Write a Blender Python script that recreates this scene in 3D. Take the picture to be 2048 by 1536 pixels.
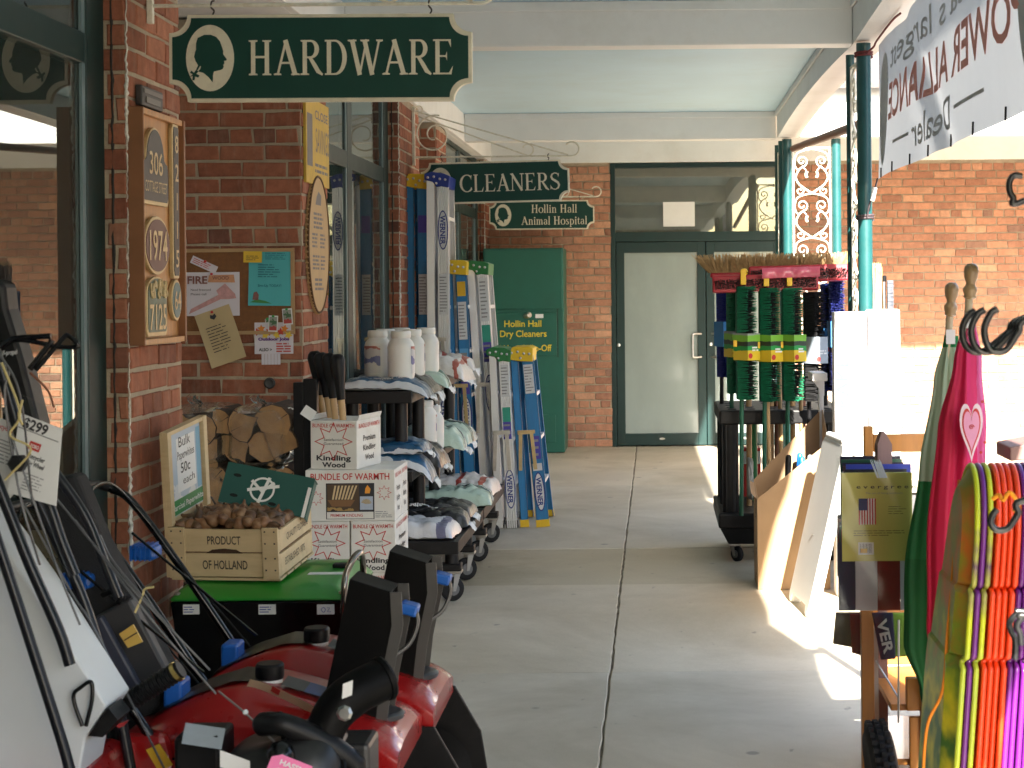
import bpy, bmesh, math, random
from mathutils import Vector, Matrix, noise
random.seed(7)
V = Vector
R = math.radians
for o in list(bpy.data.objects):
    bpy.data.objects.remove(o)
SC = bpy.context.scene
COL = SC.collection

# ---------------------------------------------------------------- camera, sky, sun, exposure
FPX, PX, PY, EYE, ROLL = 3400.0, 1310.0, 580.0, 1.63, 0.009
cam_d = bpy.data.cameras.new('camera')
cam = bpy.data.objects.new('camera', cam_d)
COL.objects.link(cam)
cam.matrix_world = Matrix.Translation((0, 0, EYE)) @ Matrix.Rotation(R(90), 4, 'X') @ Matrix.Rotation(-ROLL, 4, 'Z')
cam_d.sensor_width = 36.0
cam_d.lens = FPX / 2048 * 36
cam_d.shift_x = -(PX - 1024) / 2048
cam_d.shift_y = -(768 - PY) / 2048
cam_d.clip_end = 600
cam_d.dof.use_dof = True
cam_d.dof.focus_distance = 8.5
cam_d.dof.aperture_fstop = 9.0
SC.camera = cam

SUN_TRAVEL = V((-0.30, 1.37, -1.0)).normalized()
world = bpy.data.worlds.new('World')
SC.world = world
world.use_nodes = True
wn = world.node_tree
sky = wn.nodes.new('ShaderNodeTexSky')
sky.sky_type = 'NISHITA'
sky.sun_disc = False
sky.sun_elevation = math.asin(-SUN_TRAVEL.z)
sky.sun_rotation = math.atan2(-SUN_TRAVEL.x, -SUN_TRAVEL.y)
sky.altitude = 60
sky.air_density = 1.2
sky.dust_density = 2.0
wn.links.new(sky.outputs[0], wn.nodes['Background'].inputs[0])
wn.nodes['Background'].inputs[1].default_value = 0.085
sun_d = bpy.data.lights.new('sun', 'SUN')
sun_d.energy = 5.0
sun_d.angle = R(0.9)
sun_d.color = (1.0, 0.93, 0.82)
sun = bpy.data.objects.new('sun', sun_d)
COL.objects.link(sun)
sun.rotation_euler = SUN_TRAVEL.to_track_quat('-Z', 'Y').to_euler()
SC.view_settings.view_transform = 'Standard'
SC.view_settings.look = 'None'
SC.view_settings.exposure = 2.9
SC.view_settings.use_white_balance = True
SC.view_settings.white_balance_temperature = 6500
SC.view_settings.white_balance_tint = 10
SC.view_settings.gamma = 1.0
SC.view_settings.use_curve_mapping = False
SC.render.engine = 'CYCLES'
SC.cycles.max_bounces = 8
SC.cycles.diffuse_bounces = 5
SC.cycles.glossy_bounces = 4
SC.cycles.transparent_max_bounces = 12
SC.cycles.use_denoising = True
SC.cycles.caustics_reflective = False
SC.cycles.caustics_refractive = False

def S(px, py, s):
    """a place of the real scene: metres from a measured spot, s = pixels per metre at its distance"""
    u, v = px - PX, py - PY
    return V(((u - ROLL * v) / s, FPX / s, EYE - (v + ROLL * u) / s))

# ---------------------------------------------------------------- materials
MATS = {}
def mat(name, col, rough=0.6, metal=0.0, var=0.12, scale=6.0, bump=0.0, bscale=60.0, coat=0.0, spec=0.5, rnd=0.0, trans=0.0, alpha=1.0, dirt=None, stretch=None, sub=0.0, hue=0.0):
    if name in MATS:
        return MATS[name]
    m = bpy.data.materials.new(name)
    m.use_nodes = True
    nt = m.node_tree
    N, L = nt.nodes, nt.links
    p = N['Principled BSDF']
    tc = N.new('ShaderNodeTexCoord')
    src = tc.outputs['Object']
    if stretch:
        mp = N.new('ShaderNodeMapping')
        mp.inputs['Scale'].default_value = stretch
        L.new(src, mp.inputs[0])
        src = mp.outputs[0]
    nz = N.new('ShaderNodeTexNoise')
    nz.inputs['Scale'].default_value = scale
    nz.inputs['Detail'].default_value = 6
    nz.inputs['Roughness'].default_value = 0.65
    L.new(src, nz.inputs['Vector'])
    mr = N.new('ShaderNodeMapRange')
    mr.inputs[1].default_value, mr.inputs[2].default_value = 0.3, 0.7
    mr.inputs[3].default_value, mr.inputs[4].default_value = 1 - var, 1 + var
    L.new(nz.outputs[0], mr.inputs[0])
    hsv = N.new('ShaderNodeHueSaturation')
    hsv.inputs['Color'].default_value = (*col, 1)
    val = mr.outputs[0]
    if rnd:
        oi = N.new('ShaderNodeObjectInfo')
        m2 = N.new('ShaderNodeMapRange')
        m2.inputs[3].default_value, m2.inputs[4].default_value = 1 - rnd, 1 + rnd
        L.new(oi.outputs['Random'], m2.inputs[0])
        mu = N.new('ShaderNodeMath')
        mu.operation = 'MULTIPLY'
        L.new(val, mu.inputs[0])
        L.new(m2.outputs[0], mu.inputs[1])
        val = mu.outputs[0]
        if hue:
            m3 = N.new('ShaderNodeMapRange')
            m3.inputs[3].default_value, m3.inputs[4].default_value = 0.5 - hue, 0.5 + hue
            wn_ = N.new('ShaderNodeMath')
            wn_.operation = 'FRACT'
            w2 = N.new('ShaderNodeMath')
            w2.operation = 'MULTIPLY'
            w2.inputs[1].default_value = 17.3
            L.new(oi.outputs['Random'], w2.inputs[0])
            L.new(w2.outputs[0], wn_.inputs[0])
            L.new(wn_.outputs[0], m3.inputs[0])
            L.new(m3.outputs[0], hsv.inputs['Hue'])
    L.new(val, hsv.inputs['Value'])
    out = hsv.outputs[0]
    if dirt:
        dc, damt, dsc = dirt
        n2 = N.new('ShaderNodeTexNoise')
        n2.inputs['Scale'].default_value = dsc
        n2.inputs['Detail'].default_value = 8
        n2.inputs['Roughness'].default_value = 0.7
        L.new(src, n2.inputs['Vector'])
        r2 = N.new('ShaderNodeMapRange')
        r2.inputs[1].default_value, r2.inputs[2].default_value = 0.5, 0.72
        r2.inputs[4].default_value = damt
        L.new(n2.outputs[0], r2.inputs[0])
        mx = N.new('ShaderNodeMix')
        mx.data_type = 'RGBA'
        mx.inputs[7].default_value = (*dc, 1)
        L.new(r2.outputs[0], mx.inputs[0])
        L.new(out, mx.inputs[6])
        out = mx.outputs[2]
    L.new(out, p.inputs['Base Color'])
    p.inputs['Metallic'].default_value = metal
    p.inputs['Specular IOR Level'].default_value = spec
    r3 = N.new('ShaderNodeMapRange')
    r3.inputs[3].default_value, r3.inputs[4].default_value = max(0.02, rough * 0.8), min(1, rough * 1.2)
    L.new(nz.outputs[0], r3.inputs[0])
    L.new(r3.outputs[0], p.inputs['Roughness'])
    p.inputs['Coat Weight'].default_value = coat
    p.inputs['Coat Roughness'].default_value = 0.06
    p.inputs['Transmission Weight'].default_value = trans
    p.inputs['Alpha'].default_value = alpha
    if sub:
        p.inputs['Subsurface Weight'].default_value = sub
        p.inputs['Subsurface Radius'].default_value = (0.01, 0.006, 0.004)
    if bump:
        n3 = N.new('ShaderNodeTexNoise')
        n3.inputs['Scale'].default_value = bscale
        n3.inputs['Detail'].default_value = 4
        L.new(src, n3.inputs['Vector'])
        b = N.new('ShaderNodeBump')
        b.inputs['Strength'].default_value = bump
        b.inputs['Distance'].default_value = 0.01
        L.new(n3.outputs[0], b.inputs['Height'])
        L.new(b.outputs[0], p.inputs['Normal'])
    MATS[name] = m
    return m

def ramp_mat(name, stops, axis=2, lo=0.0, hi=1.0, rough=0.5, wob=0.0, wscale=6.0, coat=0.0, const=True, bump=0.0, bscale=30, alpha=1.0):
    """bands of printed colour along one axis of the object's own box, lo and hi in its own metres"""
    m = bpy.data.materials.new(name)
    m.use_nodes = True
    N, L = m.node_tree.nodes, m.node_tree.links
    p = N['Principled BSDF']
    tc = N.new('ShaderNodeTexCoord')
    sp = N.new('ShaderNodeSeparateXYZ')
    L.new(tc.outputs['Object'], sp.inputs[0])
    mr = N.new('ShaderNodeMapRange')
    mr.inputs[1].default_value, mr.inputs[2].default_value = lo, hi
    L.new(sp.outputs[axis], mr.inputs[0])
    nz = N.new('ShaderNodeTexNoise')
    nz.inputs['Scale'].default_value = wscale
    nz.inputs['Detail'].default_value = 4
    L.new(tc.outputs['Object'], nz.inputs['Vector'])
    ad = N.new('ShaderNodeMath')
    ad.operation = 'MULTIPLY_ADD'
    ad.inputs[1].default_value = wob
    L.new(nz.outputs[0], ad.inputs[0])
    L.new(mr.outputs[0], ad.inputs[2])
    sb = N.new('ShaderNodeMath')
    sb.operation = 'SUBTRACT'
    sb.inputs[1].default_value = wob * 0.5
    L.new(ad.outputs[0], sb.inputs[0])
    cr = N.new('ShaderNodeValToRGB')
    cr.color_ramp.interpolation = 'CONSTANT' if const else 'LINEAR'
    e = cr.color_ramp.elements
    e[0].position, e[0].color = stops[0][0], (*stops[0][1], 1)
    e[1].position, e[1].color = stops[1][0], (*stops[1][1], 1)
    for pos, c in stops[2:]:
        k = e.new(pos)
        k.color = (*c, 1)
    L.new(sb.outputs[0], cr.inputs[0])
    L.new(cr.outputs[0], p.inputs['Base Color'])
    p.inputs['Roughness'].default_value = rough
    p.inputs['Coat Weight'].default_value = coat
    p.inputs['Alpha'].default_value = alpha
    if bump:
        n3 = N.new('ShaderNodeTexNoise')
        n3.inputs['Scale'].default_value = bscale
        n3.inputs['Detail'].default_value = 3
        L.new(tc.outputs['Object'], n3.inputs['Vector'])
        b = N.new('ShaderNodeBump')
        b.inputs['Strength'].default_value = bump
        b.inputs['Distance'].default_value = 0.01
        L.new(n3.outputs[0], b.inputs['Height'])
        L.new(b.outputs[0], p.inputs['Normal'])
    return m

def clear_mat(name, tint, rough=0.02, ior=1.45, film=0.0, bump=0.0):
    """a thin clear sheet: reflects by its angle and lets the rest through"""
    m = bpy.data.materials.new(name)
    m.use_nodes = True
    N, L = m.node_tree.nodes, m.node_tree.links
    N.remove(N['Principled BSDF'])
    out = N['Material Output']
    fr = N.new('ShaderNodeFresnel')
    fr.inputs[0].default_value = ior
    tr = N.new('ShaderNodeBsdfTransparent')
    tr.inputs[0].default_value = (*tint, 1)
    gl = N.new('ShaderNodeBsdfGlossy')
    gl.inputs['Roughness'].default_value = rough
    gl.inputs['Color'].default_value = (0.9, 0.95, 0.92, 1)
    mx = N.new('ShaderNodeMixShader')
    L.new(fr.outputs[0], mx.inputs[0])
    L.new(tr.outputs[0], mx.inputs[1])
    L.new(gl.outputs[0], mx.inputs[2])
    if bump:
        tc = N.new('ShaderNodeTexCoord')
        nz = N.new('ShaderNodeTexNoise')
        nz.inputs['Scale'].default_value = bump
        L.new(tc.outputs['Object'], nz.inputs['Vector'])
        b = N.new('ShaderNodeBump')
        b.inputs['Strength'].default_value = 0.3
        b.inputs['Distance'].default_value = 0.01
        L.new(nz.outputs[0], b.inputs['Height'])
        L.new(b.outputs[0], gl.inputs['Normal'])
        L.new(b.outputs[0], fr.inputs['Normal'])
    res = mx.outputs[0]
    if film:
        df = N.new('ShaderNodeBsdfDiffuse')
        df.inputs[0].default_value = (0.6, 0.62, 0.6, 1)
        m2 = N.new('ShaderNodeMixShader')
        m2.inputs[0].default_value = film
        L.new(res, m2.inputs[1])
        L.new(df.outputs[0], m2.inputs[2])
        res = m2.outputs[0]
    L.new(res, out.inputs[0])
    return m

# ---------------------------------------------------------------- mesh helpers
TEXTS = {}
def text_mesh(s, bold=0.0):
    key = (s, bold)
    if key not in TEXTS:
        c = bpy.data.curves.new('lettering_curve', 'FONT')
        c.body = s
        c.size = 1.0
        c.offset = bold
        c.resolution_u = 3
        c.align_x = 'CENTER'
        o = bpy.data.objects.new('lettering_curve', c)
        COL.objects.link(o)
        dg = bpy.context.evaluated_depsgraph_get()
        me = o.evaluated_get(dg).to_mesh()
        vs = [v.co.copy() for v in me.vertices]
        fs = [tuple(p.vertices) for p in me.polygons]
        o.evaluated_get(dg).to_mesh_clear()
        bpy.data.objects.remove(o)
        bpy.data.curves.remove(c)
        xs = [v.x for v in vs] or [0]
        ys = [v.y for v in vs] or [0]
        TEXTS[key] = (vs, fs, min(xs), max(xs), min(ys), max(ys))
    return TEXTS[key]

class B:
    def __init__(self, M=None):
        self.v, self.f, self.M = [], [], M
    def add(self, vs, fs):
        n = len(self.v)
        if self.M is not None:
            vs = [self.M @ V(p) for p in vs]
        self.v += [V(p) for p in vs]
        self.f += [tuple(i + n for i in f) for f in fs]
        return self
    def box(self, a, b, M=None):
        x0, y0, z0 = a
        x1, y1, z1 = b
        vs = [V(p) for p in ((x0, y0, z0), (x1, y0, z0), (x1, y1, z0), (x0, y1, z0), (x0, y0, z1), (x1, y0, z1), (x1, y1, z1), (x0, y1, z1))]
        if M is not None:
            vs = [M @ p for p in vs]
        return self.add(vs, [(0, 3, 2, 1), (4, 5, 6, 7), (0, 1, 5, 4), (1, 2, 6, 5), (2, 3, 7, 6), (3, 0, 4, 7)])
    def bar(self, p, q, w, h, up=(0, 0, 1)):
        """a straight bar with a w by h section"""
        p, q = V(p), V(q)
        d = (q - p).normalized()
        a = d.cross(V(up))
        if a.length < 1e-4:
            a = d.cross(V((1, 0, 0)))
        a.normalize()
        b = a.cross(d)
        vs = [e + a * (i * w / 2) + b * (j * h / 2) for e in (p, q) for i, j in ((-1, -1), (1, -1), (1, 1), (-1, 1))]
        return self.add(vs, [(3, 2, 1, 0), (4, 5, 6, 7), (0, 1, 5, 4), (1, 2, 6, 5), (2, 3, 7, 6), (3, 0, 4, 7)])
    def tube(self, pts, r, n=8, closed=False, flat=None):
        pts = [V(p) for p in pts]
        k = len(pts)
        rs = r if isinstance(r, (list, tuple)) else [r] * k
        t0 = None
        rings = []
        for i in range(k):
            if closed:
                t = pts[(i + 1) % k] - pts[i - 1]
            else:
                t = pts[min(i + 1, k - 1)] - pts[max(i - 1, 0)]
            t.normalize()
            if t0 is None:
                a = t.cross(V((0.13, 0.31, 0.94)))
                if a.length < 0.1:
                    a = t.cross(V((1, 0, 0)))
            else:
                a = a - t * a.dot(t)
            a.normalize()
            b = t.cross(a)
            t0 = t
            rings.append([pts[i] + (a * math.cos(2 * math.pi * j / n) + b * math.sin(2 * math.pi * j / n)) * rs[i] for j in range(n)])
        vs = [p for rg in rings for p in rg]
        fs = []
        for i in range(k if closed else k - 1):
            i2 = (i + 1) % k
            for j in range(n):
                j2 = (j + 1) % n
                fs.append((i * n + j, i * n + j2, i2 * n + j2, i2 * n + j))
        if not closed:
            fs.append(tuple(reversed(range(n))))
            fs.append(tuple(range((k - 1) * n, k * n)))
        return self.add(vs, fs)
    def lathe(self, prof, c=(0, 0, 0), n=20, M=None, sx=1.0, sy=1.0):
        vs = []
        for r, z in prof:
            for j in range(n):
                a = 2 * math.pi * j / n
                p = V((r * math.cos(a) * sx, r * math.sin(a) * sy, z))
                if M is not None:
                    p = M @ p
                vs.append(p + V(c))
        fs = []
        for i in range(len(prof) - 1):
            for j in range(n):
                j2 = (j + 1) % n
                fs.append((i * n + j, i * n + j2, (i + 1) * n + j2, (i + 1) * n + j))
        fs.append(tuple(reversed(range(n))))
        fs.append(tuple(range((len(prof) - 1) * n, len(prof) * n)))
        return self.add(vs, fs)
    def prism(self, poly, o, u, v, th):
        """an outline in the plane (u, v) at o, extruded by th along u x v"""
        o, u, v = V(o), V(u).normalized(), V(v).normalized()
        n = u.cross(v)
        k = len(poly)
        A = [o + u * a + v * b for a, b in poly]
        vs = [p for p in A] + [p + n * th for p in A]
        fs = [tuple(reversed(range(k))), tuple(range(k, 2 * k))] + [(i, (i + 1) % k, k + (i + 1) % k, k + i) for i in range(k)]
        return self.add(vs, fs)
    def poly(self, poly, o, u, v):
        o, u, v = V(o), V(u).normalized(), V(v).normalized()
        return self.add([o + u * a + v * b for a, b in poly], [tuple(range(len(poly)))])
    def hexa(self, p):
        """eight corners: bottom four then top four"""
        return self.add(p, [(0, 3, 2, 1), (4, 5, 6, 7), (0, 1, 5, 4), (1, 2, 6, 5), (2, 3, 7, 6), (3, 0, 4, 7)])
    def grid(self, fn, nu, nv, closed_u=False, flip=False):
        vs = [fn(i / (nu if closed_u else nu - 1), j / (nv - 1)) for j in range(nv) for i in range(nu)]
        fs = []
        for j in range(nv - 1):
            for i in range(nu if closed_u else nu - 1):
                i2 = (i + 1) % nu
                q = (j * nu + i, j * nu + i2, (j + 1) * nu + i2, (j + 1) * nu + i)
                fs.append(tuple(reversed(q)) if flip else q)
        return self.add(vs, fs)
    def text(self, s, o, u, v, w=None, h=None, bold=0.0, lift=0.0, align='c'):
        """lettering fitted to width w and or capital height h, centred (or left) at o"""
        vs, fs, x0, x1, y0, y1 = text_mesh(s, bold)
        o, u, v = V(o), V(u).normalized(), V(v).normalized()
        n = u.cross(v)
        cap = text_mesh('H', bold)
        ch = cap[5] - cap[4]
        sy = h / ch if h else None
        sx = w / (x1 - x0) if w else None
        sx = sx or sy
        sy = sy or sx
        xc = x0 if align == 'l' else (x0 + x1) / 2
        return self.add([o + n * lift + u * ((p.x - xc) * sx) + v * ((p.y - ch / 2) * sy) for p in vs], fs)
    def lines(self, o, u, v, w, h, n, fill=0.45, lift=0.0, rag=0.35, seed=1):
        """rows of unreadably small print"""
        rr = random.Random(seed)
        o, u, v = V(o), V(u).normalized(), V(v).normalized()
        nn = u.cross(v) * lift
        for i in range(n):
            y = h * (0.5 - (i + 0.5) / n)
            ww = w * (1 - rag * rr.random())
            x = -w / 2
            end = -w / 2 + ww
            while x < end:
                l = min(end - x, h / n * (1.0 + 3.5 * rr.random()))
                t = h / n * fill / 2
                self.add([o + nn + u * x + v * (y - t), o + nn + u * (x + l) + v * (y - t), o + nn + u * (x + l) + v * (y + t), o + nn + u * x + v * (y + t)], [(0, 1, 2, 3)])
                x += l + h / n * 0.45
        return self
    def mesh(self, name, smooth=None, offset=None, inv=None):
        me = bpy.data.meshes.new(name)
        vs = self.v
        if inv is not None:
            vs = [inv @ p for p in vs]
        me.from_pydata([tuple(p) for p in vs], [], self.f)
        me.validate()
        if smooth:
            me.polygons.foreach_set('use_smooth', [True] * len(me.polygons))
            me.set_sharp_from_angle(angle=R(smooth))
        me.update()
        return me

def tag(o, label=None, cat=None, group=None, kind=None):
    if label: o['label'] = label
    if cat: o['category'] = cat
    if group: o['group'] = group
    if kind: o['kind'] = kind
    return o

def thing(name, loc, label, cat, group=None, rotz=0.0):
    o = bpy.data.objects.new(name, None)
    COL.objects.link(o)
    o.location = loc
    o.rotation_euler = (0, 0, rotz)
    o.empty_display_size = 0.05
    return tag(o, label, cat, group)

def wmat(o):
    m = Matrix.LocRotScale(o.location, o.rotation_euler, o.scale)
    return wmat(o.parent) @ m if o.parent else m

def part(parent, name, b, m, smooth=None, bevel=0.0, local=False, kind=None, label=None, seg=2):
    """one mesh object; b holds world places unless local"""
    inv = None if (local or parent is None) else wmat(parent).inverted()
    o = bpy.data.objects.new(name, b.mesh(name, smooth, inv=inv))
    o.data.materials.append(m)
    COL.objects.link(o)
    if parent is not None:
        o.parent = parent
    if bevel:
        md = o.modifiers.new('edge', 'BEVEL')
        md.width = bevel
        md.segments = seg
        md.limit_method = 'ANGLE'
        md.angle_limit = R(40)
        md.harden_normals = False
    return tag(o, label, None, None, kind)

def solo(name, b, m, loc, label, cat, group=None, smooth=None, bevel=0.0, kind=None):
    o = bpy.data.objects.new(name, b.mesh(name, smooth, inv=Matrix.Translation(V(loc)).inverted()))
    o.data.materials.append(m)
    COL.objects.link(o)
    o.location = loc
    if bevel:
        md = o.modifiers.new('edge', 'BEVEL')
        md.width, md.segments, md.limit_method, md.angle_limit = bevel, 2, 'ANGLE', R(40)
    return tag(o, label, cat, group, kind)

def struct(name, b, m, smooth=None, bevel=0.0, parent=None):
    o = part(parent, name, b, m, smooth, bevel)
    if parent is None:
        o['kind'] = 'structure'
    return o

def copy_tree(o, parent=None):
    c = o.copy()
    COL.objects.link(c)
    if parent is not None:
        c.parent = parent
    for ch in list(o.children):
        copy_tree(ch, c)
    return c

def arc(c, r, a0, a1, n, u=(1, 0, 0), v=(0, 0, 1)):
    c, u, v = V(c), V(u), V(v)
    return [c + u * (r * math.cos(R(a0 + (a1 - a0) * i / n))) + v * (r * math.sin(R(a0 + (a1 - a0) * i / n))) for i in range(n + 1)]

def smooth_path(pts, k=6):
    """Catmull-Rom through points"""
    pts = [V(p) for p in pts]
    P = [pts[0] * 2 - pts[1]] + pts + [pts[-1] * 2 - pts[-2]]
    out = []
    for i in range(1, len(P) - 2):
        for j in range(k):
            t = j / k
            a, b, c, d = P[i - 1], P[i], P[i + 1], P[i + 2]
            out.append(0.5 * ((2 * b) + (c - a) * t + (2 * a - 5 * b + 4 * c - d) * t * t + (3 * b - a - 3 * c + d) * t ** 3))
    out.append(pts[-1])
    return out

X3, Y3, Z3 = V((1, 0, 0)), V((0, 1, 0)), V((0, 0, 1))
# palette
GREEN = mat('dark_green_paint', (0.004, 0.024, 0.023), 0.42, var=0.15, scale=5, spec=0.35, dirt=((0.01, 0.028, 0.026), 0.3, 9))
SIGN_GREEN = mat('sign_green', (0.004, 0.042, 0.032), 0.55, var=0.1, scale=7, spec=0.3, dirt=((0.008, 0.055, 0.04), 0.3, 5))
CREAM = mat('cream_paint', (0.72, 0.66, 0.52), 0.55, var=0.06, scale=14, dirt=((0.4, 0.35, 0.25), 0.35, 20))
IRON_WHITE = mat('white_iron', (0.74, 0.71, 0.6), 0.5, var=0.1, scale=30, dirt=((0.35, 0.2, 0.1), 0.5, 24))
WHITE_TRIM = mat('white_trim', (0.80, 0.80, 0.785), 0.55, var=0.045, scale=2.2, dirt=((0.55, 0.52, 0.45), 0.32, 1.7))
BLUE_CEIL = mat('pale_blue_ceiling', (0.49, 0.66, 0.77), 0.6, var=0.05, scale=1.6, dirt=((0.43, 0.56, 0.60), 0.45, 1.1))
BLACK = mat('black_plastic', (0.005, 0.005, 0.006), 0.45, var=0.25, scale=20, spec=0.25, dirt=((0.02, 0.02, 0.019), 0.35, 15))
BLACK_GLOSS = mat('black_gloss', (0.003, 0.003, 0.004), 0.25, var=0.1, spec=0.35, coat=0.1)
BLACK_RACK = mat('black_rack_plastic', (0.007, 0.007, 0.008), 0.5, var=0.25, scale=14, spec=0.3, dirt=((0.03, 0.029, 0.028), 0.4, 7))
RUBBER = mat('rubber', (0.012, 0.012, 0.013), 0.75, var=0.3, scale=25, spec=0.25)
STEEL = mat('zinc_steel', (0.55, 0.54, 0.52), 0.32, 1.0, var=0.12, scale=30)
ALU = mat('aluminium', (0.80, 0.82, 0.85), 0.33, 0.5, var=0.03, scale=6)
PRINT = mat('black_print', (0.02, 0.02, 0.025), 0.6, var=0.1)
PAPER = mat('white_paper', (0.78, 0.78, 0.77), 0.7, var=0.03, scale=9)
GREYPRINT = mat('grey_print', (0.25, 0.25, 0.26), 0.7, var=0.1)
REDPRINT = mat('red_print', (0.5, 0.035, 0.03), 0.6, var=0.1)
BLUEPRINT = mat('blue_print', (0.03, 0.07, 0.35), 0.6, var=0.1)
YELLOWP = mat('yellow_plastic', (0.75, 0.45, 0.02), 0.4, var=0.08)
WOOD = mat('pale_wood', (0.55, 0.37, 0.19), 0.6, var=0.2, scale=3, stretch=(1, 1, 6), dirt=((0.35, 0.2, 0.08), 0.4, 6))
GLASS = clear_mat('window_glass', (0.80, 0.86, 0.83), 0.0, 1.5, film=0.02)
FILM = clear_mat('clear_plastic_film', (0.96, 0.97, 0.97), 0.12, 1.3, bump=7)
# ================================================================ SETTING
WX = -1.72            # face of the shop front
WINX = -1.845          # plane of the shop windows
BACK = FPX / 192      # face of the end wall

def concrete(name, col, tan):
    m = mat(name, col, 0.55, var=0.1, scale=1.3, bump=0.1, bscale=140, dirt=(tan, 0.5, 0.9), spec=0.5)
    N, L = m.node_tree.nodes, m.node_tree.links
    # small dark scuffs and gum spots
    tc = N.new('ShaderNodeTexCoord')
    mp = N.new('ShaderNodeMapping')
    mp.inputs['Scale'].default_value = (1.6, 0.9, 1)
    vo = N.new('ShaderNodeTexNoise')
    vo.inputs['Scale'].default_value = 9
    vo.inputs['Detail'].default_value = 3
    vo.inputs['Roughness'].default_value = 0.5
    L.new(tc.outputs['Object'], mp.inputs[0])
    L.new(mp.outputs[0], vo.inputs['Vector'])
    mr = N.new('ShaderNodeMapRange')
    mr.inputs[1].default_value, mr.inputs[2].default_value = 0.70, 0.76
    mr.inputs[3].default_value, mr.inputs[4].default_value = 0, 0.55
    L.new(vo.outputs[0], mr.inputs[0])
    fine = N.new('ShaderNodeTexNoise')
    fine.inputs['Scale'].default_value = 320
    fine.inputs['Detail'].default_value = 2
    L.new(tc.outputs['Object'], fine.inputs['Vector'])
    fr = N.new('ShaderNodeMapRange')
    fr.inputs[1].default_value, fr.inputs[2].default_value = 0.3, 0.7
    fr.inputs[3].default_value, fr.inputs[4].default_value = 0.86, 1.12
    L.new(fine.outputs[0], fr.inputs[0])
    p = N['Principled BSDF']
    src = p.inputs['Base Color'].links[0].from_socket
    # flattened gum spots of several sizes
    vg = N.new('ShaderNodeTexVoronoi')
    vg.inputs['Scale'].default_value = 2.6
    vg.inputs['Randomness'].default_value = 1.0
    L.new(tc.outputs['Object'], vg.inputs['Vector'])
    gr = N.new('ShaderNodeMapRange')
    gr.inputs[1].default_value, gr.inputs[2].default_value = 0.075, 0.05
    gr.inputs[3].default_value, gr.inputs[4].default_value = 0.0, 0.6
    L.new(vg.outputs['Distance'], gr.inputs[0])
    # broad water and wear stains
    ws = N.new('ShaderNodeTexNoise')
    ws.inputs['Scale'].default_value = 0.55
    ws.inputs['Detail'].default_value = 9
    ws.inputs['Roughness'].default_value = 0.68
    ws.inputs['Distortion'].default_value = 0.6
    L.new(tc.outputs['Object'], ws.inputs['Vector'])
    wr_ = N.new('ShaderNodeMapRange')
    wr_.inputs[1].default_value, wr_.inputs[2].default_value = 0.42, 0.66
    wr_.inputs[3].default_value, wr_.inputs[4].default_value = 0.0, 0.8
    L.new(ws.outputs[0], wr_.inputs[0])
    m0 = N.new('ShaderNodeMix')
    m0.data_type = 'RGBA'
    m0.inputs[7].default_value = (tan[0] * 0.72, tan[1] * 0.68, tan[2] * 0.6, 1)
    L.new(wr_.outputs[0], m0.inputs[0])
    L.new(src, m0.inputs[6])
    src = m0.outputs[2]
    mxm = N.new('ShaderNodeMath')
    mxm.operation = 'MAXIMUM'
    L.new(mr.outputs[0], mxm.inputs[0])
    L.new(gr.outputs[0], mxm.inputs[1])
    mx = N.new('ShaderNodeMix')
    mx.data_type = 'RGBA'
    mx.inputs[7].default_value = (0.1, 0.1, 0.1, 1)
    L.new(mxm.outputs[0], mx.inputs[0])
    L.new(src, mx.inputs[6])
    mm = N.new('ShaderNodeVectorMath')
    mm.operation = 'SCALE'
    L.new(mx.outputs[2], mm.inputs[0])
    L.new(fr.outputs[0], mm.inputs['Scale'])
    L.new(mm.outputs[0], p.inputs['Base Color'])
    return m
CONC = concrete('concrete', (0.55, 0.49, 0.39), (0.45, 0.40, 0.31))
CONC_TAN = concrete('tan_concrete', (0.45, 0.395, 0.29), (0.33, 0.27, 0.18))
CONC_GREY = concrete('grey_concrete', (0.52, 0.475, 0.39), (0.43, 0.39, 0.315))
ASPH = mat('asphalt', (0.10, 0.10, 0.10), 0.9, var=0.25, scale=40, bump=0.3, bscale=200)
JOINT = mat('joint_dirt', (0.22, 0.19, 0.15), 0.95, var=0.3, scale=20)

b = B()
b.add([(-160, -160, -0.14), (160, -160, -0.14), (160, 160, -0.14), (-160, 160, -0.14)], [(0, 1, 2, 3)])
struct('ground', b, ASPH)
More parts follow.
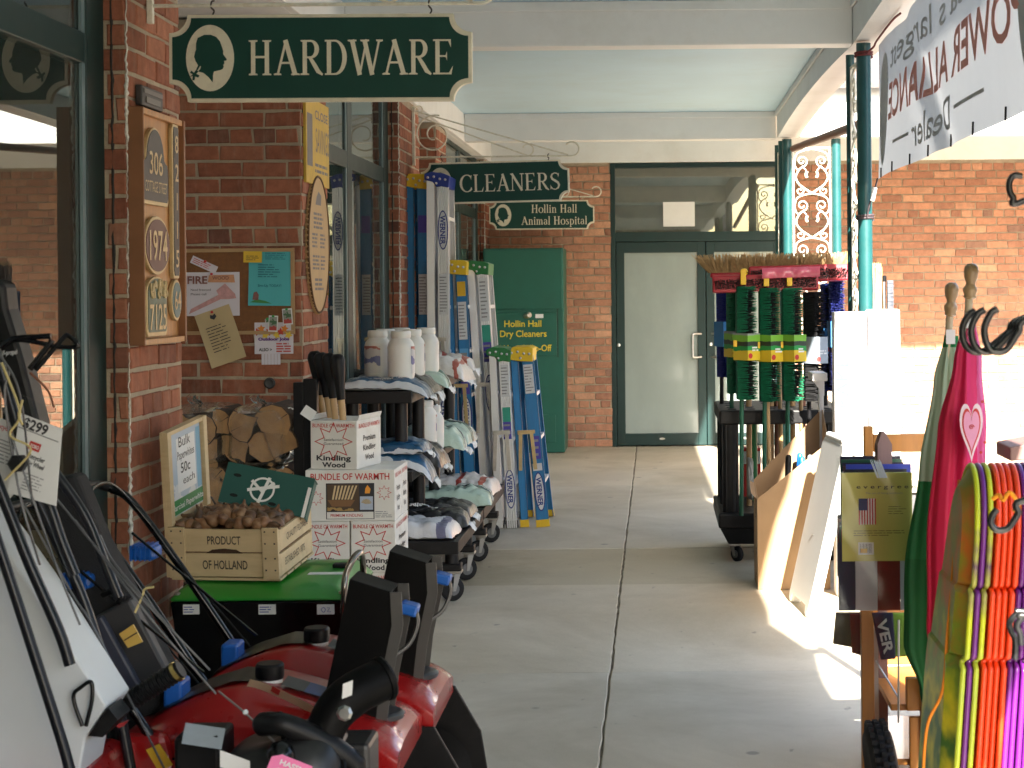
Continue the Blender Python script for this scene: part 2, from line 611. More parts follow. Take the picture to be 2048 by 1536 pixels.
# walkway: dark bed with slabs on it, the joints stay open
b = B().box((-3.6, -14, -0.12), (1.53, BACK + 0.3, -0.012)).box((1.53, 14.5, -0.12), (14, BACK + 0.3, -0.0125))
walk = struct('walkway', b, JOINT)
YJ = [-13.9, -8.5, -4.3, -0.2, 3.6, 7.25, 9.42, 10.73, 14.2, BACK + 0.25]
mats_j = [CONC_GREY, CONC, CONC, CONC_GREY, CONC_GREY, CONC, CONC_TAN, CONC_GREY, CONC]
JX = -0.205
for i in range(len(YJ) - 1):
    g = 0.0045
    y0, y1 = YJ[i], YJ[i + 1]
    dz = 0.004 if i == 4 else (0.002 if i % 2 else 0)
    for x0, x1 in ((-3.55, JX - g), (JX + g, 1.52)):
        bb = B()
        # slabs with slightly worn, wandering edges at the long joint
        n = 24
        rr = random.Random(i * 7 + (1 if x0 > -1 else 0))
        gap_end = g * (0.25 if i in (5, 8) else 0.5)
        top, bot = [], []
        for k in range(n + 1):
            y = y0 + gap_end + (y1 - y0 - 2 * gap_end) * k / n
            j = rr.uniform(-0.004, 0.004)
            xa, xb = (x0, x1 + j) if x0 < -1 else (x0 + j, x1)
            top += [(xa, y, -0.001 + dz), (xb, y, -0.001 + dz)]
            bot += [(xa, y, -0.02), (xb, y, -0.02)]
        nn = len(top)
        fs = []
        for k in range(n):
            a = 2 * k
            fs += [(a, a + 1, a + 3, a + 2), (nn + a, nn + a + 2, nn + a + 3, nn + a + 1), (a, a + 2, nn + a + 2, nn + a), (a + 1, nn + a + 1, nn + a + 3, a + 3)]
        fs += [(0, nn, nn + 1, 1), (2 * n, 2 * n + 1, nn + 2 * n + 1, nn + 2 * n)]
        bb.add(top + bot, fs)
        part(walk, 'slab', bb, mats_j[i], bevel=0.004, seg=1)
for k in range(4):
    part(walk, 'slab', B().box((1.545 + k * 3.1, 14.51, -0.02), (1.53 + (k + 1) * 3.1, BACK, -0.001)), CONC, bevel=0.004, seg=1)
# kerb along the walkway
KERB = mat('kerb_concrete', (0.42, 0.41, 0.38), 0.8, var=0.12, scale=5)
for k in range(9):
    y0 = -13.5 + k * 3.1
    part(walk, 'kerb_stone', B().box((1.535, y0, -0.13), (1.68, min(y0 + 3.09, 14.49), 0.002)), KERB, bevel=0.01)

# ---------------------------------------------------------------- brick
def brick_mat(name, island=False, pale=False):
    m = bpy.data.materials.new(name)
    m.use_nodes = True
    N, L = m.node_tree.nodes, m.node_tree.links
    p = N['Principled BSDF']
    if island:
        rnd = N.new('ShaderNodeNewGeometry').outputs['Random Per Island']
    else:
        rnd = N.new('ShaderNodeObjectInfo').outputs['Random']
    cr = N.new('ShaderNodeValToRGB')
    e = cr.color_ramp.elements
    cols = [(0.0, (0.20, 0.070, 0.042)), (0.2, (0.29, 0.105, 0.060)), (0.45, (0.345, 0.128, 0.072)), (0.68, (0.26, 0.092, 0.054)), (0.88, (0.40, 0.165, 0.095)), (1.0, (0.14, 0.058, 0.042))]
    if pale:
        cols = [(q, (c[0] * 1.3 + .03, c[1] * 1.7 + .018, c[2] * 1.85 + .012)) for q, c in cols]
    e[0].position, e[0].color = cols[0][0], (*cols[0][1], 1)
    e[1].position, e[1].color = cols[-1][0], (*cols[-1][1], 1)
    for q, c in cols[1:-1]:
        e.new(q).color = (*c, 1)
    L.new(rnd, cr.inputs[0])
    tc = N.new('ShaderNodeTexCoord')
    nz = N.new('ShaderNodeTexNoise')
    nz.inputs['Scale'].default_value = 22
    nz.inputs['Detail'].default_value = 8
    nz.inputs['Roughness'].default_value = 0.7
    ge = N.new('ShaderNodeNewGeometry')
    L.new(ge.outputs['Position'], nz.inputs['Vector'])
    mr = N.new('ShaderNodeMapRange')
    mr.inputs[1].default_value, mr.inputs[2].default_value = 0.3, 0.7
    mr.inputs[3].default_value, mr.inputs[4].default_value = 0.72, 1.28
    L.new(nz.outputs[0], mr.inputs[0])
    vm = N.new('ShaderNodeVectorMath')
    vm.operation = 'SCALE'
    L.new(cr.outputs[0], vm.inputs[0])
    L.new(mr.outputs[0], vm.inputs['Scale'])
    # lime bloom running down the face
    mp = N.new('ShaderNodeMapping')
    mp.inputs['Scale'].default_value = (9, 9, 1.6)
    n2 = N.new('ShaderNodeTexNoise')
    n2.inputs['Scale'].default_value = 1.6
    n2.inputs['Detail'].default_value = 6
    n2.inputs['Roughness'].default_value = 0.75
    L.new(ge.outputs['Position'], mp.inputs[0])
    L.new(mp.outputs[0], n2.inputs['Vector'])
    m2 = N.new('ShaderNodeMapRange')
    m2.inputs[1].default_value, m2.inputs[2].default_value = 0.52, 0.8
    m2.inputs[4].default_value = 0.5
    L.new(n2.outputs[0], m2.inputs[0])
    mx = N.new('ShaderNodeMix')
    mx.data_type = 'RGBA'
    mx.inputs[7].default_value = (0.42, 0.30, 0.22, 1)
    L.new(m2.outputs[0], mx.inputs[0])
    L.new(vm.outputs[0], mx.inputs[6])
    L.new(mx.outputs[2], p.inputs['Base Color'])
    p.inputs['Roughness'].default_value = 0.85
    p.inputs['Specular IOR Level'].default_value = 0.3
    bu = N.new('ShaderNodeBump')
    bu.inputs['Strength'].default_value = 0.5
    bu.inputs['Distance'].default_value = 0.004
    L.new(nz.outputs[0], bu.inputs['Height'])
    L.new(bu.outputs[0], p.inputs['Normal'])
    return m
BRICK = brick_mat('red_brick')
BRICK_I = brick_mat('red_brick_mass', True)
BRICK_PALE = brick_mat('pale_brick', False, True)  # red brick ramp lifted to paler tones, used on the end walls
BRICK_PALE_I = brick_mat('pale_brick_mass', True, True)
MORTAR = mat('mortar', (0.40, 0.33, 0.24), 0.95, var=0.2, scale=9, bump=0.5, bscale=120, dirt=((0.2, 0.17, 0.13), 0.5, 3))
CH, BH, BL, BJ = 0.0813, 0.0683, 0.205, 0.013

BM = {}
def brick_mesh(l, h, var, pale=False):
    key = (round(l, 2), round(h, 3), var, pale)
    if key not in BM:
        rr = random.Random(hash(key) & 0xffff)
        bm = bmesh.new()
        bmesh.ops.create_cube(bm, size=1.0)
        for v in bm.verts:
            v.co = V((v.co.x * key[0] + rr.uniform(-0.004, 0.004), v.co.y * 0.05, v.co.z * h + rr.uniform(-0.0032, 0.0032)))
            if v.co.y < 0:
                v.co.y += rr.uniform(-0.0015, 0.0015)
        ed = [e for e in bm.edges if all(v.co.y < 0 for v in e.verts)]
        bmesh.ops.bevel(bm, geom=ed, offset=0.004, segments=1, affect='EDGES')
        me = bpy.data.meshes.new('brick')
        bm.to_mesh(me)
        bm.free()
        me.materials.append(BRICK_PALE if pale else BRICK)
        BM[key] = me
    return BM[key]

def lay(face):
    """bricks of one face: o = lower start corner, u along, n outward; returns (centre, length)"""
    o, u, n, length, z0, z1 = face['o'], face['u'], face['n'], face['len'], face['z0'], face['z1']
    holes = face.get('holes', [])
    ph = face.get('ph', 0)
    k0 = int(math.floor(z0 / CH))
    out = []
    for k in range(k0, int(math.ceil(z1 / CH))):
        zc = k * CH + CH / 2
        if zc - BH / 2 < z0 - 0.02 or zc + BH / 2 > z1 + 0.02:
            continue
        header = (k + ph) % 6 == 5
        step = (0.0985 if header else BL) + BJ
        x = -step * (0.5 if k % 2 else 0.0) - (0.03 if header else 0)
        while x < length:
            a, c = max(x, 0.0), min(x + step - BJ, length)
            x += step
            if c - a < 0.03:
                continue
            segs = [(a, c)]
            for (ha, hc, hz0, hz1) in holes:
                if hz0 < zc < hz1:
                    ns = []
                    for (p, q) in segs:
                        if q <= ha or p >= hc:
                            ns.append((p, q))
                        else:
                            if p < ha - 0.03: ns.append((p, ha))
                            if q > hc + 0.03: ns.append((hc, q))
                    segs = ns
            for p, q in segs:
                out.append((V(o) + V(u) * ((p + q) / 2) + V((0, 0, zc - V(o).z)), q - p, V(u), V(n)))
    return out

def place_bricks(wall, faces, keep, limit=300, pale=False):
    items = [it for f in faces for it in lay(f)]
    a, rest = [], []
    for it in items:
        (a if keep(it[0]) else rest).append(it)
    random.Random(3).shuffle(a)
    a.sort(key=lambda it: it[0].y)
    if len(a) > limit:
        rest += a[limit:]
        a = a[:limit]
    for i, (c, l, u, n) in enumerate(a):
        o = bpy.data.objects.new('brick', brick_mesh(l, BH, random.randrange(3), pale))
        COL.objects.link(o)
        o.parent = wall
        rot = Matrix((u, -n, Z3)).transposed().to_euler()
        o.rotation_euler = rot
        o.location = wmat(wall).inverted() @ (c - n * (0.025 - 0.0055 - random.uniform(-0.0015, 0.0015)))
    if rest:
        bb = B()
        for c, l, u, n in rest:
            M = Matrix.Translation(c - n * (0.025 - 0.0055)) @ Matrix((u, -n, Z3)).transposed().to_4x4()
            d = 0.0035
            x, h = l / 2, BH / 2
            bb.add([M @ V(p) for p in ((-x, 0.02, -h), (x, 0.02, -h), (x, 0.02, h), (-x, 0.02, h), (-x + d, -0.025, -h + d), (x - d, -0.025, -h + d), (x - d, -0.025, h - d), (-x + d, -0.025, h - d), (-x, -0.021, -h), (x, -0.021, -h), (x, -0.021, h), (-x, -0.021, h))],
                   [(4, 5, 6, 7), (8, 9, 5, 4), (9, 10, 6, 5), (10, 11, 7, 6), (11, 8, 4, 7), (0, 1, 9, 8), (1, 2, 10, 9), (2, 3, 11, 10), (3, 0, 8, 11)])
        part(wall, 'brickwork', bb, BRICK_PALE_I if pale else BRICK_I, kind='stuff')

def in_view(p, m=60):
    s = FPX / max(p.y, 0.1)
    x = PX + p.x * s
    y = PY + (EYE - p.z) * s
    return -m < x < 2048 + m and -m < y < 1536 + m

def wall_thing(name, loc, label, cores):
    w = thing(name, loc, label, 'brick wall')
    bb = B()
    for a, c in cores:
        bb.box(a, c)
    part(w, 'mortar', bb, MORTAR)
    return w
TOPZ = 2.97
P1 = (5.55, 6.16)
P2 = (8.29, 8.92)
P3 = (11.46, 12.45)
P4 = (13.42, 14.05)
P5 = (17.22, BACK)
CAULK = mat('white_lime', (0.72, 0.69, 0.62), 0.9, var=0.3, scale=60, bump=0.6, bscale=90)
TAR = mat('dark_sealant', (0.03, 0.025, 0.022), 0.8, var=0.3, scale=60)

def pier(y0, y1, label, back_face=None):
    """a pier of the shop front; its near face is seen beside the window"""
    cores = [((-2.02, y0, -0.02), (WX, y1, TOPZ))]
    faces = [dict(o=(WX, y0 + 0.002, 0), u=Y3, n=X3, len=y1 - y0 - 0.004, z0=0, z1=TOPZ, ph=2),
             dict(o=(-2.0, y0, 0), u=X3, n=-Y3, len=2.0 + WX - 0.001, z0=0, z1=TOPZ, ph=2)]
    w = wall_thing('brick_pier', (WX, (y0 + y1) / 2, 0), label, cores)
    place_bricks(w, faces, lambda p: in_view(p) and p.x > -1.9)
    # lime run on the corner and a dark sealant line in the reveal
    rr = random.Random(int(y0 * 10))
    pts, rs = [], []
    z = 0.02
    while z < TOPZ:
        pts.append((WX + 0.001 + rr.uniform(-0.003, 0.003), y0 - 0.001 + rr.uniform(-0.003, 0.003), z))
        rs.append(0.0012 + 0.0075 * max(0.0, noise.noise(V((z * 3.1, y0, 0.0))) + 0.35) * (0.5 + rr.random()))
        z += 0.012
    part(w, 'lime_run', B().tube(pts, rs, 6), CAULK)
    pts, rs, z = [], [], 0.02
    while z < TOPZ:
        pts.append((WX - 0.045 + rr.uniform(-0.002, 0.002), y0 - 0.004, z))
        rs.append(0.003 + 0.003 * rr.random())
        z += 0.03
    part(w, 'sealant_line', B().tube(pts, rs, 5), TAR)
    return w
pier1 = pier(*P1, 'near brick pier with the wooden plaque board and lime run on its corner')
pier3 = pier(*P3, 'brick pier behind the tall ladders carrying the CLEANERS sign bracket')
pier5 = pier(*P5, 'narrow brick pier in the far corner beside the green drop-off cabinet')

def return_wall(y0, y1, label):
    cores = [((-3.3, y0, -0.02), (WX, y1, TOPZ))]
    faces = [dict(o=(-3.2, y0, 0), u=X3, n=-Y3, len=3.2 + WX - 0.001, z0=0, z1=TOPZ, ph=0),
             dict(o=(WX, y0 + 0.002, 0), u=Y3, n=X3, len=y1 - y0 - 0.004, z0=0, z1=TOPZ, ph=0)]
    w = wall_thing('brick_return_wall', (WX - 0.4, y0, 0), label, cores)
    place_bricks(w, faces, lambda p: in_view(p) and p.x > -2.35)
    return w
ret1 = return_wall(*P2, 'brick return wall behind the cork notice board and stacked firewood')
ret2 = return_wall(*P4, 'brick return wall of the second recessed doorway, behind the scroll bracket')

# end wall, in two pieces either side of the glazed doors
DX0, DX1, DZ = -0.458, 1.39, 2.955
wl = wall_thing('brick_end_wall', (-1.1, BACK, 0), 'far brick wall between the green drop-off cabinet and glazed doors', [((-2.0, BACK + 0.006, -0.02), (DX0, BACK + 0.3, 3.3))])
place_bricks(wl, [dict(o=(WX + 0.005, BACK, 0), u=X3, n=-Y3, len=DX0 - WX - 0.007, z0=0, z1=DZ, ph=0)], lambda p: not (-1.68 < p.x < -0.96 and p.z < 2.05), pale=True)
wr = wall_thing('brick_end_wall', (3.0, BACK, 0), 'sunlit far brick wall beyond the posts, shaded above by the canopy', [((DX1, BACK + 0.006, -0.02), (14, BACK + 0.3, 3.3))])
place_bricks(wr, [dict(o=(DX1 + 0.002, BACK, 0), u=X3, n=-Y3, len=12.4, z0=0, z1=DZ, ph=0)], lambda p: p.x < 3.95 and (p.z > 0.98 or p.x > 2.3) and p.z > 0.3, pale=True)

# ---------------------------------------------------------------- shop windows
EDGE_GREY = mat('bare_frame_edge', (0.16, 0.23, 0.25), 0.35, 0.3, var=0.1)
def shop_window(y0, y1, mull, label):
    t = thing('shop_window', (WINX, (y0 + y1) / 2, 0), label, 'window')
    def fr(a, c):
        return B().box(a, c)
    JW, MW = 0.17, 0.15
    for y in (y0, y1 - JW):
        part(t, 'jamb', fr((WINX - 0.06, y, 0.3), (WINX + 0.055, y + JW, 2.93)), GREEN, bevel=0.004)
        part(t, 'bead', fr((WINX + 0.040, y - 0.031 if y != y0 else y + JW + 0.001, 0.3), (WINX + 0.05, y - 0.001 if y != y0 else y + JW + 0.03, 2.92)), EDGE_GREY)
    for y in mull:
        part(t, 'mullion', fr((WINX - 0.06, y, 0.3), (WINX + 0.052, y + MW, 2.93)), GREEN, bevel=0.004)
        part(t, 'bead', fr((WINX + 0.040, y - 0.031, 0.3), (WINX + 0.0485, y - 0.001, 2.92)), EDGE_GREY)
    ys = [y0 + JW] + [q for y in mull for q in (y, y + MW)] + [y1 - JW]
    for i in range(0, len(ys), 2):
        a, c = ys[i], ys[i + 1]
        part(t, 'transom', fr((WINX - 0.05, a, 2.36), (WINX + 0.0505, c, 2.46)), GREEN, bevel=0.004)
        for z0, z1 in ((0.3, 2.36), (2.46, 2.93)):
            part(t, 'pane', fr((WINX + 0.030, a, z0), (WINX + 0.038, c, z1)), GLASS)
    part(t, 'head', fr((WINX - 0.06, y0, 2.93), (WINX + 0.05, y1, 2.97)), GREEN)
    part(t, 'sill_panel', fr((WINX - 0.06, y0, 0), (WINX + 0.06, y1, 0.3)), GREEN, bevel=0.006)
    return t
shop_window(1.2, P1[0] - 0.006, [2.4], 'green framed shop window beside the mowers, reflecting the far brick wall')
shop_window(P2[1] + 0.003, P3[0] - 0.006, [9.95], 'green framed shop window behind the tall ladders and salt racks')
shop_window(P4[1] + 0.003, P5[0] - 0.006, [15.6], 'green framed shop window farthest along, next to the drop-off cabinet')

def recessed_door(y0, y1, label):
    t = thing('shop_door', (-3.2, (y0 + y1) / 2, 0), label, 'door')
    x = -3.2
    for y in (y0, (y0 + y1) / 2 - 0.04, y1 - 0.08):
        part(t, 'stile', B().box((x - 0.05, y, 0), (x, y + 0.08, 2.93)), GREEN, bevel=0.004)
    for z in (0.0, 2.1, 2.85):
        for a, c in ((y0 + 0.08, (y0 + y1) / 2 - 0.04), ((y0 + y1) / 2 + 0.04, y1 - 0.08)):
            part(t, 'rail', B().box((x - 0.045, a, z), (x - 0.004, c, z + (0.18 if z == 0 else 0.09))), GREEN)
    part(t, 'pane', B().box((x - 0.03, y0 + 0.01, 0.02), (x - 0.024, y1 - 0.01, 2.9)), GLASS)
    part(t, 'pull_handle', B().tube([(x, y0 + 0.95, 1.0), (x + 0.05, y0 + 0.95, 1.0), (x + 0.05, y0 + 0.95, 1.3), (x, y0 + 0.95, 1.3)], 0.01), STEEL, smooth=50)
recessed_door(P1[1], P2[0], 'glazed hardware shop door set back behind the plaque pier')
recessed_door(P3[1], P4[0], 'glazed cleaners shop door set back behind the tall ladders')
# inside of the shops: dim rooms behind the glass
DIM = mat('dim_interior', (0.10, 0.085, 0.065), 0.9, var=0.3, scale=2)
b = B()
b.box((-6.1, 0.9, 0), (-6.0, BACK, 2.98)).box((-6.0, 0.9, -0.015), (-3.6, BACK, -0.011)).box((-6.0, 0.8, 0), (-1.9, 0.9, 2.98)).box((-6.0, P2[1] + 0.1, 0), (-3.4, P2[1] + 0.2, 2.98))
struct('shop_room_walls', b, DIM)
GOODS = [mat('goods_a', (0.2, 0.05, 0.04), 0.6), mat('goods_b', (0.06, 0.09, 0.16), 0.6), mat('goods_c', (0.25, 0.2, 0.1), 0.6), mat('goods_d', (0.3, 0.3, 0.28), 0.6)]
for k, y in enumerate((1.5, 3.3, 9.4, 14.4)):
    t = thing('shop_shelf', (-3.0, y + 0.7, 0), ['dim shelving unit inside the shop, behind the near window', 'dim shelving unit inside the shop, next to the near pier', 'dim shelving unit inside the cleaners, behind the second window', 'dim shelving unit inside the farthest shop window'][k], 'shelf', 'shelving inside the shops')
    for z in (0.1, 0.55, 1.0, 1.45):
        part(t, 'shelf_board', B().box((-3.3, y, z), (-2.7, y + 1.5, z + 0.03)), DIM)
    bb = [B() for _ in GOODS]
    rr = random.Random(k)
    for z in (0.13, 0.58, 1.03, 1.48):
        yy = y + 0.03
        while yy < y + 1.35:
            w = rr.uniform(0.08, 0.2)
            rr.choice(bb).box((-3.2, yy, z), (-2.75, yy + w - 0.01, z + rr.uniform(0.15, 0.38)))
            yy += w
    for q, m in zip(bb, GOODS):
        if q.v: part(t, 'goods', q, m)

FROST = mat('frosted_glass', (0.25, 0.305, 0.29), 0.4, var=0.16, scale=0.9, coat=1.0, dirt=((0.33, 0.385, 0.37), 0.5, 1.6), stretch=(1, 1, 0.45))
# ---------------------------------------------------------------- canopy
CEILZ = 3.22
b = B().box((WX - 0.01, -14, TOPZ), (WX + 0.03, BACK - 0.02, CEILZ)).box((WX - 0.4, -14, TOPZ + 0.001), (WX - 0.012, BACK - 0.02, CEILZ))
struct('frieze_board', b, WHITE_TRIM, bevel=0.004)
struct('frieze_board', B().box((WX + 0.031, BACK - 0.035, DZ + 0.004), (14, BACK + 0.2, CEILZ)), WHITE_TRIM, bevel=0.004)
struct('ceiling', B().box((WX - 1.7, -14, CEILZ), (1.12, BACK + 0.3, CEILZ + 0.06)), BLUE_CEIL)
struct('ceiling', B().box((1.121, 15.1, CEILZ), (14, BACK + 0.3, CEILZ + 0.06)), WHITE_TRIM)
struct('ceiling', B().box((-3.3, P1[1], TOPZ + 0.012), (WX - 0.41, P4[0], TOPZ + 0.05)), WHITE_TRIM)
POSTX = 1.17
BEAMS = [-8.2, -2.35, 3.48, 9.34, 15.2]
for y in BEAMS:
    bm_ = struct('ceiling_beam', B().box((WX + 0.031, y, TOPZ + 0.003), (1.098, y + 0.16, CEILZ - 0.001)), WHITE_TRIM, bevel=0.006)
    struct('beam_trim', B().box((WX + 0.032, y - 0.012, CEILZ - 0.055), (1.097, y - 0.0005, CEILZ - 0.002)), WHITE_TRIM, bevel=0.003, parent=bm_)
# long fascia beam with the slight camber the photo shows between posts
def camber(y):
    for a, c in zip(BEAMS, BEAMS[1:]):
        if a <= y <= c:
            t = (y - a) / (c - a)
            return 0.055 * 4 * t * (1 - t)
    return 0.0
b = B()
ny = 140
ring = []
for i in range(ny + 1):
    y = -14 + (15.16 + 14) * i / ny
    z = TOPZ + camber(y)
    ring += [(1.10, y, z), (1.29, y, z), (1.29, y, 3.42), (1.10, y, 3.42)]
fs = [(0, 1, 2, 3), (4 * ny + 3, 4 * ny + 2, 4 * ny + 1, 4 * ny)]
for i in range(ny):
    for j in range(4):
        j2 = (j + 1) % 4
        fs.append((4 * i + j, 4 * (i + 1) + j, 4 * (i + 1) + j2, 4 * i + j2))
b.add(ring, fs)
fas = struct('fascia_beam', b, WHITE_TRIM)
b = B()
pts_in = [(1.098, -14 + 29.1 * i / 100, 0) for i in range(101)]
struct('fascia_trim', B().box((1.084, -14, CEILZ - 0.05), (1.0985, 15.19, CEILZ - 0.003)), WHITE_TRIM, bevel=0.003, parent=fas)
fx = struct('fascia_beam', B().box((1.291, 15.0, TOPZ), (14, 15.17, 3.42)), WHITE_TRIM, bevel=0.005)
SHING = mat('roof_shingle', (0.11, 0.09, 0.08), 0.9, var=0.3, scale=14, bump=0.4, bscale=40)
b = B()
b.add([(1.42, -14, 3.38), (1.42, 14.85, 3.38), (-2.2, 18.2, 4.6), (-2.2, -14, 4.6), (1.42, -14, 3.43), (1.42, 14.85, 3.43), (-2.2, 18.2, 4.66), (-2.2, -14, 4.66)], [(0, 1, 2, 3), (4, 7, 6, 5), (0, 4, 5, 1), (1, 5, 6, 2), (2, 6, 7, 3), (3, 7, 4, 0)])
b.add([(1.43, 14.85, 3.38), (14, 14.85, 3.38), (14, 18.2, 4.6), (-2.2, 18.21, 4.6), (1.43, 14.85, 3.43), (14, 14.85, 3.43), (14, 18.2, 4.66), (-2.2, 18.21, 4.66)], [(0, 1, 2, 3), (4, 7, 6, 5), (0, 4, 5, 1), (1, 5, 6, 2), (2, 6, 7, 3), (3, 7, 4, 0)])
struct('roof', b, SHING)
struct('building_wall', B().box((-6.2, -14, 0), (-6.1, BACK + 0.3, 4.6)).box((-6.2, BACK + 0.31, 0), (14, BACK + 0.5, 4.6)), MORTAR)

# unseen wall added behind the viewer to darken the surfaces that face it
bw = wall_thing('brick_end_wall', (-1.0, -3.2, 0), 'unseen brick wall added behind the viewer to cut light in the walkway', [((-6.0, -3.5, -0.02), (1.05, -3.206, 3.2))])
place_bricks(bw, [dict(o=(-2.0, -3.2, 0), u=X3, n=Y3, len=3.0, z0=0, z1=2.9, ph=0)], lambda p: False)
# unseen blocks added across the parking lot to keep out low sky light
FAR_BRICK = mat('far_brick', (0.2, 0.09, 0.06), 0.9, var=0.2, scale=0.4)
FAR_ROOF = mat('far_roof', (0.06, 0.055, 0.05), 0.9, var=0.2, scale=0.5)
for k, (ya, yb3, hh, lab) in enumerate(((-45, -12, 8.5, 'unseen brick block added across the parking lot to screen low sky, behind the viewer'), (-11, 22, 9.5, 'unseen brick block added across the parking lot to screen low sky, straight across'), (23, 60, 8.8, 'unseen brick block added across the parking lot to screen low sky, beyond the far wall'))):
    t = thing('sky_screen_block', (30, (ya + yb3) / 2, 0), lab, 'building', 'unseen blocks added to screen low sky')
    part(t, 'wall', B().box((30, ya, -0.13), (42, yb3, hh - 2.5)), FAR_BRICK)
    part(t, 'roof', B().hexa([V(p) for p in ((29.2, ya - .4, hh - 2.49), (42.8, ya - .4, hh - 2.49), (42.8, yb3 + .4, hh - 2.49), (29.2, yb3 + .4, hh - 2.49), (34, ya + 2, hh), (38, ya + 2, hh), (38, yb3 - 2, hh), (34, yb3 - 2, hh))]), FAR_ROOF)
    y = ya + 1.5
    while y < yb3 - 3:
        w = part(t, 'window', B().box((29.93, y, 0.5), (29.995, y + 2.6, 2.8)), GREEN)
        part(w, 'pane', B().box((29.9, y + .1, .6), (29.925, y + 2.5, 2.7)), FROST)
        y += 4.2
# ---------------------------------------------------------------- posts with scroll ironwork
POST_GREEN = mat('post_green', (0.010, 0.068, 0.07), 0.35, var=0.12, scale=8, dirt=((0.035, 0.09, 0.09), 0.35, 12))
def spiral(c, r0, r1, a0, a1, n):
    return [(c[0] + (r0 + (r1 - r0) * i / n) * math.cos(R(a0 + (a1 - a0) * i / n)), c[1] + (r0 + (r1 - r0) * i / n) * math.sin(R(a0 + (a1 - a0) * i / n))) for i in range(n + 1)]

def scroll_unit(h, w):
    """polylines (x, z) of one repeat of the iron scrolls"""
    P = []
    for s in (-1, 1):
        # lyre: from the middle foot out and up into a curl
        k = [(0, 0), (s * w * 0.12, h * 0.07), (s * w * 0.34, h * 0.2), (s * w * 0.44, h * 0.36), (s * w * 0.36, h * 0.52), (s * w * 0.22, h * 0.62)]
        P.append((k, 0.0085))
        P.append(([(s * w * 0.22, h * 0.62)] + [(s * (w * 0.27 + 0.001) - s * x, z) for x, z in []] + spiral((s * w * 0.27, h * 0.73), w * 0.155, w * 0.04, -115 if s > 0 else -65, (-115 - 430) if s > 0 else (-65 + 430), 22), 0.0075))
        # outer branch with its own curl
        P.append(([(s * w * 0.34, h * 0.2), (s * w * 0.27, h * 0.13)] + spiral((s * w * 0.33, h * 0.06), w * 0.12, w * 0.035, 120 if s > 0 else 60, (120 + 400) if s > 0 else (60 - 400), 18), 0.0065))
        P.append(([(s * w * 0.36, h * 0.52), (s * w * 0.45, h * 0.6), (s * w * 0.47, h * 0.75), (s * w * 0.4, h * 0.9), (s * w * 0.2, h * 0.97), (0, h)], 0.0075))
        # bud
        P.append(([(s * w * 0.13, h * 0.50), (s * w * 0.16, h * 0.42), (s * w * 0.13, h * 0.36)], 0.013))
        P.append(([(s * w * 0.15, h * 0.52), (s * w * 0.24, h * 0.6)], 0.005))
    return P

def trellis(p, q, label, zb=0.0, zt=2.96, units=7, phase=0.0):
    """two pipe posts p and q with cast scrolls between them"""
    t = thing('iron_trellis', ((p[0] + q[0]) / 2, (p[1] + q[1]) / 2, 0), label, 'post')
    for (x, y, r) in (p, q):
        pp = part(t, 'pipe_post', B().lathe([(r, 0.0), (r, zt)], (x, y, 0), 20), POST_GREEN, smooth=40)
        part(pp, 'base_plate', B().box((x - 0.07, y - 0.07, 0.0), (x + 0.07, y + 0.07, 0.012)), POST_GREEN, bevel=0.003)
    a, c = V((p[0], p[1], 0)), V((q[0], q[1], 0))
    d = (c - a).normalized()
    L0 = (c - a).length
    w = L0 - p[2] - q[2] - 0.012
    mid = (a + d * p[2] + c - d * q[2]) / 2
    for sgn in (-1, 1):
        e = mid + d * sgn * (w / 2 - 0.006)
        part(t, 'side_bar', B().bar(e + Z3 * 0.1, e + Z3 * (zt - 0.08), 0.014, 0.014, up=d), IRON_WHITE)
    for z in (0.1, zt - 0.08):
        part(t, 'cross_bar', B().bar(mid - d * w / 2 + Z3 * z, mid + d * w / 2 + Z3 * z, 0.014, 0.014), IRON_WHITE)
    h = (zt - 0.2) / units
    n = d.cross(Z3)
    for k in range(units):
        bb = B()
        z0 = 0.11 + k * h
        for poly, r in scroll_unit(h, w * 0.96):
            pts = smooth_path([mid + d * x + Z3 * (z0 + z) for x, z in poly], 3) if len(poly) > 2 and len(poly) < 10 else [mid + d * x + Z3 * (z0 + z) for x, z in poly]
            bb.tube(pts, r, 6)
        part(t, 'scroll', bb, IRON_WHITE, smooth=60)
    return t
trellis((POSTX + 0.015, 15.12, 0.043), (1.62, 15.12, 0.043), 'far corner pair of green posts with white iron scrollwork between them')
trellis((1.145, 9.24, 0.04), (1.125, 9.70, 0.025), 'nearest green post with white iron scrollwork seen edge-on, banner tied to it')
trellis((1.15, 15.3, 0.03), (1.15, 15.75, 0.03), 'shaded pair of posts with scrollwork just behind the far corner posts')
trellis((1.17, 3.55, 0.04), (1.17, 4.0, 0.03), 'green post pair with iron scrollwork standing nearest the viewer, by the hooks')
trellis((7.5, 15.12, 0.043), (7.95, 15.12, 0.043), 'green post pair with iron scrollwork under the far canopy, farther along')
# brown pole tied under the canopy edge
BROWNP = mat('brown_pole', (0.16, 0.06, 0.03), 0.5, var=0.2, scale=6, stretch=(4, 0.6, 4))
solo('wooden_pole', B().tube([(1.235, 15.05, 2.87), (1.215, 9.75, 2.58)], 0.03, 14), BROWNP, (1.22, 12.4, 2.72), 'brown wooden pole slung under the canopy edge between the posts', 'pole', smooth=50)

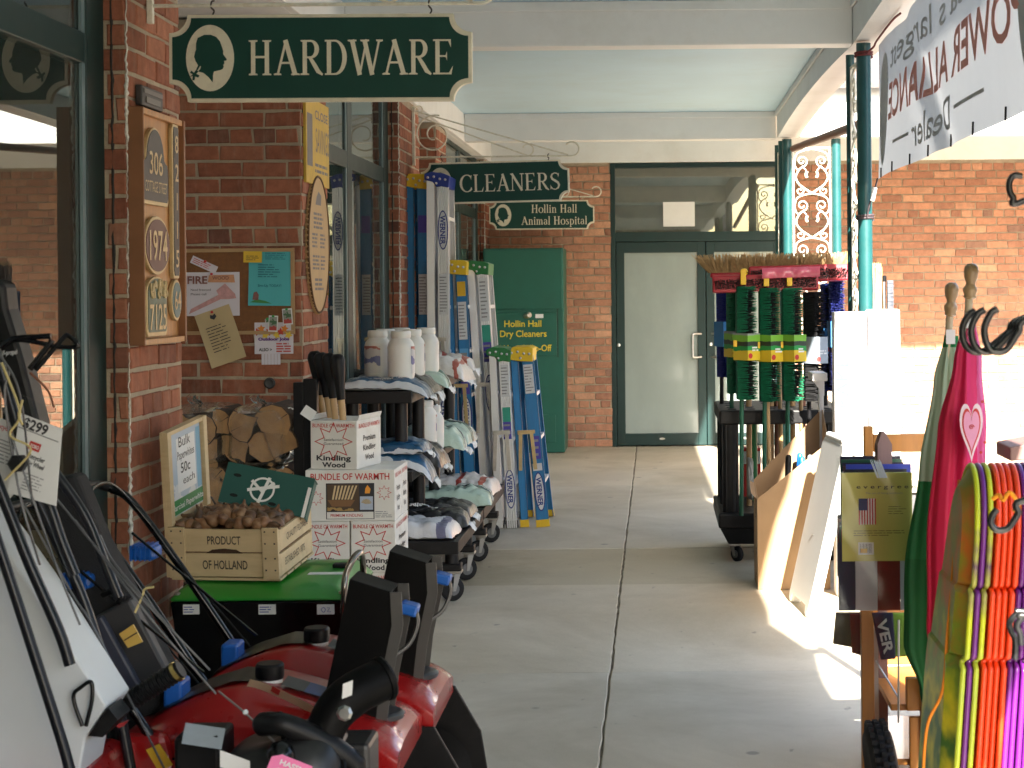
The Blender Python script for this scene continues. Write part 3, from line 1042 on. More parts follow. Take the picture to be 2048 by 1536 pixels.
# ---------------------------------------------------------------- glazed end doors
TRANSOM_GLASS = clear_mat('transom_glass', (0.75, 0.8, 0.72), 0.01, 2.1, film=0.1)
t = thing('glazed_doors', ((DX0 + DX1) / 2, BACK, 0), 'green framed double doors with frosted glass and transom in the far wall', 'door')
yb = BACK + 0.02
YF = BACK - 0.004
for x0, x1 in ((DX0, DX0 + 0.05), (DX1 - 0.06, DX1)):
    part(t, 'jamb', B().box((x0, YF, 0), (x1, yb + 0.1, DZ)), GREEN, bevel=0.004)
part(t, 'head', B().box((DX0 + 0.05, YF, DZ - 0.05), (DX1 - 0.06, yb + 0.1, DZ - 0.001)), GREEN, bevel=0.004)
part(t, 'transom_bar', B().box((DX0 + 0.05, YF + 0.002, 2.135), (DX1 - 0.06, yb + 0.1, 2.235)), GREEN, bevel=0.004)
part(t, 'transom_pane', B().box((DX0 + 0.05, yb + 0.03, 2.235), (DX1 - 0.06, yb + 0.036, DZ - 0.05)), TRANSOM_GLASS)
mid = (DX0 + DX1) / 2 + 0.065
for i, (x0, x1) in enumerate(((DX0 + 0.055, mid - 0.004), (mid + 0.004, DX1 - 0.065))):
    d = part(t, 'door_leaf', B().box((x0, YF + 0.012, 0.012), (x0 + 0.085, yb + 0.05, 2.13)).box((x1 - 0.085, YF + 0.012, 0.012), (x1, yb + 0.05, 2.13)).box((x0 + 0.085, YF + 0.012, 2.02), (x1 - 0.085, yb + 0.05, 2.13)).box((x0 + 0.085, YF + 0.012, 0.012), (x1 - 0.085, yb + 0.05, 0.135)), GREEN, bevel=0.003)
    part(d, 'frosted_pane', B().box((x0 + 0.085, yb + 0.01, 0.135), (x1 - 0.085, yb + 0.018, 2.02)), FROST)
    hx = x1 - 0.05 if i == 0 else x0 + 0.05
    sx = -0.09 if i == 0 else 0.09
    part(d, 'pull_handle', B().tube(smooth_path([(hx, YF + 0.012, 0.93), (hx + sx * 0.9, YF - 0.05, 0.93), (hx + sx, YF - 0.055, 0.97), (hx + sx, YF - 0.055, 1.13), (hx + sx * 0.9, YF - 0.05, 1.17), (hx, YF + 0.012, 1.17)], 4), 0.013, 8), STEEL, smooth=60)
    part(d, 'lock', B().lathe([(0.018, 0), (0.018, 0.012), (0.01, 0.014)], (x0 + 0.04 if i else x0 + 0.02, YF + 0.012, 1.06), 12, M=Matrix.Rotation(R(90), 3, 'X')), STEEL, smooth=40)
    part(d, 'foot_badge', B().lathe([(0.03, 0), (0.03, 0.004)], ((x0 + x1) / 2, YF + 0.012, 0.08), 16, M=Matrix.Rotation(R(90), 3, 'X'), sy=0.35), STEEL)
pp = S(1358, 428, 192)
part(t, 'transom_notice', B().box((pp.x - 0.165, yb + 0.02, pp.z - 0.128), (pp.x + 0.165, yb + 0.026, pp.z + 0.128)), PAPER)
b = B().box((DX0 - 0.1, BACK + 2.2, 0), (DX1 + 0.1, BACK + 2.3, 3.3)).box((DX0 - 0.2, BACK + 0.4, 0), (DX0 - 0.12, BACK + 2.2, 3.3)).box((DX1 + 0.12, BACK + 0.4, 0), (DX1 + 0.2, BACK + 2.2, 3.3)).box((DX0 - 0.2, BACK + 0.4, 3.0), (DX1 + 0.2, BACK + 2.2, 3.1))
struct('shop_room_walls', b, mat('room_wall', (0.45, 0.42, 0.3), 0.8))

# ---------------------------------------------------------------- banner
BAN = mat('banner_vinyl', (0.62, 0.64, 0.66), 0.5, var=0.05, scale=3, spec=0.4)
_p = BAN.node_tree.nodes['Principled BSDF']
_o = BAN.node_tree.nodes['Material Output']
_t = BAN.node_tree.nodes.new('ShaderNodeBsdfTranslucent')
_t.inputs[0].default_value = (0.62, 0.64, 0.66, 1)
_m = BAN.node_tree.nodes.new('ShaderNodeMixShader')
_m.inputs[0].default_value = 0.22
BAN.node_tree.links.new(_p.outputs[0], _m.inputs[1])
BAN.node_tree.links.new(_t.outputs[0], _m.inputs[2])
BAN.node_tree.links.new(_m.outputs[0], _o.inputs[0])
BY0, BY1, BZ0, BZ1 = 5.2, 9.12, 2.215, 2.93
def ban(y, z):
    """surface of the hanging banner: soft diagonal folds"""
    q = (y - BY0) / (BY1 - BY0)
    r = (z - BZ0) / (BZ1 - BZ0)
    fold = 0.014 * math.exp(-((q - 0.62 + 0.30 * (1 - r) - 0.12) / 0.035) ** 2) - 0.009 * math.exp(-((q - 0.70 + 0.30 * (1 - r) - 0.12) / 0.05) ** 2)
    wave = 0.012 * math.sin(q * 13 + r * 2) + 0.02 * (1 - r) * math.sin(q * 5 + 1)
    dz = -0.02 * math.sin(q * math.pi) * 0.5 + 0.012 * math.sin(q * 22) * r * r
    return V((1.205 + fold + wave * 0.8, y, z + dz))
t = thing('dealer_banner', (1.205, (BY0 + BY1) / 2, BZ0), 'white vinyl dealer banner hung along the canopy edge, lettering showing through backwards', 'banner')
part(t, 'vinyl', B().grid(lambda a, c: ban(BY0 + (BY1 - BY0) * a, BZ0 + (BZ1 - BZ0) * c), 120, 26), BAN, smooth=70)
BPR = mat('faded_red_print', (0.62, 0.24, 0.20), 0.6, var=0.1)
BPG = mat('faded_grey_print', (0.36, 0.365, 0.37), 0.6, var=0.1)
BPL = mat('faded_light_print', (0.47, 0.48, 0.49), 0.6, var=0.1)
def ban_print(b2):
    out = B()
    bm = bmesh.new()
    me = b2.mesh('tmp')
    bm.from_mesh(me)
    bmesh.ops.triangulate(bm, faces=bm.faces)
    bmesh.ops.subdivide_edges(bm, edges=[e for e in bm.edges if e.calc_length() > 0.05], cuts=3)
    vs = [ban(v.co.y, v.co.z) + V((-0.0035, 0, 0)) for v in bm.verts]
    bm.verts.index_update()
    fs = [tuple(v.index for v in f.verts) for f in bm.faces]
    bm.free()
    return out.add(vs, fs)
part(t, 'lettering', ban_print(B().text('POWER ALLIANCE', (1.2, 7.1, 2.58), Y3, Z3, w=3.05, h=0.185, bold=0.02)), BPR)
part(t, 'lettering', ban_print(B().text('Dealer', (1.2, 7.37, 2.355), Y3, Z3, w=0.98, h=0.135, bold=0.01)), BPG)
part(t, 'lettering', ban_print(B().text("area's largest", (1.2, 7.35, 2.81), Y3, Z3, w=2.5, h=0.13, bold=0.005)), BPG)
part(t, 'rule_line', ban_print(B().box((1.2, 6.2, 2.35), (1.201, 6.78, 2.366))), BPG)
part(t, 'rule_line', ban_print(B().box((1.2, 7.93, 2.35), (1.201, 8.4, 2.366))), BPG)
for yc in (8.86, 5.46):
    ov = [(yc + 0.2 * math.cos(a * math.pi / 20), 2.56 + 0.29 * math.sin(a * math.pi / 20)) for a in range(40)]
    part(t, 'logo_oval', ban_print(B().poly(ov, (1.2, 0, 0), Y3, Z3)), BPL if yc > 8 else BPG)
    part(t, 'logo_ring', ban_print(B().add([V((1.1992, yc + k * 0.2 * math.cos(a * math.pi / 20), 2.56 + k * 0.29 * math.sin(a * math.pi / 20))) for a in range(40) for k in (0.78, 0.88)], [(2 * a, 2 * a + 1, (2 * a + 3) % 80, (2 * a + 2) % 80) for a in range(40)])), BAN)
for k in range(8):
    y = 5.4 + k * 0.5
    p = ban(y, BZ0)
    part(t, 'hem_tie', B().tube([p + V((-0.006, 0.0, -0.004)), p + V((-0.006, -0.01, 0.045))], 0.004, 6), BLACK)
t2b = thing('shade_banner', (1.205, 3.3, 1.72), 'unseen plain green banner added along the canopy edge to shade the sleds and floor', 'banner')  # out-of-view sheet added to keep sun off the sleds and near floor
part(t2b, 'vinyl', B().grid(lambda a, c: V((1.215 + 0.01 * math.sin(a * 20 + c), 1.6 + 3.6 * a, 1.72 + 1.22 * c)), 40, 8), mat('green_vinyl', (0.03, 0.3, 0.05), 0.5), smooth=70)
ROPE = mat('maroon_rope', (0.14, 0.03, 0.03), 0.8, var=0.3, scale=60)
CORD = mat('dark_cord', (0.05, 0.035, 0.04), 0.7, var=0.3, scale=60)
rp = thing('tie_rope', (1.145, 9.24, 2.9), 'maroon rope lashing the top banner corner to the green post', 'rope')
part(rp, 'lashing', B().tube([V((1.145 + 0.046 * math.cos(a * 0.5), 9.24 + 0.046 * math.sin(a * 0.5), 2.885 + 0.0011 * a)) for a in range(30)], 0.007, 6), ROPE, smooth=60)
part(rp, 'tail', B().tube(smooth_path([(1.16, 9.19, 2.905), (1.19, 9.16, 2.93), (1.2, 9.1, 2.955), (1.21, 8.6, 2.98), (1.21, 8.3, 2.97)], 4), 0.006, 6), ROPE, smooth=60)
cp = thing('banner_tether', (1.145, 9.24, 2.0), 'dark cord and clip tying the lower banner corner to the post', 'cord')
part(cp, 'lashing', B().tube([V((1.145 + 0.046 * math.cos(a * 0.5), 9.24 + 0.046 * math.sin(a * 0.5), 2.0 + 0.0011 * a)) for a in range(26)], 0.006, 6), CORD, smooth=60)
part(cp, 'strand', B().tube(smooth_path([(1.15, 9.19, 2.01), (1.16, 9.16, 2.08), (1.185, 9.13, 2.16), (1.2, 9.12, 2.22)], 4), 0.005, 6), CORD, smooth=60)
part(cp, 'clip', B().tube([(1.172, 9.14, 2.1), (1.186, 9.13, 2.17)], 0.013, 8), PAPER, smooth=60)
# ================================================================ SIGNS
def _rib(pts, ws):
    """flat stroke of changing width"""
    n = len(pts)
    Lp, Rp = [], []
    for i in range(n):
        a, c = pts[max(i - 1, 0)], pts[min(i + 1, n - 1)]
        dx, dy = c[0] - a[0], c[1] - a[1]
        l = math.hypot(dx, dy) or 1
        nx, ny = -dy / l, dx / l
        w = ws[i] / 2 if isinstance(ws, list) else ws / 2
        Lp.append((pts[i][0] + nx * w, pts[i][1] + ny * w))
        Rp.append((pts[i][0] - nx * w, pts[i][1] - ny * w))
    return ('strip', Lp, Rp)
def _rect(x0, y0, x1, y1): return ('poly', [(x0, y0), (x1, y0), (x1, y1), (x0, y1)])
def _ser(x, y, w, up):
    """bracketed serif sitting on y, pointing up (1) or down (-1)"""
    h, k = 0.035 * up, 0.05 * up
    p = [(x - w, y), (x + w, y), (x + w, y + h), (x + w * 0.45, y + h + k * 0.4), (x - w * 0.45, y + h + k * 0.4), (x - w, y + h)]
    return ('poly', p if up > 0 else p[::-1])
def _ell(cx, cy, rx, ry, a0, a1, wa, wb, n=22):
    """elliptic stroke, thick (wa) at the sides and thin (wb) at top and bottom"""
    pts, ws = [], []
    for i in range(n + 1):
        a = R(a0 + (a1 - a0) * i / n)
        pts.append((cx + rx * math.cos(a), cy + ry * math.sin(a)))
        ws.append(wb + (wa - wb) * abs(math.cos(a)) ** 1.4)
    return _rib(pts, ws)
T, t_ = 0.125, 0.05
def glyph(c):
    """(strokes, advance) with capital height 1"""
    if c == 'H': return [_rect(.11, 0, .11 + T, 1), _rect(.53, 0, .53 + T, 1), _rect(.11, .49, .6, .49 + t_ * 1.2)] + [_ser(x + T / 2, y, .13, u) for x in (.11, .53) for y, u in ((0, 1), (1, -1))], .80
    if c == 'A': return [_rib([(.12, 0), (.385, 1.0)], .06), _rib([(.36, 1.0), (.66, 0)], .135), _rect(.2, .32, .56, .32 + t_ * 1.1), _ser(.12, 0, .11, 1), _ser(.665, 0, .13, 1)], .78
    if c == 'R': return [_rect(.11, 0, .11 + T, 1), _ser(.17, 0, .13, 1), _ser(.15, 1, .1, -1), _rect(.15, .95, .36, 1), _rect(.15, .48, .36, .53), _ell(.35, .74, .19, .235, 90, -90, T * 1.05, t_), _rib([(.33, .5), (.46, .3), (.58, .1), (.72, .0)], [.09, .12, .125, .05])], .74
    if c == 'D': return [_rect(.11, 0, .11 + T, 1), _rect(.05, .955, .36, 1), _rect(.05, 0, .36, .045), _ell(.35, .5, .3, .477, 90, -90, T * 1.05, t_)], .78
    if c == 'W': return [_rib([(.1, 1), (.335, -.01)], .13), _rib([(.33, .0), (.54, .98)], .055), _rib([(.48, 1), (.715, -.01)], .13), _rib([(.71, .0), (.93, 1)], .055), _ser(.1, 1, .13, -1), _ser(.49, 1, .13, -1), _ser(.94, 1, .1, -1)], 1.02
    if c == 'E': return [_rect(.11, 0, .11 + T, 1), _rect(.04, .955, .58, 1), _rect(.04, 0, .6, .045), _rect(.2, .5, .46, .545), ('poly', [(.58, .78), (.58, .96), (.5, .96)]), ('poly', [(.64, .24), (.52, .04), (.6, .04)]), ('poly', [(.46, .4), (.46, .65), (.41, .52)])], .70
    if c == 'C': return [_ell(.46, .5, .35, .485, 48, 318, T * 1.1, t_), ('poly', [(.70, .70), (.74, .98), (.66, .90)]), ('poly', [(.70, .28), (.66, .12), (.76, .2)])], .80
    if c == 'L': return [_rect(.11, 0, .11 + T, 1), _ser(.17, 1, .13, -1), _rect(.04, 0, .58, .045), ('poly', [(.62, .28), (.5, .04), (.58, .04)])], .66
    if c == 'N': return [_rect(.13, 0, .18, 1), _rect(.67, -.0, .72, 1), _rib([(.12, 1), (.70, 0)], .135), _ser(.15, 0, .12, 1), _ser(.70, 1, .12, -1), _ser(.09, 1, .07, -1)], .84
    if c == 'S': return [_rib([(.55, .82), (.45, .95), (.31, .975), (.17, .9), (.12, .76), (.18, .63), (.34, .53), (.5, .42), (.565, .27), (.51, .11), (.36, .025), (.2, .05), (.09, .19)], [.05, .06, .055, .09, .12, .13, .14, .13, .12, .09, .055, .06, .05]), ('poly', [(.52, .70), (.57, .98), (.5, .9)]), ('poly', [(.07, .30), (.07, .01), (.14, .1)])], .66
    if c == 'o': return [_ell(.27, .33, .21, .325, 0, 360, .11, .04, 30)], .54
    if c == 'l': return [_rect(.1, 0, .2, 1.02), _ser(.15, 0, .11, 1), _ser(.11, 1.02, .06, -1)], .29
    if c == 'i': return [_rect(.1, 0, .2, .66), _ser(.15, 0, .11, 1), _ser(.11, .66, .06, -1), _ell(.15, .85, .04, .045, 0, 360, .08, .08, 12)], .29
    if c == 'n': return [_rect(.1, 0, .2, .66), _ser(.15, 0, .11, 1), _ser(.11, .66, .06, -1), _rib([(.17, .5), (.27, .62), (.37, .64), (.43, .52), (.44, .0)], [.03, .05, .08, .1, .1]), _ser(.44, 0, .11, 1)], .58
    if c == 'm': return [_rect(.1, 0, .2, .66), _ser(.15, 0, .11, 1), _ser(.11, .66, .06, -1)] + [q for k in (0, .27) for q in (_rib([(.17 + k, .5), (.27 + k, .62), (.35 + k, .63), (.40 + k, .52), (.41 + k, .0)], [.03, .05, .08, .1, .1]), _ser(.41 + k, 0, .1, 1))], .83
    if c == 'a': return [_rib([(.09, .5), (.16, .61), (.28, .64), (.36, .55), (.37, .2), (.39, .05), (.47, .05)], [.07, .06, .06, .09, .1, .07, .03]), _ell(.22, .19, .13, .17, 70, 330, .1, .04)], .5
    if c == 's': return [_rib([(.33, .52), (.25, .62), (.14, .6), (.1, .5), (.2, .38), (.33, .26), (.35, .12), (.25, .03), (.12, .04), (.06, .15)], [.04, .05, .07, .09, .1, .1, .09, .06, .05, .04])], .43
    if c == 'p': return [_rect(.1, -.3, .2, .66), _ser(.15, -.3, .11, 1), _ser(.11, .66, .06, -1), _ell(.28, .32, .2, .32, 120, -120, .11, .04)], .58
    if c == 't': return [_rib([(.15, .86), (.15, .15), (.2, .04), (.33, .06)], [.05, .1, .08, .03]), _rect(.03, .6, .31, .65)], .36
    return [], .34

def serif_text(b2, s, o, u, v, h, width=None, lift=0.002, th=0.004):
    """raised serif letters centred at o; every stroke lies a hair above the one before"""
    o, u, v = V(o), V(u).normalized(), V(v).normalized()
    n = u.cross(v)
    adv = sum(glyph(c)[1] for c in s)
    k = (width / (adv * h)) if width else 1.0
    x = -adv * h * k / 2
    i = 0
    for c in s:
        st, a = glyph(c)
        for q in st:
            i += 1
            z = lift + th + (i % 12) * 0.00012
            P = lambda p: o + u * (x + p[0] * h * k) + v * ((p[1] - 0.5) * h)
            if q[0] == 'poly':
                A = [P(p) for p in q[1]]
                m = len(A)
                b2.add([p + n * lift for p in A] + [p + n * z for p in A], [tuple(range(m, 2 * m))] + [(j, (j + 1) % m, m + (j + 1) % m, m + j) for j in range(m)])
            else:
                A, C = [P(p) for p in q[1]], [P(p) for p in q[2]]
                m = len(A)
                b2.add([p + n * z for p in A] + [p + n * z for p in C] + [p + n * lift for p in A] + [p + n * lift for p in C],
                       [(j, m + j, m + j + 1, j + 1) for j in range(m - 1)] + [(j, j + 1, 2 * m + j + 1, 2 * m + j) for j in range(m - 1)] + [(m + j, 3 * m + j, 3 * m + j + 1, m + j + 1) for j in range(m - 1)])
        x += a * h * k
    return b2

def plate(w, h, r, n=9):
    """board outline with scooped corners"""
    P = []
    for cx, cy, a0 in ((-w / 2, -h / 2, 90), (w / 2, -h / 2, 180), (w / 2, h / 2, 270), (-w / 2, h / 2, 360)):
        for i in range(n + 1):
            a = R(a0 - 90 * i / n)
            P.append((cx + r * math.cos(a), cy + r * math.sin(a)))
    return P

HEAD = [(.10, .93), (.30, 1.0), (.50, 1.0), (.66, .95), (.77, .85), (.83, .72), (.87, .62), (.86, .56), (.97, .44), (.96, .41), (.89, .40), (.90, .34), (.865, .31), (.88, .27), (.85, .215), (.78, .19), (.66, .17), (.58, .155), (.555, .08), (.555, -.02), (.54, -.09), (.42, .03), (.26, .13), (.10, .16), (.16, .20), (.20, .27), (.17, .29), (.10, .20), (.03, .14), (.07, .24), (.11, .30), (.03, .40), (-.01, .50), (.02, .60), (.05, .66), (.05, .80)]
BOW = [(-.09, .06), (-.02, .085), (-.03, 0.0), (.02, .0), (.03, .07), (.10, .05), (.13, .09), (.06, .12), (.11, .17), (.05, .19), (.01, .14), (-.05, .18), (-.08, .14), (-.02, .11)]

def hang_sign(x0, x1, z0, z1, y, label, words, tilt=0.0, wall_y=None, arm=1.12, scale_r=0.062):
    w, h = x1 - x0, z1 - z0
    c = V(((x0 + x1) / 2, y, (z0 + z1) / 2))
    t = thing('hanging_sign', (c.x, c.y, z0), label, 'sign', 'green shop signs hanging under the canopy')
    u = V((math.cos(tilt), 0, math.sin(tilt)))
    v = V((-math.sin(tilt), 0, math.cos(tilt)))
    n = u.cross(v)     # towards the viewer is -y
    part(t, 'board', B().prism(plate(w, h, scale_r), c + Y3 * 0.015, u, v, 0.03), CREAM, bevel=0.002)
    part(t, 'green_face', B().prism(plate(w - 0.024, h - 0.024, scale_r + 0.002), c - Y3 * 0.015, u, v, 0.003), SIGN_GREEN)
    ox = -w / 2 + 0.14
    ov = [(ox + 0.081 * math.cos(a * math.pi / 24), 0.112 * h / 0.295 * math.sin(a * math.pi / 24)) for a in range(48)]
    part(t, 'oval', B().prism(ov, c - Y3 * 0.018, u, v, 0.003), CREAM)
    k = h / 0.295
    part(t, 'silhouette', B().prism([(ox - 0.052 + (p[0]) * 0.112, (-0.082 + (p[1] + 0.09) * 0.147) * k) for p in HEAD], c - Y3 * 0.021, u, v, 0.002).prism([(ox - 0.055 + p[0] * 0.15, (-0.075 + p[1] * 0.18) * k) for p in BOW], c - Y3 * 0.0212, u, v, 0.002), SIGN_GREEN)
    for s, dx, dz, hh, ww in words:
        part(t, 'lettering', serif_text(B(), s, c - Y3 * 0.018 + u * dx + v * dz, u, v, hh, ww), CREAM)
    # scroll bracket reaching out from the pier
    br = thing('sign_bracket', (WX, y, z1), label.split(' sign')[0].replace('green', 'white') + ' sign bracket, wrought iron with scrolls' , 'bracket', 'wrought iron sign brackets')
    zb = z1 + 0.035
    x0b = WX + 0.02
    part(br, 'wall_plate', B().box((x0b - 0.012, y - 0.012, zb - 0.06), (x0b + 0.008, y + 0.012, zb + 0.36)), IRON_WHITE, bevel=0.002)
    part(br, 'arm', B().tube([(x0b, y, zb), (x0b + arm, y, zb)] + [(x0b + arm + 0.05 * math.sin(R(a)), y, zb + 0.05 - 0.05 * math.cos(R(a))) for a in range(15, 250, 20)], 0.0065, 8), IRON_WHITE, smooth=60)
    part(br, 'stay_rod', B().tube([(x0b, y, zb + 0.33), (x0b + arm - 0.03, y, zb + 0.008)], 0.005, 6), IRON_WHITE)
    part(br, 'stay_rod', B().tube([(x0b + 0.03, y, zb + 0.29), (x0b + arm * 0.72, y, zb + 0.004)] + [(x0b + arm * 0.72 + 0.04 * math.sin(R(a)), y, zb + 0.045 - 0.04 * math.cos(R(a))) for a in range(20, 270, 25)], 0.005, 6), IRON_WHITE)
    sp = spiral((x0b + 0.145, zb + 0.155), 0.145, 0.03, 75, 75 + 560, 40)
    part(br, 'scroll', B().tube([(a, y, c2) for a, c2 in sp], 0.006, 6), IRON_WHITE, smooth=60)
    sp = spiral((x0b + 0.04, zb + 0.335), 0.035, 0.008, 190, 190 - 420, 18)
    part(br, 'scroll', B().tube([(a, y, c2) for a, c2 in sp], 0.005, 6), IRON_WHITE, smooth=60)
    for f in (0.14, 0.86):
        q = c + u * (-w / 2 + w * f) + v * (h / 2)
        part(t, 'hook', B().tube(smooth_path([q, q + V((0.006, 0, 0.015)), (q.x - 0.004, y, zb - 0.006), (q.x, y - 0.01, zb + 0.01), (q.x + 0.006, y, zb + 0.016)], 4), 0.003, 6), TAR)
    return t
hang_sign(-1.636, -0.612, 2.278, 2.573, FPX / 590, 'green HARDWARE sign with silhouette head, hanging nearest in the walkway', [('HARDWARE', 0.105, 0.0, 0.118, 0.70)], tilt=-0.004)
hang_sign(-1.652, -0.60, 2.258, 2.552, FPX / 282, 'green CLEANERS sign with silhouette head, hanging above the blue ladders', [('CLEANERS', 0.105, -0.005, 0.122, 0.72)], tilt=0.018)
hang_sign(-1.65, -0.60, 2.245, 2.535, FPX / 200, 'green Hollin Hall Animal Hospital sign with silhouette head, hanging farthest', [('Hollin Hall', 0.125, 0.062, 0.082, 0.46), ('Animal Hospital', 0.125, -0.056, 0.082, 0.66)])

# ---------------------------------------------------------------- plaque board on the near pier
PINE = mat('pine_board', (0.42, 0.195, 0.055), 0.5, var=0.25, scale=2.5, stretch=(2, 14, 0.9), dirt=((0.26, 0.11, 0.03), 0.5, 3), coat=0.15)
EDGEW = mat('brown_edge_wood', (0.22, 0.09, 0.035), 0.55, var=0.2, scale=4)
BRONZE = mat('dark_bronze_plaque', (0.03, 0.028, 0.026), 0.5, var=0.2, scale=30)
GILT = mat('gilt_rim', (0.5, 0.38, 0.2), 0.45, 0.3, var=0.15, scale=30)
MAROON = mat('maroon_plaque', (0.10, 0.032, 0.026), 0.5, var=0.12)
SAGE = mat('sage_plaque', (0.085, 0.12, 0.085), 0.5, var=0.15)
TEAL = mat('teal_plaque', (0.07, 0.14, 0.15), 0.5, var=0.15)
fy0, fy1, fz0, fz1 = 5.525, 6.03, 1.463, 2.245
t = thing('plaque_board', (WX + 0.03, (fy0 + fy1) / 2, fz0), 'varnished pine board of house number plaques on the near pier', 'display board')
part(t, 'back_board', B().box((WX + 0.004, fy0 + 0.03, fz0 + 0.02), (WX + 0.03, fy1 - 0.004, fz1 - 0.02)), PINE)
part(t, 'side_rail', B().box((WX + 0.004, fy0 + 0.022, fz0), (WX + 0.055, fy0 + 0.03, fz1)), EDGEW, bevel=0.002)
part(t, 'side_rail', B().box((WX + 0.004, fy1 - 0.004, fz0), (WX + 0.055, fy1 + 0.015, fz1)), EDGEW, bevel=0.002)
part(t, 'top_rail', B().box((WX + 0.004, fy0 + 0.031, fz1 - 0.02), (WX + 0.05, fy1 - 0.005, fz1)), PINE, bevel=0.002)
part(t, 'bottom_rail', B().box((WX + 0.004, fy0 + 0.031, fz0), (WX + 0.052, fy1 - 0.005, fz0 + 0.02)), PINE, bevel=0.002)
def onpier(y, z, d=0.03): return V((WX + d, y, z))
def plaque(name, out, y, z, face, label, texts, rim=GILT):
    """a cast plaque: rim outline, inset face, raised numerals; u runs along the wall, away from the viewer"""
    q = thing('house_plaque', onpier(y, z), label, 'plaque', 'sample house number plaques')
    part(q, 'rim', B().prism(out, onpier(y, z, 0.031), Y3, Z3, 0.014), rim, bevel=0.002)
    cx = sum(p[0] for p in out) / len(out); cz = sum(p[1] for p in out) / len(out)
    ww = max(p[0] for p in out) - min(p[0] for p in out); hh = max(p[1] for p in out) - min(p[1] for p in out)
    ins = [(cx + (p[0] - cx) * (1 - 0.02 / ww), cz + (p[1] - cz) * (1 - 0.02 / hh)) for p in out]
    part(q, 'face', B().prism(ins, onpier(y, z, 0.0451), Y3, Z3, 0.002), face)
    for s, dy, dz, w, h in texts:
        part(q, 'numerals', B().text(s, onpier(y + dy, z + dz, 0.0492), Y3, Z3, w=w, h=h, bold=0.006 if len(s) < 5 else -0.004), rim if face != BRONZE else GILT)
    return q
def ell(a, c, n=36): return [(a * math.cos(2 * math.pi * i / n), c * math.sin(2 * math.pi * i / n)) for i in range(n)]
arch = [(-0.155, -0.105), (-0.14, -0.12), (0.14, -0.12), (0.155, -0.105), (0.155, 0.0), (0.145, 0.02), (0.125, 0.022)] + [(0.1 * math.cos(R(a)) * 1.05, 0.025 + 0.115 * math.sin(R(a))) for a in range(5, 176, 10)] + [(-0.125, 0.022), (-0.145, 0.02), (-0.155, 0.0)]
plaque('a', arch, 5.71, 2.05, BRONZE, 'arched dark bronze plaque reading 306 on the pine board', [('306', 0, 0.02, 0.15, 0.075), ('COTTAGE STREET', 0, -0.06, 0.25, 0.036)])
plaque('b', ell(0.145, 0.098), 5.73, 1.795, MAROON, 'oval maroon plaque reading 1974 on the pine board', [('1974', 0, 0, 0.2, 0.10)])
sg = [(-0.115, -0.085), (-0.1, -0.1), (0.1, -0.1), (0.115, -0.085), (0.115, 0.05)] + [(0.115 * math.cos(R(a)), 0.05 + 0.05 * math.sin(R(a))) for a in range(15, 166, 15)] + [(-0.115, 0.05)]
q = plaque('c', sg, 5.72, 1.59, SAGE, 'sage green plaque reading 7125 with gilt leaves on the pine board', [('7125', 0, -0.035, 0.19, 0.085)])
lf = B()
rr = random.Random(4)
for i in range(26):
    yy, zz = 5.72 + rr.uniform(-0.095, 0.095), 1.64 + rr.uniform(-0.005, 0.045)
    lf.tube([onpier(yy, zz, 0.049), onpier(yy + rr.uniform(-0.012, 0.012), zz - 0.022, 0.051)], 0.005, 5)
part(q, 'leaf_relief', lf, GILT)
plaque('d', [(-0.04, -0.25), (-0.03, -0.27), (0.03, -0.27), (0.04, -0.25), (0.04, 0.25), (0.03, 0.27), (-0.03, 0.27), (-0.04, 0.25)], 5.955, 1.955, BRONZE, 'tall narrow dark plaque reading 82115 down the pine board edge', [(c, 0, 0.2 - 0.1 * i, None, 0.06) for i, c in enumerate('82115')])
plaque('e', ell(0.062, 0.072), 5.955, 1.61, TEAL, 'small oval teal plaque reading 64 on the pine board', [('64', 0, 0, 0.075, 0.065)])
q = thing('door_plate', onpier(5.74, 2.29, 0.0), 'small dark cast plate above the pine plaque board', 'plaque')
part(q, 'plate', B().box((WX + 0.007, 5.62, 2.258), (WX + 0.03, 5.86, 2.325)), BRONZE, bevel=0.004)
part(q, 'raised_rim', B().box((WX + 0.0305, 5.635, 2.30), (WX + 0.034, 5.845, 2.315)).box((WX + 0.0305, 5.66, 2.27), (WX + 0.034, 5.82, 2.29)), mat('worn_bronze', (0.12, 0.11, 0.1), 0.5))

# ---------------------------------------------------------------- cork board on the return wall
CORK = mat('cork', (0.20, 0.085, 0.03), 0.9, var=0.18, scale=45, bump=0.3, bscale=180)
TANW = mat('tan_frame_wood', (0.40, 0.25, 0.12), 0.6, var=0.15, scale=5, stretch=(1, 1, 4))
sC = 410.0
ca, cb = S(370, 498, sC), S(592, 668, sC)
yw = P2[0]
t = thing('cork_board', ((ca.x + cb.x) / 2, yw - 0.02, cb.z), 'cork notice board with pinned papers on the return wall', 'notice board')
x0, x1, z1, z0 = -2.32, cb.x, ca.z, cb.z
part(t, 'cork_sheet', B().box((x0, yw - 0.016, z0), (x1, yw - 0.008, z1)), CORK)
for nme, a, c in (('frame_rail', (x0, yw - 0.024, z1 - 0.018), (x1, yw - 0.0165, z1)), ('frame_rail', (x0, yw - 0.024, z0), (x1, yw - 0.0165, z0 + 0.018)), ('frame_stile', (x1 - 0.018, yw - 0.024, z0 + 0.0185), (x1, yw - 0.0165, z1 - 0.0185))):
    part(t, nme, B().box(a, c), TANW, bevel=0.001)
PIN = {k: mat('pin_' + k, c, 0.3) for k, c in (('red', (0.5, 0.02, 0.02)), ('green', (0.02, 0.3, 0.06)), ('blue', (0.02, 0.05, 0.4)), ('yellow', (0.6, 0.4, 0.02)))}
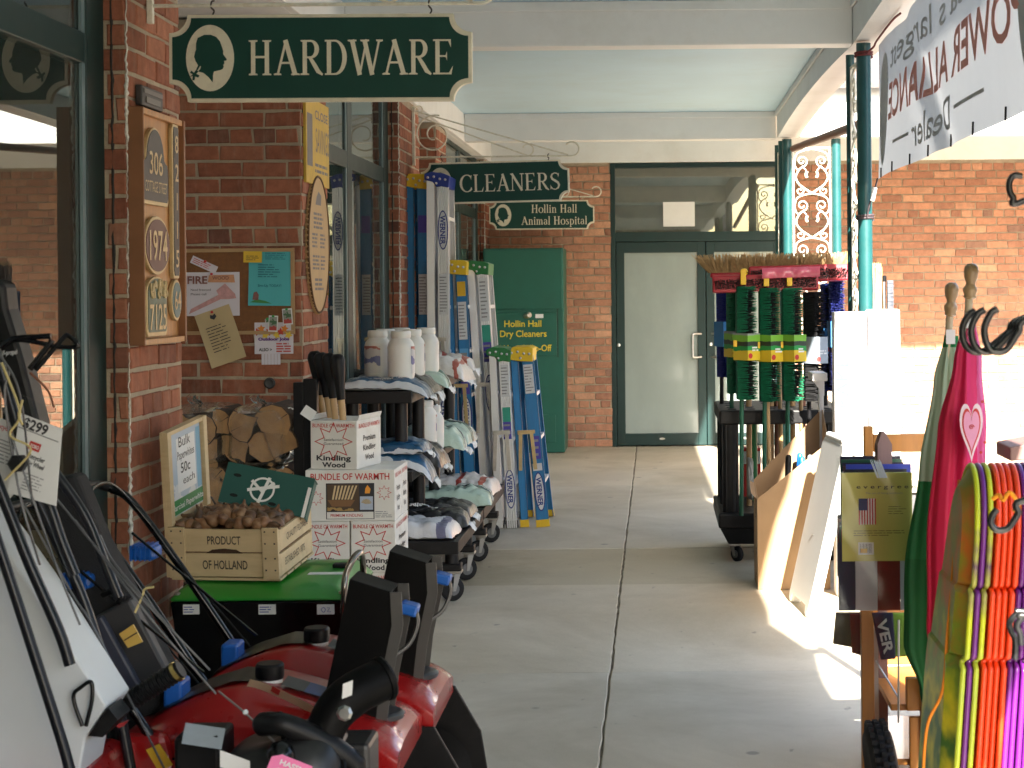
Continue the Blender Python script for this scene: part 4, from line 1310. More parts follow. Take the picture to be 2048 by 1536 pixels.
def sheet(px0, py0, px1, py1, rot, m, label, cat='notice', lift=0.0, pin='red', name='paper_notice', curl=0.006):
    """a paper pinned on the board: measured box, turned by rot degrees"""
    a, c = S(px0, py0, sC), S(px1, py1, sC)
    cen = V(((a.x + c.x) / 2, yw - 0.0185 - lift, (a.z + c.z) / 2))
    w, h = c.x - a.x, a.z - c.z
    u = V((math.cos(R(rot)), 0, math.sin(R(rot))))
    v = V((-math.sin(R(rot)), 0, math.cos(R(rot))))
    q = thing(name, cen, label, cat)
    def fn(i, j):
        k = (1 - j) ** 2
        return cen + u * (w * (i - 0.5)) + v * (h * (j - 0.5)) - Y3 * (curl * k * (0.5 + abs(i - 0.5) * 2))
    part(q, 'sheet', B().grid(fn, 9, 9), m, smooth=60)
    pz = cen + v * (h * 0.46) - Y3 * 0.004
    if pin:
        part(q, 'push_pin', B().lathe([(0.006, 0), (0.004, 0.004), (0.006, 0.009), (0.001, 0.01)], pz, 10, M=Matrix.Rotation(R(90), 3, 'X')), PIN[pin], smooth=50)
    return q, cen - Y3 * (curl + 0.0025), u, v, w, h
CYAN = mat('cyan_paper', (0.08, 0.42, 0.45), 0.7, var=0.05)
CREAMP = mat('cream_paper', (0.52, 0.40, 0.22), 0.7, var=0.06)
YELP = mat('yellow_card', (0.72, 0.46, 0.03), 0.6, var=0.05)
LILAC = mat('white_card', (0.66, 0.62, 0.68), 0.7, var=0.04)
q, c, u, v, w, h = sheet(371, 545, 482, 631, 0, LILAC, 'white hand-drawn FIRE WOOD poster with a pink axe', curl=0.003)
BRICKP = mat('brown_crayon', (0.23, 0.10, 0.09), 0.8, var=0.3, scale=60)
PINKP = mat('pink_crayon', (0.55, 0.30, 0.30), 0.8, var=0.2, scale=40)
part(q, 'lettering', B().text('FIRE', c + u * (-w * 0.26) + v * (h * 0.33), u, v, w=w * 0.36, h=h * 0.18, bold=0.03).text('WOOD', c + u * (w * 0.16) + v * (h * 0.37), u, v, w=w * 0.3, h=h * 0.08, bold=0.02), BRICKP)
part(q, 'crayon_band', B().poly([(-w * .07, h * .27), (w * .42, h * .26), (w * .4, h * .44), (-w * .05, h * .43)], c + Y3 * 0.0004, u, v), mat('orange_crayon', (0.55, 0.27, 0.15), 0.8, var=0.2, scale=40))
part(q, 'handwriting', B().text('Need firewood', c + u * (-w * 0.2) + v * (h * 0.1), u, v, w=w * 0.36, h=h * 0.05).text('Please call', c + u * (-w * 0.24) + v * (-h * 0.0), u, v, w=w * 0.28, h=h * 0.05), PRINT)
part(q, 'axe_drawing', B().poly([(-w * .42, -h * .46), (-w * .38, -h * .34), (w * .12, -h * .02), (w * .08, h * .08), (w * .24, h * .24), (w * .42, h * .0), (w * .44, -h * .1), (w * .30, -h * .12), (w * .16, -h * .12)], c + Y3 * 0.0003, u, v), PINKP)
q, c, u, v, w, h = sheet(499, 503, 585, 611, -1, CYAN, 'cyan sign-up flyer pinned at the cork board corner', pin=None)
TP = mat('teal_print', (0.02, 0.15, 0.2), 0.7)
part(q, 'body_print', B().lines(c + v * h * 0.14, u, v, w * 0.55, h * 0.26, 6, 0.35, seed=2), TP)
part(q, 'heading_print', B().lines(c + v * h * 0.41 + u * w * 0.14, u, v, w * 0.5, h * 0.14, 4, 0.35, seed=3), TP)
part(q, 'lettering', B().text('Sign-Up TODAY!', c - v * (h * 0.13), u, v, w=w * 0.55, h=h * 0.045, bold=0.02), TP)
part(q, 'drawing', B().poly([(-w * .46, -h * .44), (w * .06, -h * .46), (-w * .1, -h * .41), (-w * .3, -h * .38)], c, u, v), mat('grass_green', (0.05, 0.22, 0.06), 0.7))
part(q, 'drawing', B().poly([(-w * .4, -h * .39), (-w * .26, -h * .4), (-w * .25, -h * .3), (-w * .3, -h * .24), (-w * .37, -h * .26)], c - Y3 * 0.0004, u, v), BRICKP)
q, c, u, v, w, h = sheet(490, 503, 527, 525, -1, YELP, 'yellow business card overlapping the cyan flyer', lift=0.011, pin=None, curl=0.001, name='business_card')
part(q, 'print', B().lines(c - v * h * 0.1, u, v, w * 0.7, h * 0.5, 3, 0.3, seed=4), PRINT)
q, c, u, v, w, h = sheet(383, 522, 438, 537, -25, LILAC, 'small white ticket with red print pinned askew at the top', curl=0.001, name='paper_ticket')
part(q, 'print', B().lines(c, u, v, w * 0.85, h * 0.7, 3, 0.35, seed=5), REDPRINT)
q, c, u, v, w, h = sheet(408, 617, 482, 727, 19, CREAMP, 'cream invitation sheet hanging crooked below the cork board', lift=0.01, pin='red', curl=0.014)
part(q, 'print', B().lines(c - v * h * 0.02, u, v, w * 0.6, h * 0.5, 9, 0.25, seed=6), PRINT)
part(q, 'crest', B().poly([(-.016, .0), (0, -.012), (.016, 0), (.012, .016), (0, .01), (-.012, .016)], c + v * h * 0.36, u, v), PRINT)
q, c, u, v, w, h = sheet(511, 645, 589, 707, 0, LILAC, 'white autumn yard-work flyer with tear-off tabs and coloured leaves', pin='green', curl=0.002)
lc = [mat('leaf_red', (0.5, 0.05, 0.03), 0.7), mat('leaf_orange', (0.65, 0.22, 0.03), 0.7), mat('leaf_yellow', (0.7, 0.5, 0.05), 0.7)]
for i in range(9):
    cx, cz = (-0.42 + 0.1 * i) * w, (0.2 + 0.12 * math.sin(i * 2.1)) * h
    st = []
    for k in range(10):
        a = k * math.pi / 5 + i
        rr_ = (0.11 if k % 2 else 0.055) * w
        st.append((cx + rr_ * math.cos(a), cz + rr_ * math.sin(a)))
    part(q, 'leaf_print', B().poly(st, c - Y3 * 0.0002 * i, u, v), lc[i % 3])
part(q, 'lettering', B().text('ALSO >', c + u * (-w * 0.22) - v * (h * 0.36), u, v, w=w * 0.34, h=h * 0.1, bold=0.03), PRINT)
part(q, 'lettering', B().lines(c + u * w * 0.25 - v * h * 0.3, u, v, w * 0.38, h * 0.32, 4, 0.5, seed=9), lc[0])
part(q, 'headline', B().text('Outdoor Jobs', c + v * (-h * 0.02) - Y3 * 0.003, u, v, w=w * 0.8, h=h * 0.1, bold=0.05), mat('purple_print', (0.1, 0.02, 0.2), 0.7))
for k in range(6):
    p0 = c + u * (-w * 0.32 + k * w * 0.082) - v * (h * 0.5)
    part(q, 'tear_tab', B().add([p0, p0 + u * w * 0.076, p0 + u * w * 0.076 - v * h * 0.34, p0 - v * h * 0.34], [(0, 3, 2, 1)]), LILAC)
SNAP = ramp_mat('snapshot_print', [(0, (0.4, 0.05, 0.04)), (0.3, (0.25, 0.25, 0.22)), (0.5, (0.05, 0.12, 0.05)), (0.75, (0.3, 0.3, 0.28))], axis=2, lo=-0.03, hi=0.03, wob=1.0, wscale=60)
for (a, c_, d, e, r, lf2, lab) in ((540, 631, 559, 663, -3, 0.012, 'snapshot pinned over the autumn flyer'), (568, 617, 588, 649, 4, 0.012, 'snapshot pinned at the cork board corner, highest of three'), (533, 637, 545, 645, 10, 0.008, 'small card peeking out behind the autumn flyer')):
    q, c, u, v, w, h = sheet(a, c_, d, e, r, PAPER, lab, lift=lf2, pin='green' if h > 0.05 else None, curl=0.001, name='snapshot')
    part(q, 'picture', B().add([c - u * w * .4 - v * h * .42, c + u * w * .4 - v * h * .42, c + u * w * .4 + v * h * .42, c - u * w * .4 + v * h * .42], [(0, 1, 2, 3)]), SNAP)
p = S(541, 766, sC)
solo('wall_anchor', B().lathe([(0.026, 0), (0.028, 0.012), (0.02, 0.016), (0.01, 0.012)], (p.x, yw - 0.006, p.z), 16, M=Matrix.Rotation(R(90), 3, 'X')), BRONZE, (p.x, yw, p.z), 'round metal anchor set in the return wall above the firewood', 'anchor', smooth=40)

# ---------------------------------------------------------------- boards on the second pier
def pier_y(px): return FPX * (-WX) / (PX - px)
OLDYEL = mat('old_yellow_board', (0.55, 0.36, 0.045), 0.6, var=0.12, scale=8, dirt=((0.2, 0.14, 0.05), 0.4, 10))
DULL = mat('dull_blue_grey_print', (0.16, 0.15, 0.15), 0.7, var=0.2)
y0, y1 = 8.315, 8.9
z0, z1 = 2.175, 2.60
q = thing('yellow_sign', (WX, 8.6, z0), 'old yellow printed board high on the second pier', 'sign')
part(q, 'board', B().box((WX + 0.006, y0, z0), (WX + 0.02, y1, z1)), OLDYEL, bevel=0.001)
c = V((WX + 0.0205, 8.6, 2.4))
part(q, 'lettering', B().text('CLOSE', c + Y3 * 0.1 + Z3 * 0.13, Y3, Z3, w=0.33, h=0.045, bold=0.02).text('SAVINGS', c + Y3 * 0.12 + Z3 * 0.0, Y3, Z3, w=0.34, h=0.12, bold=0.0).lines(c + Y3 * 0.1 - Z3 * 0.14, Y3, Z3, 0.34, 0.06, 2, 0.5, seed=3), DULL)
part(q, 'picture', B().add([c + V((0.0003, -0.26, -0.14)), c + V((0.0003, -0.13, -0.14)), c + V((0.0003, -0.13, 0.12)), c + V((0.0003, -0.26, 0.12))], [(0, 1, 2, 3)]), DULL)
RAWP = mat('raw_plywood', (0.46, 0.31, 0.15), 0.65, var=0.12, scale=6, stretch=(1, 4, 1))
q = thing('toothed_oval_board', (WX, 8.62, 1.5), 'oval wooden board with toothed edge and small print on the second pier', 'sign')
oc = S(633, 490, 394)
oc = V((WX + 0.006, 8.6, oc.z))
st = []
for i in range(160):
    a = 2 * math.pi * i / 160
    k = 1.0 if i % 2 else 0.955
    st.append((0.27 * k * math.cos(a), 0.352 * k * math.sin(a)))
part(q, 'board', B().prism(st, oc, Y3, Z3, 0.016), RAWP)
part(q, 'burnt_edge', B().tube([oc + V((0.016, 0.262 * math.cos(2 * math.pi * i / 80), 0.343 * math.sin(2 * math.pi * i / 80))) for i in range(80)], 0.006, 6, closed=True), mat('burnt_wood', (0.10, 0.05, 0.02), 0.8))
pr = B()
for k, (dy, dz, ww, hh, n) in enumerate([(0, .12, .26, .09, 4), (-.1, .02, .14, .08, 4), (.1, .02, .14, .08, 4), (-.07, -.09, .18, .08, 4), (.1, -.09, .12, .08, 4), (0, -.2, .22, .07, 3)]):
    pr.lines(oc + V((0.0166, dy, dz)), Y3, Z3, ww, hh, n, 0.55, seed=k, rag=0.2)
pr.poly([(-.08, .2), (.06, .2), (.07, .25), (.0, .27), (-.05, .24)], oc + X3 * 0.0166, Y3, Z3)
part(q, 'print', pr, DULL)

# ---------------------------------------------------------------- dry-cleaning drop cabinet
DROP = mat('bright_green_metal', (0.006, 0.10, 0.07), 0.4, var=0.1, scale=3, dirt=((0.012, 0.09, 0.06), 0.4, 4))
sD = 199.0
a, c = S(966, 497, sD), S(1130, 908, sD)
yd = FPX / sD
x0, x1, zt = a.x, c.x, a.z
t = thing('drop_cabinet', ((x0 + x1) / 2, yd, 0), 'green metal dry cleaning drop-off cabinet against the far wall', 'cabinet')
part(t, 'body', B().box((x0, yd, 0.004), (x1, BACK - 0.02, zt)), DROP, bevel=0.008)
def dz(py): return S(1040, py, sD).z
part(t, 'upper_panel', B().box((x0 + 0.02, yd - 0.012, dz(618)), (x1 - 0.015, yd - 0.0005, zt - 0.015)), DROP, bevel=0.004)
part(t, 'chute_door', B().box((x0 + 0.05, yd - 0.02, dz(712)), (x1 - 0.07, yd - 0.001, dz(625))), DROP, bevel=0.004)
part(t, 'lower_panel', B().box((x0 + 0.05, yd - 0.012, dz(885)), (x1 - 0.09, yd - 0.001, dz(830))), DROP, bevel=0.003)
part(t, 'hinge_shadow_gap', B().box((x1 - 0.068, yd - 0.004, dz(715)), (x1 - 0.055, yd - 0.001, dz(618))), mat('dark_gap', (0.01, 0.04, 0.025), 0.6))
part(t, 'handle', B().lathe([(0.022, 0), (0.03, 0.02), (0.03, 0.07), (0.02, 0.08)], (S(1050, 633, sD).x, yd - 0.02, dz(633)), 12, M=Matrix.Rotation(R(70), 3, 'Y') @ Matrix.Rotation(R(40), 3, 'X')), STEEL, smooth=40)
p = S(1079, 632, sD)
part(t, 'sticker', B().box((p.x - 0.04, yd - 0.023, p.z - 0.02), (p.x + 0.04, yd - 0.0205, p.z + 0.02)), PAPER)
LY = mat('yellow_lettering', (0.78, 0.58, 0.03), 0.5, var=0.05)
lb = B()
for s, px, py, wpx, hpx in (('Hollin Hall', 1046, 647, 74, 13), ('Dry Cleaners', 1047, 667, 93, 13), ('24 Hour Drop-Off', 1046, 696, 115, 13)):
    p = S(px, py, sD)
    lb.text(s, (p.x, yd - 0.0225, p.z), X3, Z3, w=wpx / sD, h=hpx / sD, bold=0.012)
part(t, 'lettering', lb, LY)
# ================================================================ GOODS BY THE SHOP FRONT
BARK = mat('bark', (0.07, 0.045, 0.03), 0.95, var=0.4, scale=18, bump=0.8, bscale=40)
SPLIT = mat('split_wood', (0.34, 0.19, 0.08), 0.85, var=0.3, scale=7, rnd=0.3, stretch=(1, 1, 1), dirt=((0.2, 0.1, 0.05), 0.5, 9))
WRAP = clear_mat('shrink_wrap', (0.95, 0.95, 0.95), 0.22, 1.18, film=0.05, bump=22)
rr = random.Random(11)
ROWX = [(-2.28, -2.0), (-1.985, -1.70)]
names = ['left', 'right']
words = ['bottom', 'second', 'third', 'top']
for col, (xa, xb) in enumerate(ROWX):
    for row in range(4):
        z0 = 0.01 + row * 0.275
        y0 = 7.86 + 0.02 * rr.random()
        t = thing('firewood_bundle', ((xa + xb) / 2, y0, z0), 'shrink-wrapped bundle of split firewood, ' + ['lowest', 'second from floor', 'third from floor', 'topmost'][row] + (' in the stack deep in the recess' if col == 0 else ' in the stack beside the black post'), 'firewood', 'wrapped firewood bundles against the return wall')
        cells = [(0.25, 0.25), (0.74, 0.22), (0.22, 0.70), (0.60, 0.62), (0.86, 0.72)] if (row + col) % 2 else [(0.2, 0.3), (0.55, 0.2), (0.83, 0.3), (0.33, 0.74), (0.74, 0.74)]
        for cx, cz in cells:
            a0 = rr.random() * 6.28
            rad = rr.uniform(0.075, 0.095)
            m = rr.choice((3, 4))
            # a split billet: wedge with a rounded bark side
            pts = []
            for k in range(7):
                a = a0 + (k / 6.0) * (2.4 if m == 3 else 3.4)
                pts.append((rad * math.cos(a), rad * math.sin(a)))
            ax, az = -rad * 0.7 * math.cos(a0 + 1.3), -rad * 0.7 * math.sin(a0 + 1.3)
            e0, e1 = pts[-1], pts[0]
            for f in (.3, .62):
                pts.append((e0[0] + (ax - e0[0]) * f + rr.uniform(-.007, .007), e0[1] + (az - e0[1]) * f + rr.uniform(-.007, .007)))
            pts.append((ax, az))
            for f in (.35, .7):
                pts.append((ax + (e1[0] - ax) * f + rr.uniform(-.007, .007), az + (e1[1] - az) * f + rr.uniform(-.007, .007)))
            c = V((xa + (xb - xa) * cx, y0 + rr.uniform(-0.02, 0.03), z0 + 0.02 + 0.235 * cz))
            lg = part(t, 'billet', B().prism(pts, c, X3, Z3, -0.36), BARK)
            ce = part(lg, 'cut_end', B().prism([(p[0] * 0.95, p[1] * 0.95) for p in pts], c - Y3 * 0.0005, X3, Z3, 0.003), SPLIT)
            ck = a0 + 1.2
            part(ce, 'drying_crack', B().add([c + V((0.2 * rad * math.cos(ck), -.0042, 0.2 * rad * math.sin(ck))), c + V((0.9 * rad * math.cos(ck) + .002, -.0042, 0.9 * rad * math.sin(ck))), c + V((0.9 * rad * math.cos(ck + .05), -.0042, 0.9 * rad * math.sin(ck + .05)))], [(0, 1, 2)]), BARK)
        def fn(i, j, xa=xa, xb=xb, z0=z0, y0=y0):
            a = 2 * math.pi * i
            x = math.copysign(abs(math.cos(a)) ** 0.45, math.cos(a)); z = math.copysign(abs(math.sin(a)) ** 0.45, math.sin(a))
            k = 0.86 + 0.14 * math.sin(j * math.pi) ** 0.3 if 0 < j < 1 else 0.8
            w = 0.006 * math.sin(i * 40 + j * 9)
            return V(((xa + xb) / 2 + (xb - xa) * 0.51 * x * k + w, y0 - 0.035 + 0.42 * j, z0 + 0.135 + 0.142 * z * k + w))
        bw = B().grid(fn, 40, 9, closed_u=True)
        bw.grid(lambda i, j: V((xa + 0.03 + (xb - xa - 0.06) * i, y0 - 0.036 - 0.012 * math.sin(i * 17 + j * 5) * math.sin(j * 11), z0 + 0.03 + 0.215 * j)), 14, 14)
        if row == 3:
            bw.grid(lambda i, j: V(((xa + xb) / 2 + 0.09 * (i - 0.5) * (1 - 0.4 * j) + 0.02 * math.sin(j * 6), y0 + 0.03 + 0.02 * math.sin(i * 15), z0 + 0.27 + 0.05 * j + 0.012 * math.sin(i * 20))), 12, 6)
        part(t, 'plastic_wrap', bw, WRAP, smooth=70)

# black uprights and the tool handles standing behind the boxes
q0, q1 = S(587, 760, 440), S(612, 1000, 440)
for k, (pa, pb, top, lab) in enumerate(((586, 606, 765, 'black flat upright standing beside the firewood'), (606, 633, 758, 'wider black flat upright next to the tool handles'))):
    a, c = S(pa, top, 432), S(pb, top, 432)
    solo('black_upright', B().box((a.x, a.y, 0.0), (c.x, a.y + 0.05, a.z)), BLACK, (a.x, a.y, 0), lab, 'upright', bevel=0.003)
HANDLE = mat('ash_handle', (0.52, 0.33, 0.15), 0.45, var=0.15, scale=5, stretch=(1, 1, 0.3), coat=0.2)
for k, (tx, ty, bx, by, lab) in enumerate(((628, 702, 650, 850, 'leftmost long wooden tool handle with black grip behind the boxes'), (640, 705, 664, 850, 'second wooden tool handle with black grip behind the boxes'), (657, 706, 672, 850, 'third wooden tool handle with black grip behind the boxes'), (674, 708, 687, 850, 'rightmost wooden tool handle with black grip behind the boxes'))):
    a = S(tx, ty, 425 + 4 * k)
    c = S(bx, by, 425 + 4 * k)
    d = (c - a).normalized()
    foot = a + d * (a.z / -d.z)
    t = thing('tool_handle', foot, lab, 'tool', 'long-handled tools behind the kindling boxes')
    g1 = a + d * 0.21
    part(t, 'shaft', B().tube([g1, foot], 0.0165, 12), HANDLE, smooth=50)
    part(t, 'grip', B().tube([a, a + d * 0.012, a + d * 0.03, a + d * 0.09, a + d * 0.15, g1], [0.018, 0.03, 0.036, 0.03, 0.022, 0.02], 12), BLACK, smooth=50)

# ---------------------------------------------------------------- kindling boxes
CARD = mat('white_carton', (0.68, 0.66, 0.61), 0.75, var=0.05, scale=6, rnd=0.05, dirt=((0.45, 0.38, 0.28), 0.35, 4))
KRAFT = mat('kraft_card', (0.36, 0.235, 0.13), 0.85, var=0.08, scale=5, dirt=((0.27, 0.17, 0.09), 0.35, 4))
PICT = ramp_mat('box_photo', [(0, (0.10, 0.05, 0.02)), (0.35, (0.22, 0.12, 0.04)), (0.55, (0.03, 0.02, 0.015)), (0.72, (0.35, 0.22, 0.07)), (0.85, (0.07, 0.04, 0.02))], axis=2, lo=-0.08, hi=0.08, wob=0.9, wscale=14)
def star(o, u, v, r, n=8, k=0.55, wdt=0.006, sx=1.0):
    pts = []
    for i in range(2 * n):
        a = math.pi * i / n + math.pi / 2
        q = r if i % 2 == 0 else r * k
        pts.append((q * math.cos(a) * sx, q * math.sin(a)))
    o, u, v = V(o), V(u), V(v)
    m = len(pts)
    f = 1 - wdt / r * 1.6
    return B().add([o + u * p[0] + v * p[1] for p in pts] + [o + u * p[0] * f + v * p[1] * f for p in pts], [(i, (i + 1) % m, m + (i + 1) % m, m + i) for i in range(m)])
def end_print(t, w, h, y=-0.0012, full=True):
    u, v = X3, Z3
    part(t, 'brand_print', B().text('BUNDLE OF WARMTH', (0, y, h * 0.90), u, v, w=w * 0.9, h=0.017, bold=0.01), REDPRINT)
    part(t, 'star_print', star((0, y, h * 0.57), u, v, w * 0.4, sx=1.05), REDPRINT)
    part(t, 'small_print', B().text('Satisfaction', (0, y, h * 0.61), u, v, w=w * 0.42, h=0.011).text('Guaranteed', (0, y, h * 0.53), u, v, w=w * 0.42, h=0.011), PRINT)
    part(t, 'name_print', B().text('Kindling', (0, y, h * 0.24), u, v, w=w * 0.74, h=0.024, bold=0.03).text('Wood', (0, y, h * 0.10), u, v, w=w * 0.5, h=0.024, bold=0.03), PRINT)
def side_print(t, w, d, h):
    x = w / 2 + 0.0012
    u, v = Y3, Z3
    part(t, 'side_print', B().text('BUNDLE OF WARMTH', (x, d / 2, h * 0.88), u, v, w=d * 0.85, h=0.02, bold=0.01), REDPRINT)
    part(t, 'side_print', B().text('Premium', (x, d / 2, h * 0.62), u, v, w=d * 0.5, h=0.026, bold=0.02).text('Kindling', (x, d / 2, h * 0.42), u, v, w=d * 0.5, h=0.026, bold=0.02).text('Wood', (x, d / 2, h * 0.22), u, v, w=d * 0.35, h=0.026, bold=0.02), PRINT)
def kbox(loc, w, d, h, label, kind, rotz=0.0, opened=False):
    t = thing('kindling_box', loc, label, 'box', 'kindling wood boxes', rotz)
    part(t, 'carton', B().box((-w / 2, 0, 0), (w / 2, d, h)), CARD, bevel=0.004, local=True)
    if opened:
        for x0, sgn in ((-w / 2, -1), (w / 2, 1)):
            M = Matrix.Translation((x0, d / 2, h + 0.001)) @ Matrix.Rotation(R(sgn * 18), 4, 'Y')
            part(t, 'flap', B().box((-0.0015, -d / 2 + 0.01, 0), (0.0015, d / 2 - 0.01, 0.025), M), CARD, local=True)
    lt = B()
    if kind == 'end':
        sub = bpy.data.objects.new('printed_end', None)
        bb = t
        for nm, fn in (('x', end_print),):
            loc_parts(t, lambda tt: end_print(tt, w, h))
    else:
        loc_parts(t, lambda tt: long_print(tt, w, h))
    loc_parts(t, lambda tt: side_print(tt, w, d, h))
    return t
def loc_parts(t, fn):
    """run a print builder written in the thing's own axes"""
    global part
    keep = part
    def lp(parent, name, b, m, **k):
        k['local'] = True
        return keep(parent, name, b, m, **k)
    part = lp
    try:
        fn(t)
    finally:
        part = keep
def long_print(t, w, h):
    u, v, y = X3, Z3, -0.0012
    part(t, 'brand_print', B().text('BUNDLE OF WARMTH', (0, y, h * 0.87), u, v, w=w * 0.88, h=0.03, bold=0.012), REDPRINT)
    part(t, 'photo_frame', B().add([V((-w * .27, y, h * .04)), V((w * .27, y, h * .04)), V((w * .27, y, h * .74)), V((-w * .27, y, h * .74))], [(0, 1, 2, 3)]), PRINT)
    ph = B().add([V((-w * .255, y - .0006, h * .2)), V((w * .1, y - .0006, h * .2)), V((w * .1, y - .0006, h * .72)), V((-w * .255, y - .0006, h * .72))], [(0, 1, 2, 3)])
    o = part(t, 'photo', ph, PICT)
    # basket of sticks in the printed picture
    part(o, 'basket_print', B().poly([(-.07, .05), (.055, .05), (.035, .02), (-.05, .02)], (-w * .08, y - .0011, h * .2 + .0), u, v), mat('basket_brown', (0.2, 0.1, 0.04), 0.7))
    st = B()
    for k in range(7):
        st.poly([(-.05 + .014 * k, .052), (-.042 + .014 * k, .052), (-.03 + .016 * k, .115), (-.038 + .016 * k, .115)], (-w * .08, y - .0011 - k * .0001, h * .2), u, v)
    part(o, 'sticks_print', st, mat('stick_print', (0.6, 0.45, 0.25), 0.7))
    part(t, 'flame_print', B().poly([(-.01, 0), (.012, 0), (.016, .02), (.002, .038), (-.008, .022)], (w * .19, y - .001, h * .54), u, v), mat('flame_print_orange', (0.75, 0.3, 0.03), 0.6))
    part(t, 'panel_print', B().add([V((w * .11, y - .0006, h * .22)), V((w * .255, y - .0006, h * .22)), V((w * .255, y - .0006, h * .48)), V((w * .11, y - .0006, h * .48))], [(0, 1, 2, 3)]), mat('pale_blue_print', (0.4, 0.45, 0.55), 0.7))
    tr = B()
    for k in range(9):
        a = R(20 + k * 17.5)
        tr.poly([(0, 0), (.022 * math.cos(a - .2), .022 * math.sin(a - .2)), (.026 * math.cos(a), .026 * math.sin(a))], (w * .18, y - .0012 - k * .00005, h * .33), u, v)
    part(t, 'tree_print', tr, mat('tree_print_gold', (0.4, 0.27, 0.08), 0.7))
    part(t, 'caption_band', B().add([V((-w * .26, y - .0006, h * .05)), V((w * .26, y - .0006, h * .05)), V((w * .26, y - .0006, h * .18)), V((-w * .26, y - .0006, h * .18))], [(0, 1, 2, 3)]), CARD)
    part(t, 'caption_print', B().text('PREMIUM KINDLING', (-w * .04, y - .0012, h * .115), u, v, w=w * .36, h=.013, bold=.01), REDPRINT)
    part(t, 'star_print', star((w * .38, y, h * .55), u, v, w * .085, wdt=.003), REDPRINT)
    part(t, 'star_print', star((-w * .38, y, h * .45), u, v, w * .085, wdt=.003), REDPRINT)
    part(t, 'small_print', B().lines((w * .38, y, h * .13), u, v, w * .2, h * .14, 4, .4, seed=2), GREYPRINT)
YB = FPX / 440
PALW = mat('pallet_wood', (0.33, 0.24, 0.14), 0.85, var=0.25, scale=6)
t = thing('pallet', (-1.4, YB + 0.2, 0), 'low wooden pallet under the kindling boxes', 'pallet')
for x in (-1.62, -1.4, -1.2):
    part(t, 'bearer', B().box((x - 0.03, YB + 0.02, 0.0), (x + 0.03, YB + 0.78, 0.1)), PALW)
for k in range(6):
    part(t, 'plank', B().box((-1.66, YB + 0.02 + k * 0.13, 0.1005), (-1.17, YB + 0.12 + k * 0.13, 0.122)), PALW, bevel=0.002)
H, W1, L1 = 0.234, 0.202, 0.395
z = 0.124
kbox((-1.497, YB + .01, z), W1, L1, H - .001, 'white kindling box at the bottom of the pile, by the recess', 'end')
kbox((-1.291, YB + .006, z), W1, L1, H - .001, 'white kindling box at the bottom of the pile, by the black rack', 'end')
kbox((-1.500, YB + .004, z + H), W1, L1, H - .001, 'white kindling box on the second tier, half hidden by the bulb crate', 'end')
kbox((-1.291, YB, z + H), W1, L1, H - .001, 'white kindling box on the second tier, next to the black rack', 'end')
kbox((-1.394, YB, z + 2 * H), 0.407, 0.2, H - .001, 'white kindling box with a printed basket photo facing the walkway', 'long')
kbox((-1.394, YB + .203, z + 2 * H), 0.407, 0.19, H - .001, 'white kindling box laid just behind the one with the basket photo', 'long')
kbox((-1.47, YB + .015, z + 3 * H), 0.225, 0.30, H - .012, 'scuffed open kindling box on top of the pile', 'end', rotz=R(-12), opened=True)
p = S(617, 826, 438)
solo('price_slip', B().box((p.x - .03, p.y, p.z - .025), (p.x + .03, p.y + .002, p.z + .025), Matrix.Translation(p) @ Matrix.Rotation(R(35), 4, 'Y') @ Matrix.Translation(-p)), PAPER, p, 'small white slip stuck in the open top kindling box', 'slip')

# ---------------------------------------------------------------- green hooded machine with the bulb crate on it
JD = mat('bright_green_enamel', (0.02, 0.24, 0.022), 0.3, var=0.06, scale=4, coat=0.5)
t = thing('green_machine', (-1.31, 5.86, 0), 'machine with glossy green hood and black body under the bulb crate', 'machine')
x0, x1 = -1.615, -1.012
ya, yb2 = 5.575, 6.13
part(t, 'hood', B().hexa([V(p) for p in ((x0, ya, .62), (x1, ya, .62), (x1, yb2, .62), (x0, yb2, .62), (x0 + .045, ya + .06, .664), (x1 - .055, ya + .06, .664), (x1 - .055, yb2 - .08, .685), (x0 + .045, yb2 - .08, .685))]), JD, bevel=0.016, smooth=50, seg=3)
part(t, 'body', B().hexa([V(p) for p in ((x0 + .06, ya + .05, .16), (x1 - .06, ya + .05, .16), (x1 - .06, yb2 - .05, .16), (x0 + .06, yb2 - .05, .16), (x0 + .012, ya + .012, .618), (x1 - .012, ya + .012, .618), (x1 - .012, yb2 - .01, .618), (x0 + .012, yb2 - .01, .618))]), BLACK_GLOSS, bevel=0.006)
for px, w, mm in ((382, 32, 0), (534, 34, 1), (651, 34, 2)):
    p = S(px, 1219, 609)
    yy = ya + .0095
    st = part(t, 'sticker', B().box((p.x - w / 1218, yy - .002, p.z - .016), (p.x + w / 1218, yy + .006, p.z + .016)), PAPER)
    yy -= .003
    part(st, 'print', B().lines((p.x - .004, yy, p.z), X3, Z3, .04, .024, 3, .4, seed=mm) if mm < 2 else B().tube(smooth_path([(p.x - .006, yy, p.z + .008), (p.x - .014, yy, p.z), (p.x - .006, yy, p.z - .009), (p.x, yy, p.z), (p.x - .006, yy, p.z + .008)], 4), .001, 4).tube([(p.x + .006, yy, p.z + .006), (p.x + .014, yy, p.z + .006), (p.x + .006, yy, p.z - .007), (p.x + .018, yy, p.z - .007)], .001, 4), BLUEPRINT)
part(t, 'latch', B().box((-1.125, 5.88, .677), (-1.06, 5.92, .692)), BLACK, bevel=0.004)
part(t, 'deck_label', B().box((-1.19, 5.78, .672), (-1.07, 5.82, .6745)), PAPER)
